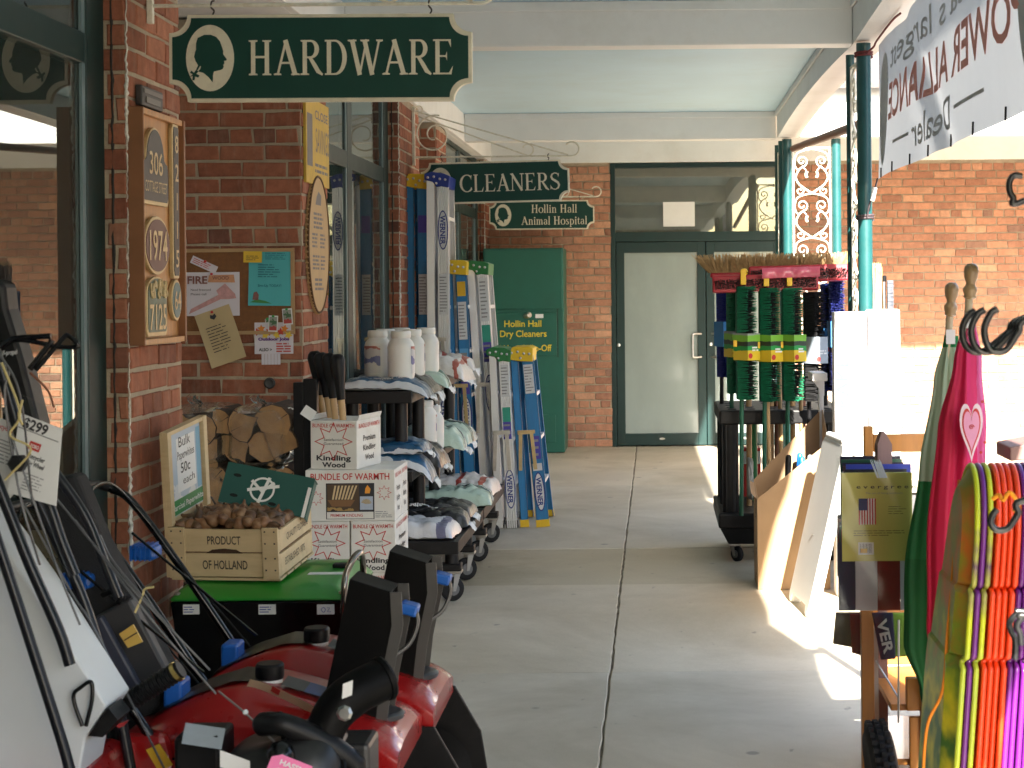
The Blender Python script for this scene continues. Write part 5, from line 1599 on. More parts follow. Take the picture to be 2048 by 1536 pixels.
for x in (x0 + .1, x1 - .1):
    part(t, 'wheel', B().lathe([(.05, -.03), (.1, -.03), (.11, -.02), (.11, .02), (.1, .03), (.05, .03)], (x, 5.75, .111), 20, M=Matrix.Rotation(R(90), 3, 'Y')), RUBBER, smooth=40)
    part(t, 'bolt_head', B().lathe([(.012, 0), (.012, .006), (.006, .01)], (x + (.07 if x > -1.3 else -.07), ya + .035, .638), 10), STEEL)
CHROME = mat('dark_chrome', (0.25, 0.22, 0.19), 0.15, 1.0, var=0.05)
part(t, 'grab_handle', B().tube(smooth_path([S(686, 1300, 622), S(688, 1190, 622), S(692, 1150, 620), S(705, 1120, 618), S(718, 1106, 614), S(724, 1112, 610), S(727, 1150, 606), S(730, 1260, 602)], 5), .011, 10), CHROME, smooth=60)

POP = mat('poplar_slat', (0.60, 0.46, 0.27), 0.65, var=0.1, scale=3, stretch=(1.2, 8, 8), dirt=((0.42, 0.28, 0.13), 0.35, 5))
BULB = mat('bulb_skin', (0.15, 0.07, 0.03), 0.6, var=0.35, scale=30, rnd=0.5, dirt=((0.5, 0.36, 0.2), 0.5, 20), coat=0.2)
cl = S(343, 1165, 598)
CW, CD, CHH = 0.378, 0.335, 0.170
M = Matrix.Translation((cl.x, cl.y, 0.684)) @ Matrix.Rotation(R(-7), 4, 'Z') @ Matrix.Rotation(R(6), 4, 'X')
t = thing('bulb_crate', (cl.x + CW / 2, cl.y + .1, 0.68), 'pale wooden crate of bulbs stencilled PRODUCT OF HOLLAND', 'crate')
def cb_(a, c): return B(M).box(a, c)
for nm, z0, z1 in (('front_slat', 0.004, 0.083), ('front_slat', 0.088, 0.164)):
    part(t, nm, cb_((0.0, 0, z0), (CW, .011, z1)), POP, bevel=.001)
    part(t, 'back_slat', cb_((0.0, CD - .011, z0), (CW, CD, z1)), POP)
    part(t, 'side_slat', cb_((CW - .011, .0115, z0 + .002), (CW, CD - .0115, z1 - .004)), POP, bevel=.001)
    part(t, 'side_slat', cb_((0, .0115, z0 + .002), (.011, CD - .0115, z1 - .004)), POP)
for x in (0.0, CW - .055):
    part(t, 'corner_post', cb_((x, -.0105, 0), (x + .055, -.0003, CHH + .002)), POP, bevel=.001)
for k in range(5):
    part(t, 'base_slat', cb_((.001, .002 + k * .072, -.009), (CW - .001, .062 + k * .072, -.0005)), POP)
hh = [(CW / 2 - .064, .0835), (CW / 2 + .064, .0835), (CW / 2 + .042, .096), (CW / 2, .1), (CW / 2 - .042, .096)]
part(t, 'hand_hole', B(M).poly(hh, (0, -.0006, 0), X3, Z3), mat('dark_hole', (0.05, 0.025, 0.012), 0.9))
STEN = mat('stencil_ink', (0.04, 0.035, 0.03), 0.8, var=0.3, scale=50)
lb = B(M)
lb.text('PRODUCT', (CW * .5, -.0012, .128), X3, Z3, w=.115, h=.028, bold=.012)
lb.text('OF HOLLAND', (CW * .5, -.0012, .045), X3, Z3, w=.155, h=.03, bold=.012)
part(t, 'stencil', lb, STEN)
lb = B(M)
lb.text('QUALITY FLOWERS', (CW + .0008, CD * .55, .125), Y3, Z3, w=.22, h=.022).text('ESTABLISHED 1875', (CW + .0008, CD * .45, .045), Y3, Z3, w=.2, h=.024)
part(t, 'stencil', lb, STEN)
nails = B(M)
for x in (.012, .044, CW - .044, CW - .012):
    for z in (.03, .07, .12, .16):
        nails.box((x - .0025, -.0122, z - .0025), (x + .0025, -.0104, z + .0025))
part(t, 'nail', nails, BRONZE, kind='stuff')
# standing lid with the price sheet
LZ = .45
part(t, 'lid_board', cb_((-.014, -.005, .0), (-.002, CD, CHH + LZ - .13)), POP, bevel=.001)
for y in (-.005, CD - .03):
    part(t, 'lid_batten', cb_((-.0018, y, CHH + .004), (.014, y + .03, CHH + LZ - .13)), POP, bevel=.001)
part(t, 'lid_batten', cb_((-.0018, .026, CHH + LZ - .145), (.012, CD - .031, CHH + LZ - .131)), POP, bevel=.001)
def pq(y0, z0, y1, z1, x=.0): return B(M).add([V((x, y0, z0)), V((x, y1, z0)), V((x, y1, z1)), V((x, y0, z1))], [(0, 1, 2, 3)])
GARD = ramp_mat('garden_photo', [(0, (0.03, 0.11, 0.03)), (0.3, (0.08, 0.2, 0.06)), (0.45, (0.45, 0.5, 0.45)), (0.6, (0.65, 0.68, 0.7)), (0.8, (0.4, 0.5, 0.6))], axis=2, lo=0.0, hi=.34, wob=.6, wscale=18)
part(t, 'price_card', pq(.03, .19, CD - .035, CHH + LZ - .15, .0005), GARD)
part(t, 'price_sheet', pq(.09, .265, CD - .085, CHH + LZ - .17, .0012), PAPER)
part(t, 'name_band', pq(.03, .195, CD - .035, .245, .0016), mat('leaf_green_band', (0.02, 0.2, 0.05), 0.6))
part(t, 'side_photos', pq(CD - .075, .25, CD - .04, CHH + LZ - .16, .0014), ramp_mat('small_photos', [(0, (0.1, 0.3, 0.5)), (0.25, (0.5, 0.5, 0.2)), (0.5, (0.1, 0.35, 0.15)), (0.75, (0.2, 0.4, 0.55))], axis=2, lo=-.1, hi=.28, rough=.6))
part(t, 'name_print', B(M).text('Narcissi Paperwhite', (.0022, CD * .5, .22), Y3, Z3, w=.27, h=.02, bold=.01), PAPER)
part(t, 'handwriting', B(M).text('Bulk', (.0018, .16, .435), Y3, Z3, w=.10, h=.034).text('Paperwhites', (.0018, .168, .39), Y3, Z3, w=.145, h=.028).text('50c', (.0018, .16, .345), Y3, Z3, w=.08, h=.034, bold=.01).text('each', (.0018, .185, .30), Y3, Z3, w=.10, h=.026), PRINT)
# bulbs: teardrops heaped in the crate, one mesh shared by all
prof = [(.001, -.026), (.012, -.024), (.021, -.014), (.024, -.002), (.021, .01), (.013, .02), (.006, .028), (.003, .04)]
bm0 = B().lathe(prof, (0, 0, 0), 10).mesh('bulb', 60)
bm0.materials.append(BULB)
rr = random.Random(5)
for k in range(96):
    gx, gy = k % 12, k // 12
    lx, ly = .03 + gx * .029 + rr.uniform(-.008, .008),   .035 + gy * .038 + rr.uniform(-.01, .01)
    heap = .152 + .045 * math.sin(math.pi * lx / CW) * math.sin(math.pi * min(1, ly / CD + .15)) + rr.uniform(-.008, .01)
    o = bpy.data.objects.new('bulb', bm0)
    COL.objects.link(o)
    o.parent = t
    p = M @ V((lx, ly, heap))
    o.location = p - t.location
    o.rotation_euler = (rr.uniform(-1.4, 1.4), rr.uniform(-1.4, 1.4), rr.uniform(0, 6))
    o.scale = (1, 1, 1) if rr.random() > .3 else (.85, .85, .85)
part(t, 'bulb_fill', cb_((.012, .012, .002), (CW - .012, CD - .012, .15)), BULB)

# dark green carton leaning behind the bulbs
DGC = mat('dark_green_card', (0.006, 0.075, 0.062), 0.5, var=0.08, scale=5)
c = S(534, 980, 582)
u = V((math.cos(R(-11.5)), 0, math.sin(R(-11.5)))); v = V((math.sin(R(11.5)), .35, math.cos(R(11.5)))).normalized()
u = (u - v * u.dot(v)).normalized()
n = u.cross(v)
t = thing('green_carton', c - Z3 * .08, 'dark green cardboard carton with white emblem tipped behind the bulbs', 'carton')
CWd, CHt = .305, .14
def gq(b2, poly, lift): return b2.poly(poly, c + n * lift, u, v)
part(t, 'panel', B().prism([(-CWd / 2, -CHt / 2), (CWd / 2, -CHt / 2), (CWd / 2, CHt / 2), (-CWd / 2, CHt / 2)], c, u, v, .005), DGC)
for sx in (-1, 1):
    part(t, 'side_wall', B().prism([(-.07, -CHt / 2), (-.001, -CHt / 2), (-.001, CHt / 2), (-.07, CHt / 2)], c + u * sx * (CWd / 2 - .003), n, v, .003), DGC)
part(t, 'top_wall', B().prism([(-CWd / 2, -.07), (CWd / 2, -.07), (CWd / 2, -.001), (-CWd / 2, -.001)], c + v * (CHt / 2 - .003), u, n, .003), DGC)
part(t, 'edge_strip', gq(B(), [(CWd / 2 - .016, -CHt / 2), (CWd / 2 - .004, -CHt / 2), (CWd / 2 - .004, CHt * .25), (CWd / 2 - .016, CHt * .25)], .0062), PAPER)
for (hx, hy) in ((-.11, .03), (-.105, -.04), (.03, -.045)):
    part(t, 'hand_hole', gq(B(), [(hx + .014 * math.cos(a * .4), hy + .006 * math.sin(a * .4)) for a in range(16)], .0062), mat('black_hole', (0.004, 0.006, 0.006), 0.9))
ex, ey = -.015, -.003
ring = [(ex + r_ * math.cos(a * math.pi / 16), ey + r_ * math.sin(a * math.pi / 16)) for a in range(32) for r_ in (.036, .043)]
eb = B().add([c + n * .0063 + u * p[0] + v * p[1] for p in ring], [(2 * a, 2 * a + 1, (2 * a + 3) % 64, (2 * a + 2) % 64) for a in range(32)])
for pts, lf in (([(-.05, -.01), (.055, .022)], .0067), ([(-.042, .025), (0, -.006), (.036, .03)], .0071), ([(.016, .045), (-.004, -.05)], .0075)):
    kind, Lp, Rp = _rib([(ex + a, ey + b_) for a, b_ in pts], .011)
    m_ = len(Lp)
    eb.add([c + n * lf + u * p[0] + v * p[1] for p in Lp + Rp], [(i, m_ + i, m_ + i + 1, i + 1) for i in range(m_ - 1)])
part(t, 'emblem', eb, PAPER)

# ---------------------------------------------------------------- snow throwers
RED = mat('red_hood_plastic', (0.30, 0.008, 0.009), 0.28, var=0.06, scale=3, coat=0.5)
DGREY = mat('dark_grey_plastic', (0.014, 0.014, 0.015), 0.4, var=0.15, scale=8)
CHUTE = mat('chute_black', (0.002, 0.002, 0.0022), 0.5, var=0.2, scale=10, spec=0.1)
CHEDGE = mat('chute_inner_grey', (0.05, 0.048, 0.046), 0.5, var=0.15)
BLUEP = mat('blue_plastic', (0.008, 0.10, 0.42), 0.4, var=0.1)
def snow_thrower(label, loc):
    t = thing('snow_thrower', loc, label, 'snow thrower', 'red snow throwers in a row')
    # stations along x: half width, top height, shoulder height, base height
    ST = [(-.56, .16, .49, .45, .35), (-.535, .185, .525, .475, .34), (-.44, .205, .57, .50, .33), (-.33, .20, .605, .52, .33), (-.24, .205, .60, .515, .33), (-.12, .21, .565, .50, .34), (.0, .22, .525, .485, .36), (.06, .23, .505, .47, .37), (.10, .235, .485, .45, .38), (.125, .235, .455, .43, .385)]
    prof = []
    for x, w, zt, zs, zb in ST:
        h_ = [(1.0, zb), (1.01, zs - .035), (1.0, zs - .006), (.985, zs + .003), (.86, zs + (zt - zs) * .55), (.62, zt - .006), (.56, zt - .002), (.2, zt)]
        ring = [(-a, z) for a, z in h_] + [(a, z) for a, z in reversed(h_)]
        prof.append([V((x, a * w, z)) for a, z in ring])
    m = len(prof[0])
    b2 = B()
    vs = [p for r_ in prof for p in r_]
    fs = [(i * m + j, (i + 1) * m + j, (i + 1) * m + j + 1, i * m + j + 1) for i in range(len(prof) - 1) for j in range(m - 1)]
    fs += [tuple(reversed(range(m))), tuple(range((len(prof) - 1) * m, len(prof) * m))]
    b2.add(vs, fs)
    hd = part(t, 'hood', b2, RED, smooth=60, local=True)
    sd = hd.modifiers.new('soft', 'SUBSURF'); sd.levels = 2; sd.render_levels = 2
    for e in hd.data.edges:
        pass
    # dark decal over the rear slope of the hood
    def top(x):
        for p, q in zip(ST, ST[1:]):
            if p[0] <= x <= q[0]:
                f = (x - p[0]) / (q[0] - p[0])
                return p[2] + (q[2] - p[2]) * f, p[1] + (q[1] - p[1]) * f
        return ST[0][2], ST[0][1]
    def dcf(i, j):
        x = -.55 + .30 * i
        z, w = top(x)
        a = (2 * j - 1) * (.62 - .25 * i)
        return V((x, a * w, z + .003 - .012 * abs(a) ** 3))
    dc = B().grid(dcf, 12, 9)
    part(t, 'top_panel', dc, DGREY, smooth=70, local=True)
    part(t, 'hood_label', B().grid(lambda i, j: V((-.20 + .2 * i, -.1 + .09 * j, .598 - .062 * i - .004 * (1 - j) + .005)), 6, 4), ramp_mat('hood_label_print', [(0, (0.03, 0.03, 0.035)), (0.3, (0.02, 0.05, 0.2)), (0.62, (0.05, 0.05, 0.06)), (0.85, (0.3, 0.05, 0.03))], axis=0, lo=-.2, hi=0.0, rough=.4), local=True)
    for s_ in (-1, 1):
        part(t, 'hood_seam', B().tube([V((x, s_ * w * 1.012, zs - .062)) for x, w, zt, zs, zb in ST[1:-1]], .0035, 6), BLACK, smooth=60, local=True)
    part(t, 'warning_sticker', B().box((-.30, -.2115, .365), (-.22, -.2095, .41)), YELP, local=True)
    part(t, 'warning_sticker', B().box((-.02, -.2285, .39), (.05, -.2265, .425)), PAPER, local=True)
    cp = part(t, 'fuel_cap', B().lathe([(.036, 0), (.038, .006), (.038, .036), (.034, .042), (.012, .042)], (-.245, -.03, .60), 20), BLACK, smooth=30, local=True)
    part(cp, 'filler_neck', B().lathe([(.034, -.02), (.034, .002)], (-.245, -.03, .60), 20), PAPER, local=True)
    # auger housing under the nose
    for y in (-.255, .243):
        hs = B().prism([(-.12, .02), (.2, .0), (.235, .1), (.21, .26), (.13, .40), (-.08, .40)], (0, y + (.012 if y < 0 else .012), 0), X3, Z3, .012)
        part(t, 'auger_side', hs, BLACK, bevel=.003, local=True)
    part(t, 'auger_back', B().box((-.13, -.24, .03), (-.11, .24, .40)), BLACK, local=True)
    part(t, 'auger_paddle', B().grid(lambda i, j: V((.07 + (.03 + .1 * j) * math.cos(i * 9), -.23 + .46 * i, .16 + (.03 + .1 * j) * math.sin(i * 9))), 40, 3), RUBBER, smooth=60, local=True)
    part(t, 'scraper_bar', B().box((.0, -.24, .012), (.2, .24, .022)), DGREY, local=True)
    part(t, 'engine_body', B().box((-.5, -.17, .12), (-.135, .17, .35)), BLACK, bevel=.02, local=True)
    for y in (-.2, .2):
        w = part(t, 'wheel', B().lathe([(.05, -.022), (.088, -.025), (.1, -.016), (.1, .016), (.088, .025), (.05, .022)], (-.36, y, .1), 22, M=Matrix.Rotation(R(90), 3, 'X')), RUBBER, smooth=40, local=True)
        part(w, 'hub', B().lathe([(.045, -.028), (.05, -.02), (.05, .02), (.045, .028)], (-.36, y, .1), 14, M=Matrix.Rotation(R(90), 3, 'X')), RED, local=True)
    # turning ring and the tall discharge chute, open towards the front
    part(t, 'chute_ring', B().lathe([(.055, .0), (.066, .004), (.068, .016), (.06, .022), (.045, .022)], (.045, -.02, .487), 24), mat('ring_grey', (0.03, 0.032, 0.04), 0.35, coat=.2), smooth=40, local=True)
    prof = [(-.10, .505), (.05, .50), (.062, .60), (.094, .75), (.09, .838), (-.018, .874)]
    ch = part(t, 'discharge_chute', B().prism(prof, (0, -.085, 0), X3, Z3, .006).prism(prof, (0, .045, 0), X3, Z3, .006), CHUTE, bevel=.002, local=True)
    part(ch, 'chute_back', B().prism([(-.018, .874), (-.10, .505), (-.094, .503), (-.012, .872)], (0, .039, 0), X3, Z3, .124), CHUTE, local=True)
    part(ch, 'chute_roof', B().prism([(-.018, .874), (-.012, .866), (.088, .832), (.09, .838)], (0, .039, 0), X3, Z3, .124), CHUTE, local=True)
    for y in (-.0875, .045):
        part(ch, 'flange', B().add([V((x + dx, y, z)) for x, z in ((.05, .50), (.062, .60), (.094, .75), (.09, .838)) for dx in (-.002, .028)] + [V((x + dx, y - .006, z)) for x, z in ((.05, .50), (.062, .60), (.094, .75), (.09, .838)) for dx in (-.002, .028)], [(2 * i, 2 * i + 1, 2 * i + 3, 2 * i + 2) for i in range(3)] + [(8 + 2 * i, 10 + 2 * i, 11 + 2 * i, 9 + 2 * i) for i in range(3)] + [(2 * i + 1, 9 + 2 * i, 11 + 2 * i, 2 * i + 3) for i in range(3)] + [(6, 7, 15, 14), (0, 8, 9, 1)]), CHEDGE, local=True)
    part(ch, 'deflector_grip', B().box((.1, -.03, .77), (.15, .03, .80), Matrix.Translation((.1, 0, .78)) @ Matrix.Rotation(R(15), 4, 'Y') @ Matrix.Translation((-.1, 0, -.78))), BLUEP, bevel=.006, local=True)
    part(ch, 'deflector_strap', B().tube(smooth_path([(.145, -.02, .78), (.15, -.02, .74), (.13, -.03, .69), (.09, -.05, .66)], 4), .006, 6), CHEDGE, smooth=60, local=True)
    # handles
    for y in (-.2, .2):
        part(t, 'handle_tube', B().tube(smooth_path([(-.42, y * .85, .36), (-.5, y, .47), (-.72, y, .80), (-.86, y, .99), (-.93, y * .96, 1.035)], 5), .0125, 10), BLACK_GLOSS, smooth=60, local=True)
    part(t, 'grip_bar', B().tube(smooth_path([(-.93, -.192, 1.035), (-.955, -.15, 1.05), (-.96, 0, 1.055), (-.955, .15, 1.05), (-.93, .192, 1.035)], 5), .0135, 10), BLACK, smooth=60, local=True)
    part(t, 'control_bail', B().tube(smooth_path([(-.80, -.19, .92), (-.86, -.17, 1.0), (-.89, -.08, 1.06), (-.89, .08, 1.06), (-.86, .17, 1.0), (-.80, .19, .92)], 5), .006, 8), BLACK_GLOSS, smooth=60, local=True)
    part(t, 'chute_rod', B().tube([(-.78, -.06, .93), (-.42, -.04, .62)], .004, 8), BLACK_GLOSS, local=True)
    part(t, 'starter_cord', B().tube(smooth_path([(-.44, .1, .52), (-.6, .16, .68), (-.76, .17, .86)], 5), .003, 6), BLACK, local=True)
    lv = part(t, 'chute_lever', B().box((-.79, -.05, .845), (-.715, .03, .885), Matrix.Rotation(R(0), 4, 'Y')), BLUEP, bevel=.012, local=True)
    rb = B()
    for k in range(5):
        rb.box((-.785 + k * .014, -.055, .845), (-.789 + k * .014, .035, .89))
    part(lv, 'grip_rib', rb, BLUEP, local=True, kind='stuff')
    part(t, 'quick_chute_bracket', B().box((-.52, -.07, .53), (-.47, .02, .60)), BLUEP, bevel=.008, local=True)
    return t
thr = snow_thrower('red snow thrower with tall black chute, farther one by the green machine', (-0.765, 5.06, 0))
t2 = copy_tree(thr)
t2.location = (-0.795, 4.58, 0)
t2['label'] = 'red snow thrower with fuel label hanging loose, nearer one by the black engine'
q = thing('loose_hang_tag', S(600, 1390, 745), 'cream instruction tag draped across the nearer red hood', 'tag')
part(q, 'tag_strip', B().grid(lambda i, j: S(500 + 140 * i - 6 * j, 1358 + 62 * i ** 1.3 + 14 * j, 775 - 6 * j), 10, 3), mat('cream_tag', (0.66, 0.58, 0.4), 0.6), smooth=60)
part(q, 'tag_print', B().grid(lambda i, j: S(545 + 16 * i - 4 * j, 1372 + 9 * i + 10 * j, 778 - 4 * j), 3, 3), REDPRINT)

# nearest: black engine with elbow chute
t = thing('black_snow_engine', S(600, 1536, 830), 'black power engine with elbow chute and pink tag, nearest the viewer', 'snow thrower')
c = S(575, 1560, 835)
def dome(i, j):
    a = 2 * math.pi * i
    k = math.sin(j * math.pi / 2)
    r_ = math.cos(j * math.pi / 2) ** .45 if j < 1 else 0.001
    x = math.copysign(abs(math.cos(a)) ** .6, math.cos(a)); y = math.copysign(abs(math.sin(a)) ** .6, math.sin(a))
    return c + V((.155 * r_ * x, .16 * r_ * y, .12 * k + .02 * x * k))
part(t, 'engine_cover', B().grid(dome, 36, 12, closed_u=True), DGREY, smooth=60)
rb = B()
for k in range(12):
    p = S(560 + 11 * k, 1442 + 6.2 * k, 842)
    part(t, 'cover_rib', B().tube(smooth_path([p + V((-.01, .05, .006)), p + V((0, 0, .012)), p + V((.012, -.03, .0)), p + V((.02, -.055, -.03))], 4), .0055, 6), BLACK, smooth=60)
part(t, 'air_scoop', B().tube(smooth_path([S(515, 1450, 850), S(560, 1448, 855), S(620, 1470, 850), S(680, 1505, 845), S(720, 1540, 840)], 5), [.02] + [.028] * 19 + [.02], 10), BLACK, smooth=60)
part(t, 'lower_shroud', B().box(tuple(c + V((-.16, -.12, -.32))), tuple(c + V((.14, .15, -.0)))), RED, bevel=.03)
part(t, 'starter_knob', B().lathe([(.012, -.03), (.03, -.02), (.036, 0), (.03, .02), (.012, .03)], S(562, 1512, 870), 16, M=Matrix.Rotation(R(60), 3, 'Y')), BLACK_GLOSS, smooth=60)
part(t, 'starter_rope', B().tube([S(438, 1383, 800), S(490, 1425, 830), S(560, 1495, 865)], .0025, 6), mat('grey_rope', (0.3, 0.29, 0.27), 0.7))
part(t, 'rope_bead', B().lathe([(.003, -.006), (.007, -.002), (.007, .003), (.003, .007)], S(491, 1425, 832), 10), PAPER)
PINK = mat('pink_tag', (0.85, 0.2, 0.42), 0.5, var=0.04)
tg = S(585, 1517, 880)
ut = V((math.cos(R(-22)), 0, math.sin(R(-22)))); vt = V((math.sin(R(22)), .3, math.cos(R(22)))).normalized()
pk = part(t, 'pink_tag', B().prism([(-.045, -.07), (.05, -.07), (.05, .012), (-.025, .012), (-.045, .0)], tg - vt * .012, ut, vt, .002), PINK)
part(pk, 'tag_print', B().text('HASSLE', tg + ut * .01 - vt * .014 - Y3 * .004, ut, vt, w=.065, h=.012, bold=.03).text('STARTING.', tg + ut * .01 - vt * .034 - Y3 * .004, ut, vt, w=.065, h=.012, bold=.03), PAPER)
part(t, 'warning_label', B().grid(lambda i, j: S(440 + 60 * i, 1500 + 22 * i + 34 * j, 868), 3, 3), PAPER)
# elbow chute with a wide round mouth
el = smooth_path([S(625, 1560, 845), S(642, 1490, 842), S(664, 1432, 838), S(705, 1390, 832), S(765, 1358, 822)], 6)
ebw = part(t, 'elbow_chute', B().tube(el, [.040 + .012 * min(1, i / 16) for i in range(len(el))], 18), CHUTE, smooth=60)
dirn = (el[-1] - el[-3]).normalized()
Mq = dirn.to_track_quat('Z', 'Y').to_matrix()
part(ebw, 'chute_mouth', B().lathe([(.045, -.01), (.055, -.004), (.057, .006), (.053, .012), (.046, .008), (.04, -.05), (.02, -.06)], el[-1], 24, M=Mq), CHUTE, smooth=40)
part(ebw, 'chute_sticker', B().grid(lambda i, j: S(686 + 20 * i - 2 * j, 1368 - 8 * i + 30 * j, 905), 3, 3), PAPER)
part(ebw, 'pivot_bolt', B().lathe([(.016, 0), (.018, .006), (.012, .012)], S(690, 1425, 905), 8, M=Matrix.Rotation(R(90), 3, 'X')), STEEL)
part(ebw, 'collar', B().tube([S(632, 1535, 830), S(640, 1495, 830)], .052, 18), BLACK, smooth=60)
part(t, 'battery_box', B().box(tuple(S(668, 1536, 830) + V((0, -.05, -.2))), tuple(S(745, 1478, 830) + V((0, .1, 0)))), DGREY, bevel=.012)
part(t, 'control_box', B().box(tuple(S(355, 1600, 840) + V((0, -.03, 0))), tuple(S(445, 1468, 840) + V((0, .12, 0)))), BLACK, bevel=.01)
part(t, 'control_label', B().grid(lambda i, j: S(363 + 80 * i + 8 * j, 1487 + 12 * i - 42 * j, 858 - 25 * j), 3, 3), mat('grey_label', (0.42, 0.45, 0.48), 0.5))

# ---------------------------------------------------------------- mowers with their handles and bags
FABRIC = mat('bag_fabric', (0.014, 0.0145, 0.017), 0.9, var=0.2, scale=30, bump=0.4, bscale=260)
BAGDOOR = mat('bag_door_plastic', (0.03, 0.03, 0.033), 0.55, var=0.12, scale=8)
DARKTUBE = mat('dark_blue_black_tube', (0.006, 0.007, 0.011), 0.32, var=0.15, spec=.4)
def pxprism(pts, s, th):
    """outline at one distance, extruded away from the viewer"""
    P = [S(a, c, s) for a, c in pts]
    Q = [p + Y3 * th for p in P]
    n_ = len(P)
    return B().add(P + Q, [tuple(range(n_)), tuple(reversed(range(n_, 2 * n_)))] + [(i, i + n_, (i + 1) % n_ + n_, (i + 1) % n_) for i in range(n_)])
t = thing('lawn_mower', S(230, 1536, 740), 'lawn mower with dark fabric bag and yellow sticker by the window', 'lawn mower')
part(t, 'grass_bag', pxprism([(92, 960), (150, 948), (205, 1085), (262, 1195), (348, 1362), (318, 1415), (262, 1500), (236, 1560), (180, 1330), (128, 1150)], 745, .10), FABRIC, bevel=.02, seg=3)
dr = part(t, 'bag_door', pxprism([(184, 1236), (258, 1198), (342, 1358), (322, 1384), (252, 1414), (216, 1330)], 752, .05), BAGDOOR, bevel=.008)
part(dr, 'door_ridge', pxprism([(186, 1240), (202, 1232), (292, 1396), (252, 1412), (216, 1330)], 758, .03), mat('ridge_blue_grey', (0.035, 0.04, 0.065), 0.5), bevel=.006)
part(dr, 'yellow_sticker', pxprism([(238, 1268), (266, 1249), (285, 1284), (256, 1296)], 766, .006), mat('gold_sticker', (0.62, 0.4, 0.09), 0.5))
part(dr, 'sticker_rule', pxprism([(248, 1280), (274, 1264), (275, 1266), (249, 1282)], 767, .002), BRONZE)
part(t, 'bag_hook', B().tube(smooth_path([S(205, 1190, 760), S(230, 1182, 762), S(246, 1192, 764), S(236, 1204, 764)], 5), .008, 8), BLACK, smooth=60)
hb = part(t, 'bag_handle', B().tube([S(255, 1405, 790), S(362, 1338, 790)], .024, 12), BLACK, smooth=40)
for k in range(11):
    p = S(268 + 7.6 * k, 1397 - 4.8 * k, 790)
    part(hb, 'grip_ring', B().lathe([(.024, -.002), (.0275, 0), (.024, .002)], p, 12, M=(S(362, 1338, 790) - S(255, 1405, 790)).to_track_quat('Z', 'Y').to_matrix()), BLACK)
part(hb, 'brass_collar', B().tube([S(350, 1346, 790), S(357, 1341, 790)], .0265, 12), mat('brass', (0.6, 0.45, 0.15), 0.3, 1.0))
for pts, r_ in (([(42, 930), (117, 1090), (164, 1193), (200, 1300), (236, 1410), (262, 1540)], .0135), ([(100, 930), (167, 1026), (205, 1114), (231, 1178), (238, 1195)], .0125)):
    part(t, 'handle_tube', B().tube(smooth_path([S(a, c, 790) for a, c in pts], 5), r_, 10), DARKTUBE, smooth=60)
part(t, 'deck', pxprism([(238, 1470), (330, 1470), (352, 1560), (352, 1700), (200, 1700)], 780, .3), RED, bevel=.02)
part(t, 'deck_label', pxprism([(292, 1500), (318, 1488), (345, 1530), (318, 1545)], 784, .004), YELP)
for pts in ([(107, 990), (240, 1150), (420, 1340)], [(30, 975), (140, 1180), (190, 1260), (330, 1540)], [(200, 1070), (232, 1130), (345, 1260)], [(150, 1040), (300, 1235), (432, 1388)]):
    part(t, 'control_cable', B().tube(smooth_path([S(a, c, 800) for a, c in pts], 6), .003, 6), mat('cable_grey', (0.12, 0.12, 0.125), 0.4, .3), smooth=60)
for k, (pts, m_) in enumerate((([(212, 1412), (245, 1404), (238, 1418), (222, 1426)], RED), ([(226, 1450), (256, 1442), (248, 1452), (238, 1456)], RED))):
    part(t, 'red_clip', pxprism(pts, 800, .015), m_)
part(t, 'wire_loop', B().tube(smooth_path([S(165, 1452, 840), S(150, 1410, 840), S(148, 1388, 840), S(160, 1376, 840), S(182, 1364, 840), S(184, 1400, 840), S(172, 1452, 840)], 5), .005, 8), BLACK_GLOSS, smooth=60)
for a, c, e, f in ((315, 1170, 330, 1178), (330, 1178, 350, 1230)):
    pass
part(t, 'twist_tie', B().tube(smooth_path([S(270, 1225, 800), S(284, 1195, 800), S(290, 1178, 800), S(308, 1174, 800)], 5), .003, 6), mat('straw_tie', (0.55, 0.45, 0.2), 0.7))

t = thing('lawn_mower', S(60, 1536, 850), 'nearest lawn mower, its black handles crossing the white carton', 'lawn mower')
for pts, r_, s_ in (([(-30, 1010), (0, 1098), (45, 1235), (120, 1470), (140, 1540)], .0125, 865), ([(-30, 905), (6, 994), (60, 1130), (118, 1262), (140, 1330)], .0135, 850), ([(-10, 700), (8, 760), (50, 900), (98, 1010), (122, 1080), (150, 1150)], .0135, 820)):
    part(t, 'handle_tube', B().tube(smooth_path([S(a, c, s_) for a, c in pts], 5), r_, 10), DARKTUBE, smooth=60)
part(t, 'side_shroud', pxprism([(-60, 545), (8, 566), (14, 618), (44, 716), (80, 858), (52, 872), (8, 770), (-60, 640)], 800, .09), BLACK, bevel=.012)
part(t, 'shroud_print', B().text('self-propel', S(16, 705, 812), (S(40, 703, 812) - S(10, 706, 812)), Z3, w=.045, h=.012), PAPER)
for pts, r_ in (([(-20, 712), (20, 682), (40, 676), (102, 672)], .0075), ([(-10, 690), (30, 680), (70, 684), (120, 694), (156, 692), (138, 672), (125, 678), (72, 740)], .006), ([(60, 738), (98, 690), (104, 680)], .0075)):
    part(t, 'control_bail', B().tube(smooth_path([S(a, c, 810) for a, c in pts], 5), r_, 8), BLACK_GLOSS, smooth=60)
part(t, 'clamp_knob', B().lathe([(.02, 0), (.022, .01), (.022, .03), (.016, .036)], S(42, 925, 840), 6, M=Matrix.Rotation(R(90), 3, 'X')), BLACK)
part(t, 'recoil_cable', B().tube(smooth_path([S(60, 745, 805), S(95, 780, 805), S(108, 815, 805)], 5), .003, 6), mat('brown_cable', (0.18, 0.07, 0.04), 0.5))
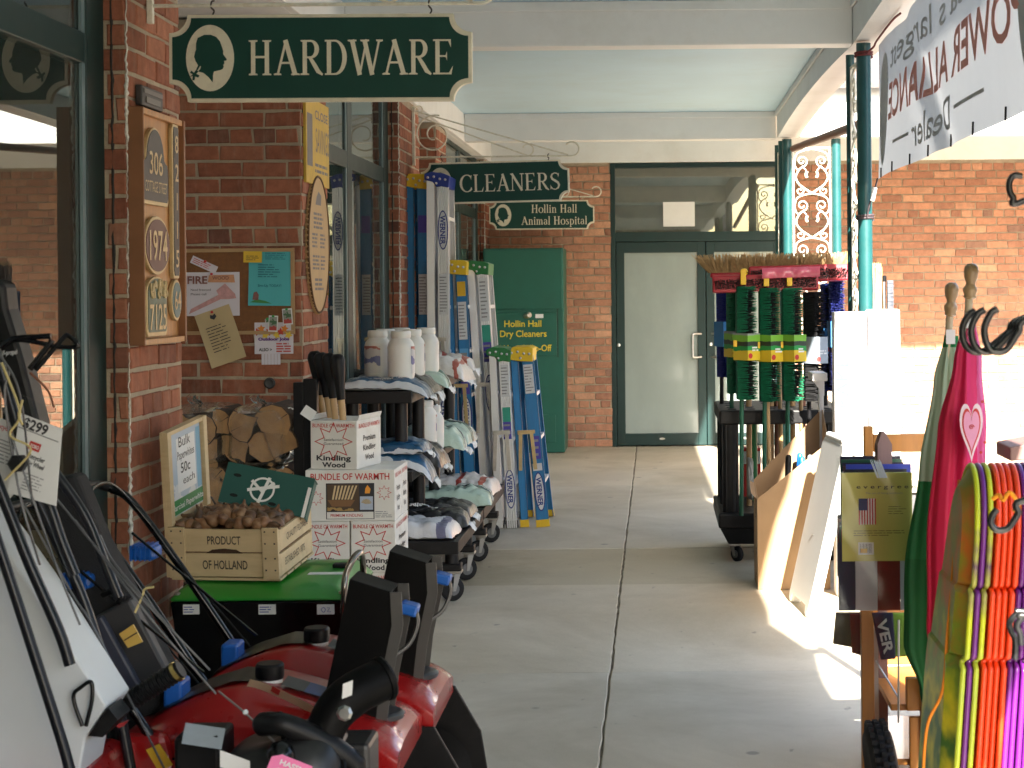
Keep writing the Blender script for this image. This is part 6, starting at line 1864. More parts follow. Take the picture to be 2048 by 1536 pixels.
for pts in ([(-5, 700), (40, 790), (65, 1010)], [(20, 740), (10, 800), (40, 990), (80, 1130)], [(22, 870), (70, 1010), (112, 1130), (160, 1250)]):
    part(t, 'control_cable', B().tube(smooth_path([S(a, c, 845) for a, c in pts], 6), .0028, 6), MATS['cable_grey'], smooth=60)
for pts in ([(3, 725), (40, 825), (20, 870), (62, 900), (10, 960)], [(45, 800), (38, 830), (45, 850)]):
    part(t, 'cable_tie', B().tube(smooth_path([S(a, c, 850) for a, c in pts], 6), .003, 6), MATS['straw_tie'])
part(t, 'deck', pxprism([(-200, 1560), (150, 1560), (170, 1750), (-200, 1750)], 850, .4), RED, bevel=.03)
WHITEC = mat('white_coated_board', (0.66, 0.69, 0.72), 0.45, var=0.04, scale=3)
t = thing('white_carton', S(60, 1500, 845), 'tall white carton leaning behind the nearest mower handles', 'carton')
part(t, 'carton_body', pxprism([(-120, 1010), (-60, 1005), (0, 1085), (62, 1172), (214, 1412), (172, 1475), (140, 1640), (-120, 1640)], 835, .18), WHITEC, bevel=.006)
part(t, 'black_foot', pxprism([(176, 1472), (216, 1416), (236, 1440), (205, 1475)], 837, .1), BLACK)
def card(pts, s, label):
    q = thing('price_card', S(*pts[3], s), label, 'price card', 'price cards tied to the mower handles')
    part(q, 'card', pxprism(pts, s, .003), PAPER)
    return q
q = card([(40, 826), (124, 858), (112, 1012), (14, 985)], 828, 'white price card reading $299 tied to the mower handle')
u = (S(124, 858, 828) - S(40, 826, 828)).normalized(); v = Y3.cross(u) * -1
v = V((-u.z, 0, u.x))
def on(px, py): return S(px, py, 828) - Y3 * .0015
part(q, 'price_print', B().text('$299', on(72, 852), u, v, w=.062, h=.026, bold=.03), PRINT)
part(q, 'fold_line', B().tube([on(34, 852), on(117, 884)], .0012, 4), GREYPRINT)
part(q, 'logo_block', B().prism([(-.014, -.01), (.014, -.01), (.014, .01), (-.014, .01)], on(70, 893), u, v, .0005), REDPRINT)
part(q, 'logo_print', B().text('TORO', on(70, 893) - Y3 * .001, u, v, w=.022, h=.009, bold=.03), PAPER)
part(q, 'name_print', B().text('Recycler', on(74, 916), u, v, w=.042, h=.012, bold=.02).text('Big Wheel', on(72, 930), u, v, w=.042, h=.012, bold=.02), PRINT)
part(q, 'small_print', B().lines(on(66, 968), u, v, .05, .045, 6, .3, seed=8), GREYPRINT)
part(q, 'clear_sleeve', pxprism([(36, 786), (128, 826), (124, 850), (44, 820)], 829, .001), FILM)
q = card([(-60, 812), (34, 850), (52, 960), (8, 1010), (-60, 1000)], 815, 'white mower card half out of view beside the $299 card')
part(q, 'name_print', B().text('Recycler', S(10, 855, 815) - Y3 * .002, u, v, w=.05, h=.012, bold=.02), REDPRINT)
part(q, 'small_print', B().lines(S(12, 905, 815) - Y3 * .002, u, v, .05, .06, 7, .3, seed=3), GREYPRINT)
BRIST = mat('dark_bristle', (0.03, 0.025, 0.022), 0.9, var=0.4)
t = thing('upright_broom', S(0, 600, 790), 'dark bristle broom end poking up at the picture edge by the window', 'broom')
bb = B()
rr = random.Random(3)
for k in range(160):
    p = S(-35 + 45 * rr.random(), 580, 790) + Y3 * rr.uniform(0, .06)
    bb.tube([p, p + V((rr.uniform(-.006, .006), 0, .045 + .02 * rr.random()))], .0012, 3)
part(t, 'bristles', bb, BRIST, kind='stuff')
part(t, 'broom_head', B().box(tuple(S(-40, 600, 790)), tuple(S(10, 578, 790) + Y3 * .06)), BLACK, bevel=.005)
part(t, 'broom_pole', B().tube([S(-15, 595, 785), V((-1.62, 4.3, 0))], .012, 10), HANDLE, smooth=50)
# ================================================================ SALT RACKS AND LADDERS
def caster(t, x, y, r=.063, zt=.161, turn=-58):
    Rz = Matrix.Rotation(R(turn), 3, 'Z')
    W = Rz @ Matrix.Rotation(R(90), 3, 'Y')
    c0 = V((x, y, r + .001)) + Rz @ V((0, -.02, 0))
    c = part(t, 'caster', B().lathe([(.015, -.014), (r * .8, -.018), (r, -.011), (r, .011), (r * .8, .018), (.015, .014)], c0, 24, M=W), RUBBER, smooth=40)
    part(c, 'hub', B().lathe([(.006, -.022), (r * .52, -.0195), (r * .52, .0195), (.006, .022)], c0, 14, M=W), mat('hub_grey', (0.11, 0.11, 0.11), 0.5))
    f = B(Matrix.Translation((x, y, 0)) @ Rz.to_4x4())
    for dx in (-.027, .024):
        f.prism([(-.028, r - .008), (-.012, r - .008), (.018, zt - .012), (-.02, zt - .012)], (dx, 0, 0), Y3, Z3, .003)
    part(c, 'fork', f, mat('dull_zinc', (0.3, 0.29, 0.27), 0.45, .8))
    part(c, 'swivel_plate', B().box((x - .035, y - .04, zt - .012), (x + .035, y + .04, zt)), STEEL, bevel=.002)
    return c

def slat_shelf(t, x0, x1, y0, y1, z, th, name, pitch=.062):
    """plastic shelf: a rim and open slats across"""
    rim = part(t, name, B().box((x0, y0, z - th), (x1, y0 + .03, z)).box((x0, y1 - .03, z - th), (x1, y1, z)).box((x0, y0 + .03, z - th), (x0 + .03, y1 - .03, z)).box((x1 - .03, y0 + .03, z - th), (x1, y1 - .03, z)), BLACK_RACK, bevel=.004)
    y = y0 + .034
    while y < y1 - .06:
        part(rim, 'slat', B().box((x0 + .0305, y, z - th * .4), (x1 - .0305, y + pitch * .72, z - .002)), BLACK_RACK)
        y += pitch
    return rim

def salt_rack(y0, y1, label, cast):
    xr, xl = -1.03, -1.66
    t = thing('salt_rack', ((xr + xl) / 2, (y0 + y1) / 2, 0), label, 'rack', 'black rolling racks of ice melt')
    slat_shelf(t, xl, xr, y0, y1, .335, .065, 'platform')
    slat_shelf(t, xl, -1.265, y0, y1, .70, .05, 'middle_shelf')
    slat_shelf(t, xl, -1.265, y0, y1, 1.115, .06, 'top_shelf')
    for y in cast:
        for x in (-1.345, xl + .06):
            part(t, 'shelf_post', B().lathe([(.034, .336), (.034, .649)], (x, y, 0), 14), BLACK_RACK, smooth=40)
            part(t, 'shelf_post', B().lathe([(.034, .701), (.034, 1.054)], (x, y, 0), 14), BLACK_RACK, smooth=40)
        for x in (xr - .055, xl + .06):
            part(t, 'leg', B().lathe([(.036, .2), (.036, .269)], (x, y, 0), 14), BLACK_RACK, smooth=40)
            caster(t, x + (.02 if x > -1.3 else 0), y)
        part(t, 'cross_bearer', B().box((xl + .02, y - .045, .162), (xr - .002, y + .045, .199)), BLACK_RACK, bevel=.006)
    return t
salt_rack(8.80, 10.08, 'black rolling rack of ice melt bags, nearer one beside the kindling', (8.97, 9.62))
salt_rack(10.12, 11.45, 'black rolling rack of ice melt bags, farther one before the ladders', (10.28, 11.05))

def bag(loc, L, W, H, rotz, m, label, words=None, seed=0, flap=True, tiltx=0.0, flapmat=None, droop=0.0):
    """a filled plastic sack lying flat; x runs to the crimped end that faces the walkway"""
    t = thing('salt_bag', loc, label, 'bag', 'bags of ice melt', rotz)
    t.rotation_euler = (tiltx, 0, rotz)
    rr = random.Random(seed)
    ox = rr.uniform(0, 50)
    def edge(i, j):
        x, y = 2 * i - 1, 2 * j - 1
        return max(0, 1 - abs(x) ** 5) ** .42 * max(0, 1 - abs(y) ** 4) ** .42
    def topf(i, j):
        x, y = (i - .5) * L, (j - .5) * W
        e = edge(i, j)
        nz = noise.noise(V((x * 9 + ox, y * 9, 1))) * .28 + abs(noise.noise(V((x * 16 + ox, y * 20, 5)))) * .35 + noise.noise(V((x * 45 + ox, y * 50, 8))) * .08
        cr = (1 - e) * (.010 * noise.noise(V((x * 30, y * 30, ox))) + .003 * math.sin(x * 70 + ox))
        dr = -droop * max(0, i - .72) ** 1.5
        return V((x, y * (1 - .05 * (1 - e)), .012 + H * e * (1 + nz) + cr + dr))
    def botf(i, j):
        x, y = (i - .5) * L, (j - .5) * W
        return V((x, y * (1 - .05 * (1 - edge(i, j))), .011 * (1 - edge(i, j)) + .001 - droop * max(0, i - .72) ** 1.5))
    b2 = B().grid(topf, 40, 26).grid(botf, 40, 26, flip=True)
    part(t, 'sack', b2, m, smooth=75, local=True)
    if flap:
        part(t, 'crimped_end', B().grid(lambda i, j: V((L / 2 - .012 + .06 * i * (.7 + .5 * noise.noise(V((j * 3, ox, 2)))), (j - .5) * W * (.5 - .16 * i), .016 - droop * .148 - .03 * i * i + .03 * i * noise.noise(V((j * 6, i * 3, ox))) + .012 * math.sin(j * 19 + ox) * i)), 8, 22), flapmat or PAPER, smooth=60, local=True)
    if words:
        lb = B()
        for s, dx, dy, w, h in words:
            vs, fs, x0, x1, y0, y1 = text_mesh(s, .02)
            sx, sy = w / (x1 - x0), h / .7
            P = []
            for p in vs:
                # text runs along the sack and reads from the walkway side
                X, Y = dx + (p.x - (x0 + x1) / 2) * sx, dy + (p.y - .35) * sy
                i, j = min(1, max(0, X / L + .5)), min(1, max(0, Y / W + .5))
                P.append(V((X, Y, topf(i, j).z + .004)))
            lb.add(P, fs)
        part(t, 'lettering', lb, words_m[0] if False else WORDM, local=True)
    return t
WORDM = PAPER
BAG_BLUE = ramp_mat('blue_white_sack', [(0, (0.02, 0.07, 0.15)), (0.05, (0.55, 0.58, 0.62)), (0.13, (0.02, 0.09, 0.19)), (0.45, (0.30, 0.36, 0.42)), (0.6, (0.012, 0.05, 0.11)), (0.85, (0.45, 0.5, 0.55))], axis=1, lo=-.19, hi=.19, rough=.28, wob=.25, wscale=5, coat=.3, bump=.7, bscale=26)
BAG_BLACK = ramp_mat('black_grey_sack', [(0, (0.03, 0.03, 0.033)), (0.06, (0.02, 0.02, 0.022)), (0.6, (0.06, 0.06, 0.065)), (0.85, (0.35, 0.35, 0.36))], axis=1, lo=-.19, hi=.19, rough=.3, wob=.35, wscale=6, coat=.3, bump=.7, bscale=26)
BAG_GREEN = ramp_mat('mint_clear_sack', [(0, (0.42, 0.55, 0.47)), (0.35, (0.48, 0.62, 0.52)), (0.5, (0.10, 0.16, 0.13)), (0.62, (0.55, 0.62, 0.57)), (0.85, (0.2, 0.3, 0.25))], axis=1, lo=-.19, hi=.19, rough=.25, wob=.4, wscale=7, coat=.3, bump=.7, bscale=26)
BAG_RED = ramp_mat('white_red_sack', [(0, (0.66, 0.64, 0.62)), (0.5, (0.36, 0.06, 0.05)), (0.58, (0.66, 0.64, 0.62)), (0.82, (0.4, 0.1, 0.07)), (0.88, (0.66, 0.64, 0.62))], axis=0, lo=-.25, hi=.25, rough=.3, wob=.3, wscale=6, coat=.3, bump=.7, bscale=26)
BAG_WHITE = ramp_mat('white_lavender_sack', [(0, (0.68, 0.69, 0.72)), (0.66, (0.62, 0.63, 0.66)), (0.80, (0.16, 0.16, 0.25)), (0.9, (0.55, 0.56, 0.6))], axis=0, lo=-.25, hi=.25, rough=.3, wob=.12, wscale=5, coat=.3, bump=.7, bscale=26)
sa = [('SafeStep', -.02, 0.02, .16, .035)]
z0 = .337
bag((-1.29, 9.02, z0), .46, .34, .075, R(-3), BAG_WHITE, 'white salt bag at the near end of the platform', None, 1, flap=False)
bag((-1.27, 9.40, z0), .46, .34, .085, R(4), BAG_BLACK, 'black and grey salt bag second along the platform', sa, 2)
bag((-1.28, 9.78, z0), .46, .34, .08, R(-2), BAG_BLACK, 'black salt bag third along the platform, partly under the mint one', None, 3)
bag((-1.24, 10.35, z0), .48, .38, .09, R(3), BAG_GREEN, 'mint green salt bag on the farther platform, nearer one', None, 4, flap=False)
bag((-1.26, 10.90, z0), .48, .38, .095, R(-4), BAG_RED, 'white and red SafeStep bag on the farther platform', None, 5, flap=False)
p = S(915, 950, 318)
solo('red_bag_lettering', B().text('SafeStep', (-1.2, 10.68, .435), V((1, .1, 0)), V((0, .5, 1)), w=.2, h=.04, bold=.03), REDPRINT, (-1.2, 10.68, .4), 'red SafeStep lettering on the white bag of the farther platform', 'lettering') if False else None
z1 = .702
bag((-1.40, 9.05, z1), .44, .33, .07, R(2), BAG_BLUE, 'blue salt bag drooping off the near end of the middle shelf', sa, 6, tiltx=0.0, droop=.55)
bag((-1.42, 9.05, z1 + .075), .42, .32, .055, R(-4), BAG_BLUE, 'second blue salt bag laid on the drooping one, middle shelf', None, 61)
bag((-1.38, 9.45, z1), .42, .33, .085, R(-3), BAG_BLACK, 'black salt bag behind the blue ones on the middle shelf', None, 7, droop=.3)
bag((-1.36, 10.25, z1), .42, .34, .10, R(3), BAG_GREEN, 'mint green salt bag on the farther middle shelf', None, 8, droop=.2)
bag((-1.36, 10.72, z1), .42, .34, .09, R(-5), BAG_GREEN, 'mint green salt bag behind the first on the farther middle shelf', None, 9, droop=.2)
z2 = 1.117
bag((-1.42, 9.0, z2), .46, .34, .05, R(2), BAG_BLUE, 'flat blue salt bag on the near end of the top shelf', [('SafeStep POWER 4300', -.03, -.1, .28, .022)], 10, droop=.35)
bag((-1.42, 9.36, z2), .44, .33, .055, R(-2), BAG_BLACK, 'black salt bag on the top shelf under the white jugs', [('SafeStep', .02, -.06, .16, .022)], 11, droop=.35)
bag((-1.40, 9.75, z2), .44, .33, .06, R(3), BAG_GREEN, 'dark green salt bag on the top shelf behind the jugs', None, 12, droop=.3)
bag((-1.36, 10.45, z2), .44, .36, .10, R(-6), BAG_RED, 'red and white salt bag at the far end of the top shelf', None, 13, droop=.3)
bag((-1.38, 10.9, z2), .44, .36, .09, R(5), BAG_RED, 'red and white salt bag behind the other red one', None, 14)

# white jugs
JUG = mat('milky_jug', (0.70, 0.70, 0.67), 0.4, var=0.03, scale=8, sub=.2)
JL = ramp_mat('jug_label', [(0, (0.6, 0.6, 0.6)), (0.3, (0.12, 0.14, 0.3)), (0.5, (0.5, 0.5, 0.52)), (0.75, (0.35, 0.12, 0.1)), (0.85, (0.6, 0.6, 0.6))], axis=2, lo=.03, hi=.18, rough=.5, wob=.5, wscale=25)
def jug(loc, label, h=.235, r=.063, rotz=0, first=[None]):
    if first[0] is None:
        t = thing('salt_jug', loc, label, 'jug', 'white ice melt jugs on the racks', rotz)
        part(t, 'bottle', B().lathe([(.05, 0), (.06, .006), (.0635, .02), (.0635, .16), (.058, .178), (.044, .196), (.043, .2)], (0, 0, 0), 28), JUG, smooth=40, local=True)
        part(t, 'cap', B().lathe([(.046, .2005), (.0475, .205), (.0475, .228), (.044, .234), (.02, .235)], (0, 0, 0), 28), JUG, smooth=40, local=True)
        part(t, 'label', B().grid(lambda i, j: V((.0645 * math.cos(R(-35 + 95 * i)), .0645 * math.sin(R(-35 + 95 * i)), .03 + .13 * j)), 14, 2), JL, smooth=60, local=True)
        first[0] = t
        return t
    t = copy_tree(first[0])
    t.location, t['label'] = loc, label
    t.rotation_euler = (0, 0, rotz)
    return t
zj = z2 + .052
JP = [(-1.245 - .1, 8.98, 'nearest white jug, standing alone at the top shelf corner'), (-1.49, 9.12, 'white jug with dark label at the back by the shop window, top shelf'), (-1.34, 9.35, 'white jug second along the walkway side of the top shelf'), (-1.50, 9.45, 'white jug second along the window side of the top shelf'), (-1.31, 9.72, 'white jug third along the walkway side of the top shelf'), (-1.46, 9.74, 'white jug third along the window side of the top shelf')]
for k, (x, y, lab) in enumerate(JP):
    j_ = jug((x, y, zj), lab, rotz=R(20 * k - 150 if k in (1, 3) else 12 * k))
    j_.scale = (1.12, 1.12, 1.1)
jug((-1.33, 9.75, z1 + .05), 'white jug standing on the middle shelf of the nearer rack', rotz=R(20))
jug((-1.32, 10.0, z1 + .003), 'white jug on the middle shelf at the end of the nearer rack', rotz=R(60))

# ---------------------------------------------------------------- step ladders
FIB = mat('blue_fibreglass', (0.015, 0.18, 0.42), 0.45, var=0.1, scale=6, stretch=(6, 6, .6), dirt=((0.02, 0.09, 0.25), 0.3, 8))
CAPY, CAPB, CAPG = mat('yellow_cap', (0.72, 0.47, 0.015), 0.45, var=0.06), mat('blue_cap', (0.008, 0.03, 0.24), 0.45, var=0.08), mat('green_cap', (0.008, 0.16, 0.04), 0.45, var=0.08)
LABEL_W = mat('worn_white_label', (0.6, 0.62, 0.64), 0.5, var=0.06)
LOGO_B = mat('logo_blue', (0.01, 0.03, 0.22), 0.5)
def ladder(h, top, foot, s, kind, capm, label, rail=.075, spread=.012, logo=None, stick=None, spreader=True):
    """closed step ladder leaning at the wall; top and foot = middle of its side seen from the walkway, in pixels"""
    a, c = S(top[0], top[1], s), S(foot[0], foot[1], s)
    a.z, c.z = h, 0.0
    y0 = FPX / s
    t = thing('step_ladder', (c.x, y0, 0), label, 'ladder', 'step ladders leaning at the shop front')
    rm = FIB if kind == 'fib' else ALU
    d = (a - c).normalized()
    side = V((d.z, 0, -d.x))
    w_bot, w_top = .50 + .05 * h / 2, .34
    def ladder_y(f, near): return y0 if near else y0 + w_bot + (w_top - w_bot) * f
    for near in (True, False):
        for fr in (0, 1):
            off0 = (-1 if fr else 1) * (spread * .6 + rail * .5)
            off1 = (-1 if fr else 1) * (rail * .5 + .002)
            p0 = c + side * off0
            p1 = c + d * (h * .985) + side * off1
            p0 = V((p0.x, ladder_y(0, near), 0.004)); p1 = V((p1.x, ladder_y(1, near), p1.z))
            rw = rail if not fr else rail * .62
            dd = (p1 - p0).normalized()
            sd = V((dd.z, 0, -dd.x))
            q = B()
            yy = .004 if near else -.004
            # channel: web and two flanges turned inward
            for o1, o2, th in ((-rw / 2, rw / 2, .004), (-rw / 2, -rw / 2 + .004, .026), (rw / 2 - .004, rw / 2, .026)):
                k = th if near else -th
                q.hexa([p0 + sd * o1, p0 + sd * o2, p0 + sd * o2 + Y3 * k, p0 + sd * o1 + Y3 * k, p1 + sd * o1, p1 + sd * o2, p1 + sd * o2 + Y3 * k, p1 + sd * o1 + Y3 * k])
            if kind == 'alu':
                for k in range(5):
                    o_ = -rw / 2 + rw * (k + .5) / 5
                    q.hexa([p0 + sd * (o_ - .005) - Y3 * .0075, p0 + sd * (o_ + .005) - Y3 * .0075, p0 + sd * (o_ + .007), p0 + sd * (o_ - .007), p1 + sd * (o_ - .005) - Y3 * .0075, p1 + sd * (o_ + .005) - Y3 * .0075, p1 + sd * (o_ + .007), p1 + sd * (o_ - .007)])
            r_ = part(t, 'front_rail' if not fr else 'rear_rail', q, rm)
            ft = B().hexa([p0 + sd * (-rw / 2 - .004) - Y3 * .006, p0 + sd * (rw / 2 + .004) - Y3 * .006, p0 + sd * (rw / 2 + .004) + Y3 * .03, p0 + sd * (-rw / 2 - .004) + Y3 * .03] + [e + dd * .05 for e in (p0 + sd * (-rw / 2 - .003) - Y3 * .005, p0 + sd * (rw / 2 + .003) - Y3 * .005, p0 + sd * (rw / 2 + .003) + Y3 * .03, p0 + sd * (-rw / 2 - .003) + Y3 * .03)])
            part(r_, 'foot', ft, CAPY if kind == 'fib' else BLACK)
            if near and not fr:
                if logo:
                    for f, horiz in logo:
                        e = p0 + dd * (h * f) - Y3 * (.0085 if kind == 'alu' else .0045)
                        ovl = [(.036 * math.cos(k * math.pi / 14), .135 * math.sin(k * math.pi / 14)) for k in range(28)]
                        lg = part(r_, 'logo_oval', B().prism(ovl, e, sd, dd, .001), LOGO_B)
                        part(lg, 'logo_field', B().prism([(x * .8, z * .93) for x, z in ovl], e - Y3 * .0012, sd, dd, .0006), LABEL_W)
                        part(lg, 'lettering', B().text('WERNER', e - Y3 * .0022, -dd, sd, w=.2, h=.036, bold=.03), LOGO_B)
                for (f, hh, m_, ln) in (stick or []):
                    e = p0 + dd * (h * f) - Y3 * (.0085 if kind == 'alu' else .0045)
                    sk = part(r_, 'sticker', B().prism([(-rw * .38, -hh / 2), (rw * .38, -hh / 2), (rw * .38, hh / 2), (-rw * .38, hh / 2)], e, sd, dd, .001), m_)
                    if ln:
                        part(sk, 'print', B().lines(e - Y3 * .0018, sd, dd, rw * .66, hh * .9, ln, .35, seed=ln), GREYPRINT)
    # steps between the front rails
    n = int(round(h / .305))
    for k in range(1, n):
        f = k / n
        p = c + d * (h * f) + side * (rail * .5 + spread * .5 * (1 - f))
        part(t, 'step', B().box((p.x - .04, ladder_y(f, True) + .005, p.z - .012), (p.x + .04, ladder_y(f, False) - .005, p.z + .012)), ALU)
    # moulded top cap
    e = c + d * (h * .985)
    sd = side
    cl_ = .062 + rail * .25
    pts = [(-cl_, .0), (-cl_ - .01, -.03), (-cl_ * .2, -.05), (cl_, -.06), (cl_ + .008, .03), (cl_ - .02, .045), (-cl_ * .6, .05)] if capm == CAPY else [(-cl_, .035), (-cl_, -.005), (-cl_ * .3, -.02), (0, -.055), (cl_ * .4, -.05), (cl_, -.06), (cl_ + .01, .02), (cl_ * .6, .038), (-cl_ * .4, .05)]
    cpp = part(t, 'top_cap', B().prism(pts, e + Y3 * (w_top + .02), sd, d, w_top + .035), capm, bevel=.005)
    for x, z in ((-cl_ * .7, .01), (-cl_ * .2, .015), (cl_ * .3, .0), (cl_ * .75, -.005), (0, -.03)):
        part(cpp, 'rivet', B().lathe([(.009, 0), (.009, .004), (.004, .007)], e - Y3 * .0155 + sd * x + d * z, 8, M=Matrix.Rotation(R(90), 3, 'X')), STEEL)
    if spreader:
        e = c + d * (h * .53)
        br = mat('brassy_steel', (0.45, 0.36, 0.2), 0.4, 1.0, var=0.2) if kind == 'fib' else STEEL
        sb_ = part(t, 'spreader_bracket', B().prism([(-.06, .0), (.06, .0), (.06, .025), (-.06, .03)], e - Y3 * .008, sd, d, .006), br)
        part(sb_, 'spreader_arm', B().bar(e + sd * -.04 - Y3 * .016 + d * .01, e + sd * -.06 - Y3 * .016 - d * (.1 + .12 * h), .024, .005, up=Y3), br)
        part(sb_, 'spreader_arm', B().bar(e + sd * .035 - Y3 * .016 + d * .01, e + sd * .045 - Y3 * .016 - d * (.1 + .12 * h), .024, .005, up=Y3), br)
    return t
P_ = LABEL_W
YS = mat('yellow_sticker', (0.7, 0.42, 0.02), 0.5)
BS = mat('light_blue_sticker', (0.1, 0.35, 0.65), 0.5)
GS = mat('teal_sticker', (0.02, 0.28, 0.2), 0.5)
PS = mat('purple_sticker', (0.06, 0.05, 0.35), 0.5)
ladder(2.44, (832, 360), (838, 1048), 288, 'fib', CAPY, 'tall blue ladder with yellow cap, first against the brick pier', rail=.08, logo=None, stick=[(.66, .28, P_, 12), (.86, .12, PS, 0)])
ladder(2.44, (873, 360), (878, 1046), 292, 'alu', CAPB, 'tall aluminium ladder with blue cap beside the tall blue ladder', rail=.08, logo=[(.84, 0), (.31, 0)], stick=[(.66, .28, P_, 12)])
ladder(1.83, (909, 538), (930, 1050), 290, 'fib', CAPY, 'middle height blue ladder with yellow cap', rail=.076, logo=[(.42, 0)], stick=[(.9, .1, YS, 0), (.78, .26, P_, 10), (.62, .2, BS, 3), (.53, .1, PS, 0)])
ladder(1.83, (952, 533), (986, 1052), 287, 'alu', CAPG, 'middle height aluminium ladder with green cap', rail=.076, logo=[(.5, 0)], stick=[(.86, .3, P_, 10), (.73, .12, GS, 0), (.66, .14, PS, 3)])
ladder(1.22, (996, 706), (1012, 1053), 291, 'alu', CAPG, 'short aluminium ladder with green cap next to the short blue one', rail=.072, logo=[(.22, 0)], stick=[(.83, .22, P_, 9), (.64, .1, GS, 0), (.55, .12, PS, 3)])
ladder(1.22, (1040, 712), (1068, 1056), 290, 'fib', CAPY, 'short blue ladder with yellow cap, last in the row', rail=.085, spread=.035, logo=[(.2, 0)], stick=[(.84, .2, P_, 9), (.45, .16, PS, 3), (.34, .05, P_, 0)])
# ================================================================ GOODS ALONG THE POSTS
# ---------------------------------------------------------------- broom rack
t = thing('broom_rack', (.78, 10.5, 0), 'black rolling rack holding push brooms by the posts', 'rack')
rx0, rx1, ry0, ry1 = .375, 1.12, 10.1, 11.0
part(t, 'top_shelf', B().box((rx0, ry0, .825), (rx1, ry1, .91)), BLACK_RACK, bevel=.012)
hl = B()
for i in range(6):
    for j in range(5):
        hl.lathe([(.026, 0), (.026, .002)], (rx0 + .08 + i * .115, ry0 + .1 + j * .17, .9102), 12)
part(t, 'shelf_hole', hl, mat('shelf_hole_dark', (0.004, 0.004, 0.004), 0.9), kind='stuff')
part(t, 'base_tray', B().box((rx0 - .01, ry0 - .02, .21), (rx1, ry1, .30)), BLACK_RACK, bevel=.012)
part(t, 'base_plinth', B().hexa([V(p) for p in ((rx0 + .05, ry0 + .03, .11), (rx1 - .05, ry0 + .03, .11), (rx1 - .05, ry1 - .03, .11), (rx0 + .05, ry1 - .03, .11), (rx0 + .0, ry0 - .01, .209), (rx1, ry0 - .01, .209), (rx1, ry1, .209), (rx0, ry1, .209))]), BLACK_RACK, bevel=.008)
for x in (rx0 + .065, rx1 - .07):
    for y in (ry0 + .06, ry0 + .45, ry1 - .07):
        ps = part(t, 'corner_post', B().lathe([(.048, .301), (.048, .824)], (x, y, 0), 18), BLACK_RACK, smooth=40)
        rb = B()
        for k in range(9):
            a = 2 * math.pi * k / 9
            rb.box((x + .047 * math.cos(a) - .004, y + .047 * math.sin(a) - .004, .302), (x + .047 * math.cos(a) + .004, y + .047 * math.sin(a) + .004, .823))
        part(ps, 'flute', rb, BLACK_RACK, kind='stuff')
for x in (rx0 + .09, rx1 - .09):
    for y in (ry0 + .1, ry1 - .1):
        caster(t, x, y, .045, .109, 40)

def spikes(b2, base, dirn, across, up, na, nu, w, h, l, r, rr, keep=None, jit=.3, splay=0.0):
    """tufts of bristle: thin pyramids standing on a w by h patch"""
    for i in range(na):
        for j in range(nu):
            if keep and not keep(i / max(1, na - 1), j / max(1, nu - 1)):
                continue
            p = base + across * (w * ((i + .5 + rr.uniform(-jit, jit)) / na - .5)) + up * (h * ((j + .5 + rr.uniform(-jit, jit)) / nu - .5))
            fx, fy = (2 * (i + .5) / na - 1), (2 * (j + .5) / nu - 1)
            q = p + (dirn + across * (rr.uniform(-.05, .05) * (1 + 6 * splay) + splay * fx ** 5) + up * (rr.uniform(-.05, .05) * (1 + 4 * splay) + splay * .6 * fy)) * (l * rr.uniform(.88 - .25 * splay, 1.06 + .1 * splay))
            a, c = across * r, up * r
            b2.add([p - a - c, p + a - c, p + c, q - a * .6, q + a * .6, q + c * .6], [(0, 1, 4, 3), (1, 2, 5, 4), (2, 0, 3, 5), (3, 4, 5)])
    return b2
BGREEN = mat('green_bristle', (0.007, 0.18, 0.085), 0.7, var=0.3, scale=40)
BBLACK = mat('black_bristle', (0.008, 0.008, 0.009), 0.8, var=0.3)
BBLUE = mat('blue_bristle', (0.008, 0.018, 0.20), 0.7, var=0.3, scale=40)
BTAN = mat('palmyra_bristle', (0.40, 0.265, 0.12), 0.8, var=0.35, scale=50)
BREDM = mat('red_broom_block', (0.34, 0.008, 0.018), 0.4, var=0.1, coat=.2)
GBLOCK = mat('green_broom_block', (0.008, 0.09, 0.05), 0.45, var=0.1)
SLEEVE = ramp_mat('broom_sleeve', [(0, (0.7, 0.5, 0.03)), (0.28, (0.02, 0.28, 0.06)), (0.45, (0.03, 0.04, 0.03)), (0.62, (0.18, 0.42, 0.04)), (0.85, (0.25, 0.27, 0.25))], axis=2, lo=.915, hi=1.075, rough=.45, wob=.25, wscale=9)
SLEEVEG = mat('grey_sleeve', (0.33, 0.38, 0.44), 0.5, var=0.1)
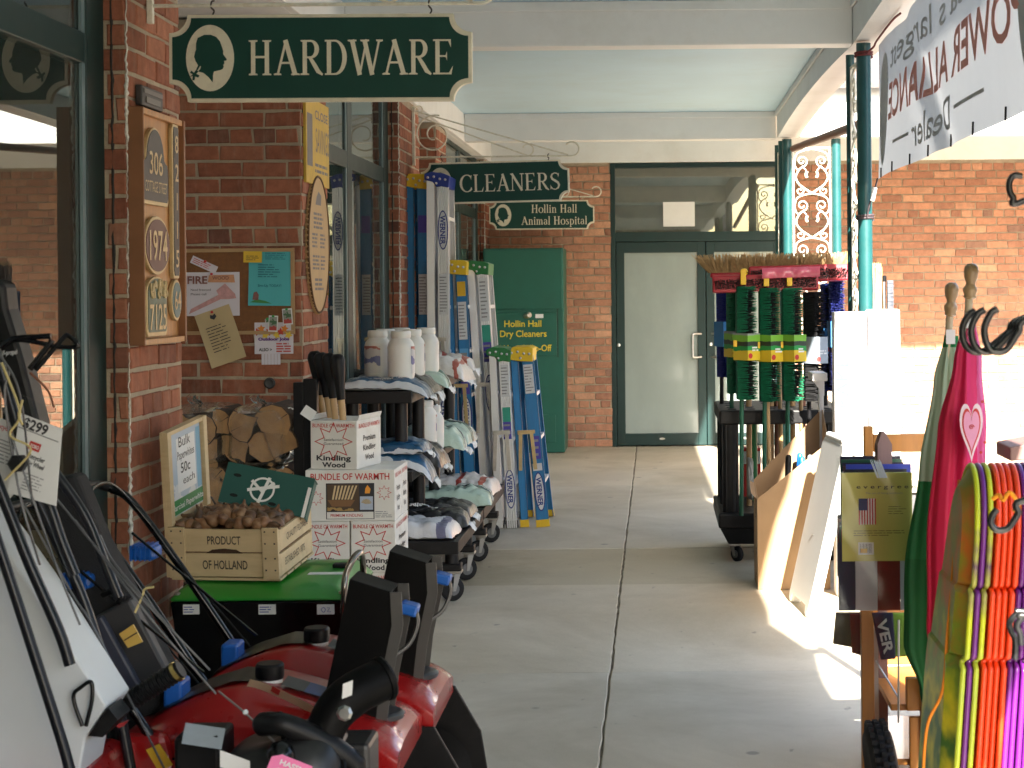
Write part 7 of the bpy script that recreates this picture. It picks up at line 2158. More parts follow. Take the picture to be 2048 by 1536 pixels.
def push_broom(px, s, z0, z1, tipm, midm, label, sleeve, yaw=38, clip=True, blockm=GBLOCK):
    """broom head stored upright: bristles face the walkway, handle stands in the rack"""
    p = S(px, 700, s)
    h = z1 - z0
    c = V((p.x, p.y, (z0 + z1) / 2))
    n = V((math.sin(R(yaw)), -math.cos(R(yaw)), 0))
    a = V((math.cos(R(yaw)), math.sin(R(yaw)), 0))
    t = thing('push_broom', (c.x, c.y, .31), label, 'broom', 'push brooms stored upright in the rack')
    bl = part(t, 'block', B().prism([(-.035, -h / 2), (.035, -h / 2), (.035, h / 2), (-.035, h / 2)], c - n * .035, a, Z3, .03), blockm, bevel=.008)
    rr = random.Random(px)
    edge = lambda i, j: i < .2 or i > .8 or j < .03 or j > .97
    part(bl, 'outer_bristles', spikes(B(), c - n * .006, n, a, Z3, 10, 74, .085, h, .085, .0048, rr, edge), tipm, kind='stuff')
    part(bl, 'inner_bristles', spikes(B(), c - n * .006, n, a, Z3, 7, 56, .062, h * .96, .078, .0055, rr, lambda i, j: .1 < i < .9), midm, kind='stuff')
    # printed sleeve wrapped round the bristles
    zc = c.z - .02
    sl = B()
    for o_, u_, w_ in ((c + n * .093, a, .096), (c - a * .049 + n * .03, n, .128)):
        sl.add([V((o_.x, o_.y, zc)) + u_ * (-w_ / 2) - Z3 * .078, V((o_.x, o_.y, zc)) + u_ * (w_ / 2) - Z3 * .078, V((o_.x, o_.y, zc)) + u_ * (w_ / 2) + Z3 * .078, V((o_.x, o_.y, zc)) + u_ * (-w_ / 2) + Z3 * .078], [(0, 1, 2, 3)])
    sp = part(t, 'printed_sleeve', sl, sleeve)
    inv = wmat(t).inverted()
    o_ = V((c.x, c.y, zc)) + n * .0945
    part(sp, 'sleeve_print', B().lines(o_ + a * .012 - Z3 * .012, a, Z3, .055, .03, 2, .6, seed=px), PAPER)
    part(sp, 'sleeve_badge', B().poly([(-.016 + .016 * math.cos(k * .5), -.052 + .016 * math.sin(k * .5)) for k in range(12)], o_ - a * .012, a, Z3), REDPRINT)
    if clip:
        cp = part(t, 'hanging_clip', B().box((c.x - .016, c.y - .05, z1 + .01), (c.x + .016, c.y - .035, z1 + .10)), YELLOWP, bevel=.004)
        part(cp, 'clip_loop', B().tube([V((c.x + .005 + .018 * math.cos(k * .6), c.y - .043, z1 + .085 + .016 * math.sin(k * .6))) for k in range(11)], .006, 6), YELLOWP, smooth=60)
        part(t, 'thread_socket', B().box((c.x - .062, c.y - .055, zc + .0), (c.x - .04, c.y - .03, zc + .038)), YELLOWP, bevel=.004)
    part(t, 'handle', B().tube([(c.x - .012, c.y + .01, z0 + .03), (c.x - .02, c.y + .03, .302)], .0135, 10), GBLOCK if tipm == BGREEN else BLACK, smooth=50)
    return t
push_broom(1487, 342, .985, 1.645, BGREEN, BBLACK, 'green push broom head, leftmost of the upright row', SLEEVE)
push_broom(1533, 342, .975, 1.635, BGREEN, BBLACK, 'green push broom head, second of the upright row', SLEEVE)
push_broom(1579, 342, .975, 1.635, BGREEN, BBLACK, 'green push broom head, third of the upright row', SLEEVE)
push_broom(1622, 340, .97, 1.61, BBLACK, BBLACK, 'black push broom head with grey sleeve in the upright row', SLEEVEG, blockm=BLACK)
push_broom(1467, 330, 1.0, 1.64, BGREEN, BGREEN, 'green push broom head behind the leftmost one', SLEEVE, yaw=20, clip=False)
BLUESL = mat('blue_sleeve', (0.03, 0.2, 0.45), 0.5, var=0.1)
push_broom(1447, 318, 1.08, 1.66, BBLUE, BBLUE, 'blue push broom head at the back left of the rack', BLUESL, yaw=25, clip=False, blockm=BLUEP)
push_broom(1672, 330, 1.05, 1.70, BBLUE, BBLUE, 'blue push broom head next to the white rake cartons', BLUESL, yaw=5, clip=False, blockm=BLUEP)
push_broom(1655, 325, 1.0, 1.66, BBLUE, BBLACK, 'dark blue push broom head behind the black one', BLUESL, yaw=10, clip=False, blockm=BLUEP)

def flat_broom(x0, x1, y, z, up, label, blockm, bris, hb, hl_, tilt=0.0, depth=.07):
    """broom lying across the top of the rack, bristles up or towards the viewer"""
    L = x1 - x0
    c = V(((x0 + x1) / 2, y, z))
    u = V((math.cos(tilt), 0, math.sin(tilt)))
    t = thing('push_broom', (c.x, c.y, .31), label, 'broom', 'push brooms lying across the rack top')
    n = Z3 if up else V((0, -1, .12)).normalized()
    w = Y3 if up else V((0, .12, 1)).normalized()
    bl = part(t, 'block', B().prism([(-L / 2, -depth / 2), (L / 2, -depth / 2), (L / 2, depth / 2), (-L / 2, depth / 2)], c - n * hb if up else c + Y3 * .04, u, w, hb if not up else hb), blockm, bevel=.01)
    rr = random.Random(int(x0 * 100))
    part(bl, 'bristles', spikes(B(), c if up else c + n * 0.0, n, u, w, int(L * 120), 13 if up else 8, L * (1.02 if up else .96), depth * .9 if up else depth * .55, hl_, .0032 if up else .0035, rr, jit=.6, splay=.8 if up else 0), bris, kind='stuff')
    part(t, 'handle', B().tube([c - Z3 * .05 + Y3 * .05, V((c.x + .02, c.y + .06, .302))], .0135, 10), HANDLE, smooth=50)
    return t
p, q = S(1415, 560, 338), S(1694, 548, 338)
flat_broom(p.x + .02, q.x, 10.16, S(1550, 543, 338).z, True, 'coarse tan bristle push broom lying across the rack top, bristles up', BREDM, BTAN, .03, .10, tilt=.012, depth=.09)
flat_broom(S(1426, 570, 345).x, S(1640, 570, 345).x, 9.95, S(1550, 567, 345).z, False, 'red push broom head with dark bristles, lower one across the rack top', BREDM, BBLACK, .05, .035, tilt=.02, depth=.1)
flat_broom(S(1500, 556, 342).x, S(1702, 548, 342).x, 10.06, S(1600, 548, 342).z, False, 'red push broom head with dark bristles, upper one across the rack top', BREDM, BBLACK, .05, .035, tilt=.02, depth=.1)
a = S(1527, 549, 348)
q = thing('broom_wrap', (a.x + .15, 9.86, a.z), 'pink wrapper round the red broom on the rack top', 'wrapper')
part(q, 'film', B().grid(lambda i, j: V((a.x + .335 * i, 9.885 - .012 * math.sin(j * math.pi) - .004 * math.sin(i * 21), a.z - .022 + .06 * j + .008 * i)), 16, 6), mat('pink_film', (0.6, 0.10, 0.16), 0.3, coat=.5), smooth=60)
solo('corn_broom', spikes(B(), V((S(1752, 620, 350).x, 9.72, 1.50)), Z3, X3, Y3, 12, 12, .06, .06, .26, .003, random.Random(2), jit=.6), BTAN, (S(1752, 620, 350).x, 9.72, 1.50), 'upright tan bristle broom top behind the white cartons', 'broom')
t = thing('grey_brush', (S(1772, 600, 350).x, 9.72, 0), 'grey bristle brush with metal tube behind the white cartons', 'brush')
xx = S(1768, 600, 350).x
part(t, 'tube', B().tube([(xx, 9.72, 0.0), (xx, 9.72, 1.665)], .012, 10), STEEL, smooth=50)
part(t, 'bristles', spikes(B(), V((xx + .02, 9.72, 1.58)), X3, Y3, Z3, 4, 40, .03, .18, .035, .003, random.Random(6)), mat('grey_bristle', (0.08, 0.09, 0.11), 0.8), kind='stuff')
part(t, 'end_cap', B().lathe([(.016, 0), (.016, .03), (.01, .035)], (xx, 9.72, 1.666), 12), BLACK)
# long handles and odd goods seen through the rack
for k, (px, mm, lab) in enumerate(((1497, HANDLE, 'plain wooden broom handle in the rack, nearest the walkway'), (1541, HANDLE, 'stout wooden handle in the rack, second along'), (1553, BROWNP, 'brown varnished handle in the rack, third along'), (1585, HANDLE, 'wooden handle in the rack, fourth along'), (1605, BROWNP, 'reddish handle in the rack, by the cardboard bin'))):
    x = S(px, 900, 325).x
    solo('wooden_pole', B().tube([(x, 10.42 + .05 * (k % 2), .302), (x + .004, 10.45, .97 + .03 * k)], .017 + .004 * (k == 1), 12), mm, (x, 10.42, .302), lab, 'pole', 'poles standing in the rack', smooth=50)
t = thing('red_tool_box', (.66, 10.95, .31), 'small red and white carton low inside the broom rack', 'box')
x0 = S(1482, 900, 312).x
part(t, 'carton', B().box((x0, 10.8, .31), (x0 + .12, 10.95, .62)), mat('red_carton', (0.5, 0.02, 0.02), 0.5), bevel=.003)
part(t, 'white_band', B().box((x0 + .004, 10.797, .52), (x0 + .116, 10.7995, .6)), PAPER)
t = thing('hose_coil', (.56, 10.45, .31), 'coil of pale hose hanging inside the broom rack', 'hose')
hp = []
for k in range(90):
    a_ = k * .42
    hp.append(V((.57 + .03 * math.sin(k * .7) * .3, 10.35 + .06 * math.cos(a_), .46 + .11 * math.sin(a_) + .0004 * k)))
part(t, 'loops', B().tube(hp, .009, 7), mat('pale_hose', (0.55, 0.56, 0.52), 0.4), smooth=60)
part(t, 'green_sleeve', B().lathe([(.03, .31), (.03, .80)], (.60, 10.62, 0), 12), mat('leaf_green', (0.01, 0.2, 0.05), 0.5), smooth=40)

# ---------------------------------------------------------------- tall white rake cartons
BOXW = mat('gloss_white_carton', (0.74, 0.73, 0.74), 0.5, var=0.03)
CYP = mat('cyan_print', (0.05, 0.38, 0.48), 0.6)
t = thing('rake_carton', (1.035, 9.05, 0), 'tall white carton printed RAKE standing by the nearest post', 'carton', 'tall rake cartons')
part(t, 'carton', B().box((.947, 9.0, .002), (1.12, 9.13, 1.505)), BOXW, bevel=.004)
part(t, 'name_print', B().text('RAKE', (.985, 8.9985, 1.13), Z3, -X3, w=.27, h=.07, bold=.02), CYP)
part(t, 'brand_print', B().text('AMES', (1.04, 8.9985, 1.455), X3, Z3, w=.085, h=.022).text('TRUE TEMPER', (1.04, 8.9985, 1.425), X3, Z3, w=.12, h=.016, bold=.02), GREYPRINT)
part(t, 'size_print', B().text('7', (1.07, 8.9985, 1.37), X3, Z3, h=.03).text('4', (1.06, 8.9985, 1.30), X3, Z3, h=.034).lines((1.06, 8.9985, 1.2), X3, Z3, .06, .05, 3, .4, seed=2), GREYPRINT)
t = thing('rake_carton', (1.21, 9.03, 0), 'plain side of the second tall white rake carton', 'carton', 'tall rake cartons')
part(t, 'carton', B().box((1.126, 8.98, .002), (1.292, 9.12, 1.512)), BOXW, bevel=.004)
part(t, 'edge_tape', B().box((1.1275, 8.9775, .3), (1.131, 8.9795, 1.5)), GREYPRINT)
part(t, 'print_block', B().lines((1.22, 8.9785, 1.0), X3, Z3, .06, .03, 2, .5, seed=5), GREYPRINT)
part(t, 'lid_flap', B().box((1.13, 8.985, 1.5125), (1.288, 9.115, 1.516)), BOXW)
t = thing('shelf_bracket', (.93, 9.6, .95), 'white shelf end jutting out beside the rake carton', 'shelf')
part(t, 'board', B().box((.86, 9.35, 1.12), (.944, 9.6, 1.165)), BOXW, bevel=.004)
part(t, 'brace', B().prism([(.875, 1.118), (.94, 1.118), (.94, 1.03)], (0, 9.5, 0), X3, Z3, .02), BOXW)
part(t, 'hanger', B().box((.915, 9.52, 0.0), (.94, 9.58, 1.118)), BOXW)

# ---------------------------------------------------------------- cardboard bin of tools
t = thing('cardboard_bin', (.74, 9.35, 0), 'open brown cardboard bin with slanted rim, tools standing in it', 'bin')
bx0, bx1, by0, by1 = .543, .935, 9.2, 9.53
def pan(pts): return pts
def slab(P, n_):
    P = [V(p) for p in P]
    return B().add(P + [p + V(n_) for p in P], [tuple(range(4)), tuple(reversed(range(4, 8)))] + [(i, i + 4, (i + 1) % 4 + 4, (i + 1) % 4) for i in range(4)])
part(t, 'front_panel', slab([(bx0, by0, .003), (bx1, by0, .003), (bx1, by0, .80), (bx0, by0, .495)], (0, .006, 0)), KRAFT)
part(t, 'back_panel', slab([(bx0, by1, .003), (bx1, by1, .003), (bx1, by1, .96), (bx0, by1, .56)], (0, .006, 0)), KRAFT)
part(t, 'side_panel', slab([(bx0 + .0005, by0 + .007, .003), (bx0 + .0005, by1, .003), (bx0 + .0005, by1, .555), (bx0 + .0005, by0 + .007, .493)], (.006, 0, 0)), KRAFT)
part(t, 'side_panel', slab([(bx1 - .006, by0 + .007, .003), (bx1 - .006, by1, .003), (bx1 - .006, by1, .955), (bx1 - .006, by0 + .007, .80)], (.0055, 0, 0)), KRAFT)
part(t, 'bin_floor', B().box((bx0 + .007, by0 + .007, .004), (bx1 - .007, by1, .01)), KRAFT)
part(t, 'torn_flap', slab([(bx0 - .002, by0 + .03, .49), (bx0 - .03, by0 + .05, .52), (bx0 - .025, by1 - .05, .565), (bx0 - .002, by1 - .03, .55)], (.004, 0, -.003)), KRAFT)
prn = mat('brown_print', (0.12, 0.07, 0.04), 0.8)
part(t, 'side_print', B().lines((bx0 - .0008, by0 + .15, .40), Y3, Z3, .1, .06, 3, .5, seed=4).lines((bx0 - .0008, by0 + .12, .2), Y3, Z3, .08, .05, 2, .5, seed=5).lines((bx0 - .0008, by0 + .15, .06), Y3, Z3, .1, .04, 2, .5, seed=6), prn)
for k, (px, py, mm, lab) in enumerate(((1577, 912, BLACK, 'black gripped tool handle in the cardboard bin'), (1604, 915, BLUEP, 'blue gripped tool handle in the cardboard bin'), (1621, 912, mat('grey_grip', (0.3, 0.3, 0.3), 0.5), 'grey gripped tool handle in the cardboard bin'), (1600, 908, BLUEP, 'second blue gripped tool handle leaning in the bin'))):
    s = 366 - 2 * k
    a = S(px, py, s)
    f = V((a.x - .03, a.y, .012))
    tt = thing('bin_tool', f, lab, 'tool', 'tools standing in the cardboard bin')
    m0 = a + (f - a) * .2
    part(tt, 'shaft', B().tube([m0, f], .011, 8), HANDLE, smooth=50)
    part(tt, 'grip', B().tube([a + V((.001, 0, .006)), a, a + (f - a) * .05, m0], [.008, .016, .018, .016], 10), mm, smooth=50)

# ---------------------------------------------------------------- white A-frame board
AW = mat('white_board_plastic', (0.76, 0.76, 0.75), 0.45, var=0.03)
t = thing('sandwich_board', (.85, 8.6, 0), 'white plastic A-frame sandwich board standing in the sun', 'sandwich board')
def aframe(xb, xt, sgn, nm):
    P0, P1 = V((xb, 8.40, .0)), V((xt, 8.40, .86))
    d = (P1 - P0).normalized()
    n_ = V((d.z, 0, -d.x)) * sgn
    L = (P1 - P0).length
    out = [(.0, .05), (.012, .015), (.05, .0), (.08, .012), (.10, .05), (.42, .05), (.44, .012), (.47, .0), (.505, .015), (.52, .05), (.52, L - .03), (.49, L), (.03, L), (0, L - .03)]
    pl = part(t, nm, B().prism(out, P0 - n_ * .0, Y3, d, .055), AW, bevel=.012)
    return pl, P0, d, n_
aframe(.665, .865, 1, 'front_panel')
pl, P0, d, n_ = aframe(1.10, .90, 1, 'rear_panel')
u_, v_ = -Y3, d
nn = u_.cross(v_)
pr = B()
for z, w, k in ((.74, .22, 2), (.6, .3, 3), (.45, .28, 2), (.3, .32, 3), (.16, .26, 2)):
    pr.lines(P0 + d * z + Y3 * .26 + nn * .002, u_, v_, w, .05, k, .4, seed=int(z * 100))
part(pl, 'printing', pr, GREYPRINT)
part(t, 'top_hinge', B().tube([(.884, 8.46, .865), (.884, 8.86, .865)], .02, 10), AW, smooth=50)
part(t, 'spreader', B().bar((.75, 8.66, .38), (1.0, 8.66, .38), .02, .004), STEEL)
t.rotation_euler = (0, 0, R(6))
t.location.x += .045

# ---------------------------------------------------------------- wooden stand with garden flag packets
OAK = mat('orange_stained_wood', (0.40, 0.165, 0.03), 0.4, var=0.2, scale=3, stretch=(6, 6, .8), coat=.3)
t = thing('flag_stand', (.85, 5.7, 0), 'orange stained wooden stand carrying the garden flag packets', 'stand')
sx = .692
part(t, 'upright', B().box((sx - .02, 5.62, .0), (sx + .022, 5.66, .60)), OAK, bevel=.003)
part(t, 'upright', B().box((.752, 6.15, .0), (.785, 6.19, 1.13)), OAK, bevel=.003)
part(t, 'upright', B().box((1.05, 6.15, .0), (1.09, 6.19, 1.13)), OAK, bevel=.003)
part(t, 'upright', B().box((.835, 5.40, .0), (.875, 5.44, .42)), OAK, bevel=.003)
part(t, 'top_rail', B().box((.7855, 6.155, 1.035), (1.0495, 6.185, 1.10)), OAK, bevel=.003)
part(t, 'tray_back', B().box((sx + .0225, 6.0, .30), (1.09, 6.02, .52)), OAK, bevel=.003)
part(t, 'tray_side', B().add([V(p) for p in ((sx + .023, 5.64, .16), (sx + .023, 5.99, .16), (sx + .023, 5.99, .52), (sx + .023, 5.64, .50), (sx + .038, 5.64, .16), (sx + .038, 5.99, .16), (sx + .038, 5.99, .52), (sx + .038, 5.64, .50))], [(0, 1, 2, 3), (7, 6, 5, 4), (0, 4, 5, 1), (1, 5, 6, 2), (2, 6, 7, 3), (3, 7, 4, 0)]), mat('greyed_panel', (0.42, 0.36, 0.29), 0.7, var=0.1))
part(t, 'tray_front', B().box((.79, 5.42, .28), (1.12, 5.45, .385)), OAK, bevel=.004)
part(t, 'tray_shelf', B().box((.745, 5.45, .275), (1.12, 6.0, .295)), OAK)
part(t, 'lower_shelf', B().box((.745, 5.45, .10), (1.12, 6.0, .12)), OAK)
part(t, 'drawer_front', B().box((.80, 5.425, .02), (1.12, 5.445, .26)), OAK, bevel=.004)
part(t, 'drawer_pull', B().tube(smooth_path([(.845, 5.42, .075), (.86, 5.40, .08), (.90, 5.40, .08), (.915, 5.42, .075)], 4), .005, 8), mat('brass', (0.6, 0.45, 0.15), 0.3, 1.0))
part(t, 'hook_rod', B().tube([S(1797, 1240, 628), S(1797, 1445, 628)], .0035, 6), STEEL)
part(t, 'chain', B().tube(smooth_path([S(1752, 1322, 612), S(1760, 1336, 616), S(1778, 1365, 622), S(1796, 1395, 628)], 5), .003, 6), STEEL)
part(t, 'pole_bracket', B().box((.70, 6.0, .9), (.72, 6.15, .93)), OAK)
PLUM = mat('plum_picket', (0.18, 0.10, 0.085), 0.6, var=0.15, scale=5, stretch=(5, 5, .6))
a = S(1760, 862, 585)
t = thing('picket_board', (a.x, a.y, .94), 'plum brown pointed picket board standing up behind the flag packets', 'board')
part(t, 'board', B().prism([(-.03, -.16), (.03, -.16), (.03, .1), (.0, .145), (-.012, .145), (-.03, .1)], (a.x + .005, a.y, a.z - .145), V((1, .5, 0)), Z3, .02), PLUM, bevel=.002)
part(t, 'lower_leg', B().box((a.x - .01, a.y + .005, .05), (a.x + .02, a.y + .03, a.z - .30)), PLUM)

YCARD = mat('evergreen_card', (0.56, 0.53, 0.13), 0.55, var=0.06, scale=5)
NAVY = mat('navy_cloth', (0.022, 0.02, 0.045), 0.85, var=0.2, scale=40)
WHC = mat('white_cloth', (0.52, 0.53, 0.6), 0.85, var=0.06, scale=20)
REDC = mat('brick_red_cloth', (0.20, 0.022, 0.018), 0.8, var=0.12, scale=40)
def pk(px0, px1, z_t, z_c, z_b, s, cols, label, front=False, lean=0, hm=YCARD):
    """a garden flag in its clear packet: header card above folded cloth"""
    a, c = S(px0, 1000, s), S(px1, 1000, s)
    y = a.y
    q = thing('flag_packet', ((a.x + c.x) / 2, y, z_b), label, 'flag packet', 'garden flag packets hanging on the stand')
    w = c.x - a.x
    for k, (f0, f1, m_) in enumerate(cols):
        part(q, 'cloth_fold', B().box((a.x + w * f0 + lean * .01, y + .004, z_b), (a.x + w * f1 - .0005 + lean * .01, y + .013 - .001 * k, z_c + .06)), m_, bevel=.002)
    part(q, 'header_card', B().box((a.x + .012, y, z_c), (c.x + .01, y + .003, z_t)), hm)
    part(q, 'clear_sleeve', B().grid(lambda i, j: V((a.x - .004 + (w + .016) * i, y - .0035 - .002 * math.sin(i * 9 + j * 7), z_b - .006 + (z_t - z_b + .012) * j)), 16, 22), FILM, smooth=60)
    return q, a, c, y
for k in range(6):
    s = 560 + 9 * k
    cols = [[(0, .5, NAVY), (.5, 1, GBLOCK)], [(0, 1, REDC)], [(0, .6, NAVY), (.6, 1, WHC)], [(0, 1, GBLOCK)], [(0, .4, REDC), (.4, 1, NAVY)], [(0, 1, NAVY)]][k]
    pk(1674 + 2 * k, 1796 + 3 * k, 1.03 - .002 * k, .76, .60, s, cols, 'garden flag packet behind the front one, ' + ['farthest back', 'second from the back', 'third from the back', 'fourth from the back', 'fifth from the back', 'just behind the front packet'][k], hm=[NAVY, GBLOCK, NAVY, MAROON, NAVY, YCARD][k])
q, a, c, y = pk(1676, 1818, 1.036, .752, .592, 622, [(0, .24, NAVY), (.24, .55, WHC), (.55, .87, REDC), (.87, 1.06, WHC)], 'front garden flag packet, yellow evergreen card over navy white and red cloth')
s = 622
def pp(px, py): 
    v = S(px, py, s); v.y = y - .0008
    return v
part(q, 'name_print', B().text('e v e r g r e e n', pp(1772, 973), X3, Z3, w=.19, h=.012, bold=.01), PRINT)
part(q, 'tagline', B().text('The art of living outdoors', pp(1768, 986), X3, Z3, w=.12, h=.006), GREYPRINT)
p0 = pp(1735, 1023)
part(q, 'flag_canton', B().add([p0 + V((-.0285, -.0008, .004)), p0 + V((.0, -.0008, .004)), p0 + V((.0, -.0008, .042)), p0 + V((-.0285, -.0008, .042))], [(0, 1, 2, 3)]), mat('flag_blue', (0.04, 0.05, 0.14), 0.6))
part(q, 'flag_field', B().add([p0 + V((-.0285, -.0002, -.042)), p0 + V((.027, -.0002, -.042)), p0 + V((.027, -.0002, .042)), p0 + V((-.0285, -.0002, .042))], [(0, 1, 2, 3)]), PAPER)
sb = B()
for k in range(7):
    x = -.0285 + .0555 * (2 * k) / 13
    sb.add([p0 + V((x, -.0005, -.042)), p0 + V((x + .0043, -.0005, -.042)), p0 + V((x + .0043, -.0005, .042)), p0 + V((x, -.0005, .042))], [(0, 1, 2, 3)])
part(q, 'flag_stripe', sb, REDPRINT, kind='stuff')
part(q, 'small_print', B().lines(pp(1760, 1066), X3, Z3, .17, .022, 3, .35, seed=1).lines(pp(1795, 1020), X3, Z3, .06, .03, 4, .3, seed=2), mat('olive_print', (0.2, 0.19, 0.05), 0.7))
p1 = pp(1732, 1097)
part(q, 'barcode_panel', B().add([p1 + V((-.025, 0, -.02)), p1 + V((.025, 0, -.02)), p1 + V((.025, 0, .02)), p1 + V((-.025, 0, .02))], [(0, 1, 2, 3)]), PAPER)
bc = B()
for k in range(12):
    x = -.02 + .0034 * k
    bc.add([p1 + V((x, -.0004, -.014)), p1 + V((x + (.0011 if k % 3 else .002), -.0004, -.014)), p1 + V((x + (.0011 if k % 3 else .002), -.0004, .016)), p1 + V((x, -.0004, .016))], [(0, 1, 2, 3)])
part(q, 'barcode', bc, PRINT, kind='stuff')
part(q, 'price_sticker', B().add([p1 + V((-.018, -.0008, -.014)), p1 + V((.004, -.0008, -.014)), p1 + V((.004, -.0008, .0)), p1 + V((-.018, -.0008, .0))], [(0, 1, 2, 3)]), YS)
b0, b1 = S(1692, 936, 590), S(1822, 958, 590)
t = thing('blue_hang_card', (b0.x, b0.y, b1.z), 'blue header card sticking up above the flag packets', 'card')
part(t, 'card', B().box((b0.x, b0.y, b1.z - .02), (b1.x, b0.y + .003, b0.z + .012)), mat('royal_blue_card', (0.02, 0.04, 0.32), 0.5, var=.1))
part(t, 'card_print', B().lines(((b0.x + b1.x) / 2 + .02, b0.y - .0008, b0.z - .02), X3, Z3, .15, .012, 1, .5, seed=3), YELP)
tf = thing('tinsel_tuft', S(1762, 945, 626), 'pale tinsel tuft on the packet hook', 'tinsel')
part(tf, 'strands', spikes(B(), S(1764, 958, 626) + Z3 * .004, V((-.35, -.1, .93)), X3, Y3, 6, 5, .03, .02, .06, .0015, random.Random(8), jit=.8), mat('pale_tinsel', (0.55, 0.65, 0.7), 0.4), kind='stuff')
# lower row of packets
for k, (pts, mm, lab) in enumerate((([(1672, 1225), (1742, 1225), (1732, 1300), (1666, 1288)], mat('olive_brown_cloth', (0.09, 0.06, 0.035), 0.8, var=.4, scale=14), 'brown patterned flag packet in the lower row'), ([(1700, 1228), (1728, 1228), (1724, 1312), (1704, 1306)], REDC, 'dark red flag packet in the lower row'), ([(1722, 1228), (1752, 1228), (1754, 1316), (1724, 1312)], NAVY, 'narrow black flag packet in the lower row'), ([(1744, 1226), (1786, 1226), (1792, 1318), (1762, 1320)], NAVY, 'black flag packet lettered VER in the lower row'), ([(1782, 1226), (1832, 1226), (1832, 1312), (1790, 1314)], mat('lime_cloth', (0.16, 0.3, 0.03), 0.7, var=.3, scale=14), 'lime green flag packet in the lower row'))):
    s = 592 + 8 * (k == 3) + 3 * k
    q = thing('flag_packet', S(pts[2][0], pts[2][1], s), lab, 'flag packet', 'lower row of flag packets')
    part(q, 'cloth_fold', pxprism(pts, s, .012), mm, bevel=.003)
    part(q, 'clear_sleeve', pxprism([(a - (2 if i in (0, 3) else -2), c + (3 if i > 1 else -2)) for i, (a, c) in enumerate(pts)], s + 1.5, .0006), FILM)
    if k == 3:
        lb = B()
        o_ = S(1771, 1272, s + 1) - Y3 * .003
        lb.text('VER', o_, V((.22, 0, -1)), V((1, 0, .22)), w=.115, h=.034, bold=.03)
        part(q, 'lettering', lb, PAPER)
t = thing('cart_wheel', S(1762, 1540, 640), 'black knobbly tyre of a cart under the wooden stand', 'wheel')
c = S(1765, 1555, 650)
part(t, 'tyre', B().lathe([(.10, -.035), (.135, -.04), (.16, -.028), (.168, 0), (.16, .028), (.135, .04), (.10, .035)], c, 30, M=Matrix.Rotation(R(84), 3, 'Y')), RUBBER, smooth=50)
part(t, 'rim', B().lathe([(.02, -.02), (.1, -.03), (.1, .03), (.02, .02)], c, 20, M=Matrix.Rotation(R(84), 3, 'Y')), STEEL)
kb = B()
for k in range(36):
    a = 2 * math.pi * k / 36
    for sx_ in (-.022, 0, .022):
        pq_ = c + Matrix.Rotation(R(84), 3, 'Y') @ V((.167 * math.cos(a + sx_ * 4), .167 * math.sin(a + sx_ * 4), sx_))
        kb.box(tuple(pq_ - V((.007, .007, .007))), tuple(pq_ + V((.007, .007, .007))))
part(t, 'tread', kb, RUBBER, kind='stuff')

# ---------------------------------------------------------------- furled flags on wooden poles
FIN = mat('turned_wood_finial', (0.36, 0.23, 0.11), 0.35, var=0.12, scale=10, coat=.4)
POLEW = mat('pale_pole_wood', (0.5, 0.4, 0.26), 0.5, var=0.1)
def flag(top, foot, s, widths, m, label, folds=7, seed=0):
    """cloth gathered round a leaning pole: widths = (fraction down, half width left, half width right)"""
    a = S(*top, s)
    b_ = S(*foot, s)
    d = (a - b_).normalized()
    base = b_ - d * (b_.z / d.z)
    t = thing('furled_flag', base, label, 'flag', 'furled flags on wooden poles')
    fin = part(t, 'finial', B().lathe([(.012, -.075), (.019, -.07), (.017, -.062), (.021, -.052), (.021, -.042), (.015, -.034), (.0135, -.026), (.02, -.01), (.0225, .008), (.02, .022), (.012, .03), (.002, .032)], (0, 0, 0), 22, M=None), FIN, smooth=60, local=True)
    fin.location = a - Z3 * .03 - V(base)
    fin.rotation_euler = d.to_track_quat('Z', 'Y').to_euler()
    part(t, 'pole', B().tube([base, a - d * .09], .0115, 12), POLEW, smooth=50)
    side = d.cross(Y3).normalized() * -1
    side = V((d.z, 0, -d.x))
    L = (a - b_).length
    rr = random.Random(seed)
    ph = [rr.uniform(0, 6.28) for _ in range(4)]
    def fn(i, j):
        f = j
        ks = widths
        for (f0, l0, r0), (f1, l1, r1) in zip(ks, ks[1:]):
            if f0 <= f <= f1:
                k = (f - f0) / (f1 - f0)
                k = k * k * (3 - 2 * k)
                l, r_ = l0 + (l1 - l0) * k, r0 + (r1 - r0) * k
        an = 2 * math.pi * i
        x = math.cos(an)
        y = math.sin(an)
        fold = 1 + .22 * math.sin(an * folds + ph[0] + 1.2 * math.sin(f * 5 + ph[1])) + .1 * math.sin(an * (folds * 2 - 1) + ph[2] + f * 4)
        w = (r_ if x > 0 else l)
        cen = a - d * (L * (.12 + .88 * f))
        return cen + side * (x * w * (.92 + .08 * fold)) + Y3 * (-.5 * y * max(.016, .5 * (l + r_)) * fold)
    part(t, 'cloth', B().grid(fn, 90, 60, closed_u=True), m, smooth=80)
    part(t, 'price_tag', B().box((a.x - .022, a.y - .022, a.z - .19), (a.x + .006, a.y - .02, a.z - .145)), PAPER)
    return t, a, d, side, L, fn
def cloth(m, col=None, k=.35):
    """let light through the cloth"""
    N, Lk = m.node_tree.nodes, m.node_tree.links
    p = N['Principled BSDF']
    src = p.inputs['Base Color'].links[0].from_socket
    tr = N.new('ShaderNodeBsdfTranslucent')
    Lk.new(src, tr.inputs[0])
    mx = N.new('ShaderNodeMixShader')
    mx.inputs[0].default_value = k
    Lk.new(p.outputs[0], mx.inputs[1])
    Lk.new(tr.outputs[0], mx.inputs[2])
    Lk.new(mx.outputs[0], N['Material Output'].inputs[0])
    return m
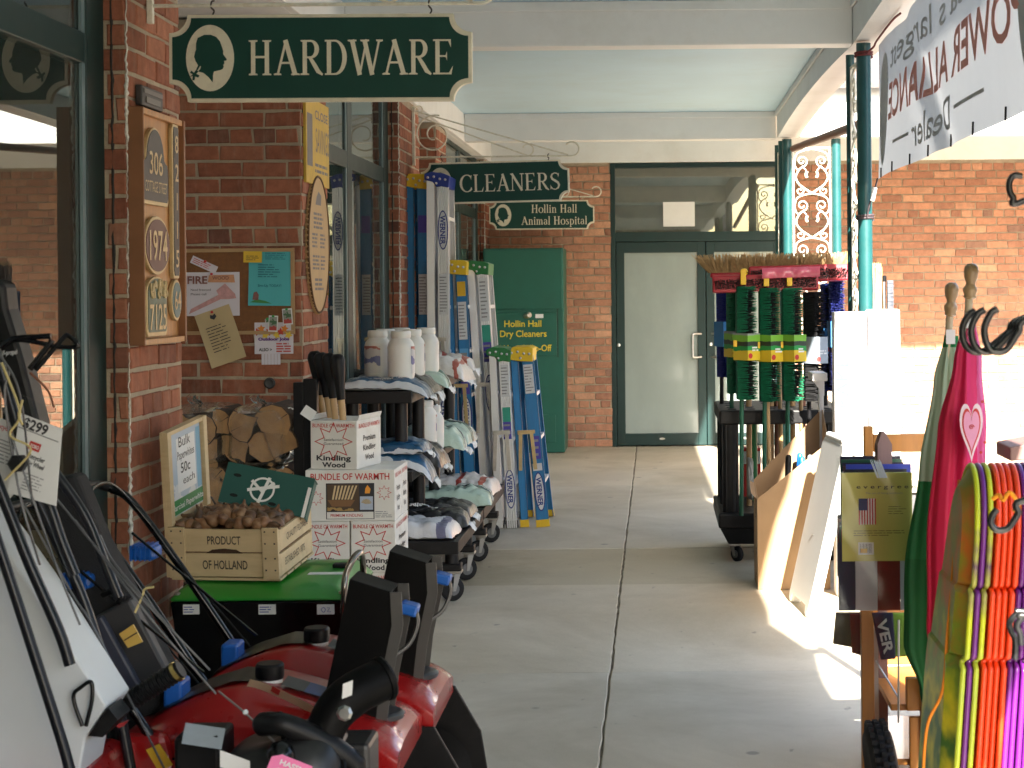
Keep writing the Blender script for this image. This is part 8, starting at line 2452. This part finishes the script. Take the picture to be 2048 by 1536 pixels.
GF = cloth(ramp_mat('green_flag_cloth', [(0, (0.006, 0.12, 0.025)), (0.38, (0.008, 0.15, 0.035)), (0.585, (0.34, 0.44, 0.30)), (0.93, (0.008, 0.2, 0.06))], axis=2, lo=.33, hi=1.52, rough=.7, wob=.03, wscale=4))
flag((1903, 566), (1856, 1440), 640, [(0, .014, .03), (.12, .04, .032), (.35, .07, .05), (.6, .10, .055), (.8, .09, .055), (.93, .03, .05), (1, .004, .02)], GF, 'furled green and sage flag on a wooden pole', seed=3)
PF = cloth(ramp_mat('pink_flag_cloth', [(0, (0.55, 0.01, 0.06)), (0.42, (0.62, 0.012, 0.09)), (0.62, (0.68, 0.03, 0.16)), (0.80, (0.75, 0.16, 0.42)), (0.9, (0.72, 0.1, 0.3))], axis=0, lo=-.03, hi=.16, rough=.65, wob=.15, wscale=5))
t, a, d, side, L, fn = flag((1942, 528), (1892, 1400), 672, [(0, .012, .022), (.12, .035, .05), (.3, .07, .075), (.55, .085, .085), (.8, .07, .07), (1, .02, .03)], PF, 'furled pink flag with a white outlined heart on a wooden pole', seed=5)
hc = S(1932, 852, 672); hc.y -= .085
hs_ = lambda k: [(k * .0165 * (16 * math.sin(a_) ** 3) / 16, k * .0021 * (13 * math.cos(a_) - 5 * math.cos(2 * a_) - 2 * math.cos(3 * a_) - math.cos(4 * a_))) for a_ in [2 * math.pi * i / 40 for i in range(40)]]
HW, HP = mat('heart_white', (0.75, 0.6, 0.66), 0.7), mat('heart_pink', (0.7, 0.3, 0.45), 0.7)
hrt = part(t, 'heart_print', B().prism([(x * 2.05, z * 2.9) for x, z in hs_(1)], hc, X3, Z3, .001), HW)
part(hrt, 'heart_field', B().prism([(x * 1.65, z * 2.35) for x, z in hs_(1)], hc - Y3 * .0015, X3, Z3, .0006), REDPRINT)
part(hrt, 'heart_field', B().prism([(x * 1.4, z * 2.0) for x, z in hs_(1)], hc - Y3 * .0025, X3, Z3, .0006), HP)
part(hrt, 'heart_curl', B().tube([hc + V((r_ * math.cos(an), -.004, .004 + r_ * math.sin(an))) for r_, an in [(.008 - .0004 * k, k * .6) for k in range(18)]], .0012, 5), REDPRINT)
for px, py in ((1955, 800), (1960, 880), (1968, 930), (1952, 900)):
    c = S(px, py, 672); c.y -= .075
    part(t, 'dot_print', B().prism([(.0045 * math.cos(k * .6), .0045 * math.sin(k * .6)) for k in range(10)], c, X3, Z3, .001), REDPRINT)

# ---------------------------------------------------------------- plastic sleds nested on edge
SLEDM = {
    'orange': mat('orange_sled', (0.80, 0.06, 0.008), 0.4, var=0.05, coat=.15, sub=.1),
    'purple': mat('purple_sled', (0.13, 0.012, 0.19), 0.35, var=0.06, coat=.2),
    'tie': ramp_mat('tie_dye_sled', [(0, (0.01, 0.06, 0.025)), (0.25, (0.04, 0.13, 0.02)), (0.42, (0.55, 0.5, 0.02)), (0.6, (0.16, 0.26, 0.02)), (0.78, (0.48, 0.12, 0.01)), (0.95, (0.2, 0.2, 0.01))], axis=2, lo=.1, hi=1.2, rough=.4, wob=1.3, wscale=5.5, const=False, coat=.15),
    'lime': ramp_mat('lime_sled_rim', [(0, (0.55, 0.58, 0.01)), (0.35, (0.38, 0.48, 0.05)), (0.55, (0.55, 0.6, 0.01)), (0.72, (0.12, 0.06, 0.1)), (0.82, (0.5, 0.55, 0.01))], axis=2, lo=.3, hi=1.2, rough=.4, wob=.45, wscale=9, const=False, coat=.15)}
SS = 800.0
yS = FPX / SS
def sled(x, kind, label, rope=None, yoff=0.0):
    """tray standing on its tail with its open side away; its near rim runs up, over the nose and down the far side"""
    t = thing('plastic_sled', (x, yS + .25, 0), label, 'sled', 'plastic sleds nested on edge')
    H, W = 1.17, .46
    def path(inset):
        P = []
        n = 64
        # near side up, round nose, far side down
        pts = [(0.0 + inset, 0.0), (0.0 + inset, .35)]
        for k in range(110):
            z = .05 + (H - .24) * k / 109
            P.append((inset + .0, z))
        for k in range(25):
            a = math.pi * k / 24
            P.append((W / 2 - (W / 2 - inset) * math.cos(a), H - .19 + (.19 - inset * .7) * math.sin(a)))
        for k in range(110):
            z = H - .19 - (H - .24) * k / 109
            P.append((W - inset, z))
        return P
    lean = .075
    def jog(z):
        """the little steps moulded into the rim"""
        if .680 < z < .700 or .862 < z < .882: return .022
        return -.006 if .70 <= z <= .862 else 0.0
    def stp(z): return (0.0 if z > .872 else (-.006 if z > .69 else -.013))
    def tp(z):
        k = min(1, max(0, (z - .55) / .6))
        return 1 - .42 * k * k * (3 - 2 * k)
    def pos(w, z, dx=0.0):
        return V((x + dx + stp(z) + lean * (z - .6) - .0 * w * tp(z), yS + yoff + w * tp(z), z))
    rm = SLEDM['lime' if kind == 'tie' else kind]
    bm_ = SLEDM[kind]
    rim = [pos(w + (jog(z) if w < .2 else 0), z) for w, z in path(0)]
    part(t, 'rim', B().tube(rim, .0074, 10), rm, smooth=70)
    # tray wall: flares from the rim to the inner floor
    P0, P1, P2 = path(.002), path(.035), path(.075)
    wl_ = B()
    rows = [[pos(w + (jog(z) if w < .2 else 0), z, dx) for w, z in PP] for PP, dx in ((P0, 0), (P1, -.012), (P2, -.03))]
    m_ = len(P0)
    wl_.add([p for r_ in rows for p in r_], [(k * m_ + i, k * m_ + i + 1, (k + 1) * m_ + i + 1, (k + 1) * m_ + i) for k in range(2) for i in range(m_ - 1)])
    fl = rows[2]
    # floor strips join near and far side
    for i in range(m_ // 2):
        a_, c_, e_, g_ = fl[i], fl[i + 1], fl[m_ - 2 - i], fl[m_ - 1 - i]
        wl_.add([a_, c_, e_, g_], [(0, 1, 2, 3)])
    part(t, 'tray', wl_, bm_, smooth=50)
    if rope:
        part(t, 'pull_rope', B().tube(smooth_path(rope, 6), .0042, 8), mat('orange_rope', (0.7, 0.22, 0.01), 0.7), smooth=60)
    return t
x0 = S(1930, 1100, SS).x
lab = [('tie', 'yellow green tie-dye sled, outermost of the nested sleds'), ('purple', 'purple sled between the two tie-dye sleds'), ('tie', 'second tie-dye sled, next to the orange ones'), ('orange', 'orange sled next to the tie-dye sleds'), ('orange', 'second orange sled from the tie-dye sleds'), ('orange', 'third orange sled from the tie-dye sleds'), ('orange', 'orange sled next to the purple ones'), ('purple', 'purple sled next to the orange ones'), ('purple', 'second purple sled after the orange ones'), ('purple', 'third purple sled after the orange ones'), ('purple', 'fourth purple sled after the orange ones'), ('purple', 'purple sled at the picture edge')]
for k, (kind, l) in enumerate(lab):
    xx = x0 + .0165 * k + (.004 if k > 2 else 0)
    rope = None
    if k == 0:
        rope = [S(1918, 960, 760), S(1905, 1150, 775), S(1895, 1260, 780), S(1885, 1380, 785), S(1855, 1450, 790), S(1845, 1560, 790)]
    sled(xx, kind, l, rope, yoff=(0.0 if k < 3 else .004 * (k % 3)))
kn = thing('rope_knot', S(2015, 1005, 830), 'frayed orange cord tied across the orange sleds', 'cord')
part(kn, 'cord', B().tube(smooth_path([S(1985, 998, 830), S(1998, 990, 832), S(2006, 1000, 834), S(2018, 985, 834), S(2030, 996, 834), S(2036, 1010, 832), S(2028, 1022, 830)], 5), .0055, 7), mat('frayed_cord', (0.75, 0.28, 0.01), 0.8, var=.3, scale=60), smooth=60)
part(kn, 'frayed_end', spikes(B(), S(2034, 1006, 832), V((.4, -.5, -.4)), X3, Z3, 4, 4, .012, .012, .016, .001, random.Random(4), jit=.8), MATS['frayed_cord'], kind='stuff')

# ---------------------------------------------------------------- black plant hooks on their stand
HKM = mat('black_powder_coat', (0.008, 0.008, 0.009), 0.35, var=0.1, coat=.2)
t = thing('hook_stand', (1.02, 3.4, 0), 'black plant hanger stand just beyond the picture edge', 'stand')
part(t, 'pole', B().tube([(1.02, 3.4, 0), (1.02, 3.4, 2.05)], .016, 12), HKM, smooth=50)
part(t, 'foot_plate', B().box((.85, 3.25, 0), (1.19, 3.55, .012)), HKM, bevel=.003)
for z in (1.93, 1.62, 1.2, .95):
    part(t, 'collar', B().lathe([(.017, z - .03), (.03, z - .025), (.03, z + .025), (.017, z + .03)], (1.02, 3.4, 0), 16), HKM, smooth=40)
def hook(pts, s, end, r, label):
    P = [S(a, c, s) for a, c in pts] + [V(end)]
    q = thing('plant_hook', end, label, 'hook', 'black plant hooks')
    part(q, 'rod', B().tube(smooth_path(P, 7), r, 12), HKM, smooth=60)
for k, dx in enumerate((0, 18, 44)):
    hook([(1951 + dx, 622 - 2 * k), (1938 + dx, 630 - 2 * k), (1925 + dx, 655), (1928 + dx, 684), (1945 + dx * .9, 702), (1972 + dx * .9, 700), (2015 + dx * .5, 666 - k), (2055 + dx * .3, 634)], 1000 + 6 * k, (1.0, 3.4, 1.62), .0072, ['outermost of the three black hook arms', 'middle one of the three black hook arms', 'innermost of the three black hook arms'][k])
hook([(2044, 352), (2026, 352), (2018, 372), (2026, 394), (2052, 400)], 1000, (1.0, 3.4, 1.93), .0065, 'black hook tip at the picture edge below the banner')
hook([(1994, 1018), (1984, 1032), (1982, 1048), (1994, 1060), (2016, 1056), (2036, 1028), (2056, 1000)], 1000, (1.0, 3.4, 1.2), .0068, 'black hook curled in front of the orange sleds')
hook([(2030, 1318), (2030, 1280), (2022, 1262), (2020, 1244), (2034, 1228), (2058, 1224)], 1000, (1.0, 3.4, .95), .0062, 'black hook hanging in front of the purple sleds')
hook([(2042, 1290), (2040, 1268), (2034, 1252), (2044, 1236), (2060, 1232)], 1010, (1.0, 3.38, .95), .0062, 'second black hook in front of the purple sleds')
a = S(2020, 888, 690)
solo('wood_block', B().hexa([a + V(p) for p in ((0, 0, -.05), (.16, 0, -.04), (.16, .2, -.04), (0, .2, -.05), (0, 0, -.01), (.16, 0, .02), (.16, .2, .02), (0, .2, -.01))]).box((a.x + .1, a.y + .1, 0), (a.x + .14, a.y + .14, a.z - .045)), PLUM, (a.x, a.y, 0), 'brown wooden block top at the picture edge above the sleds', 'block', bevel=.004)
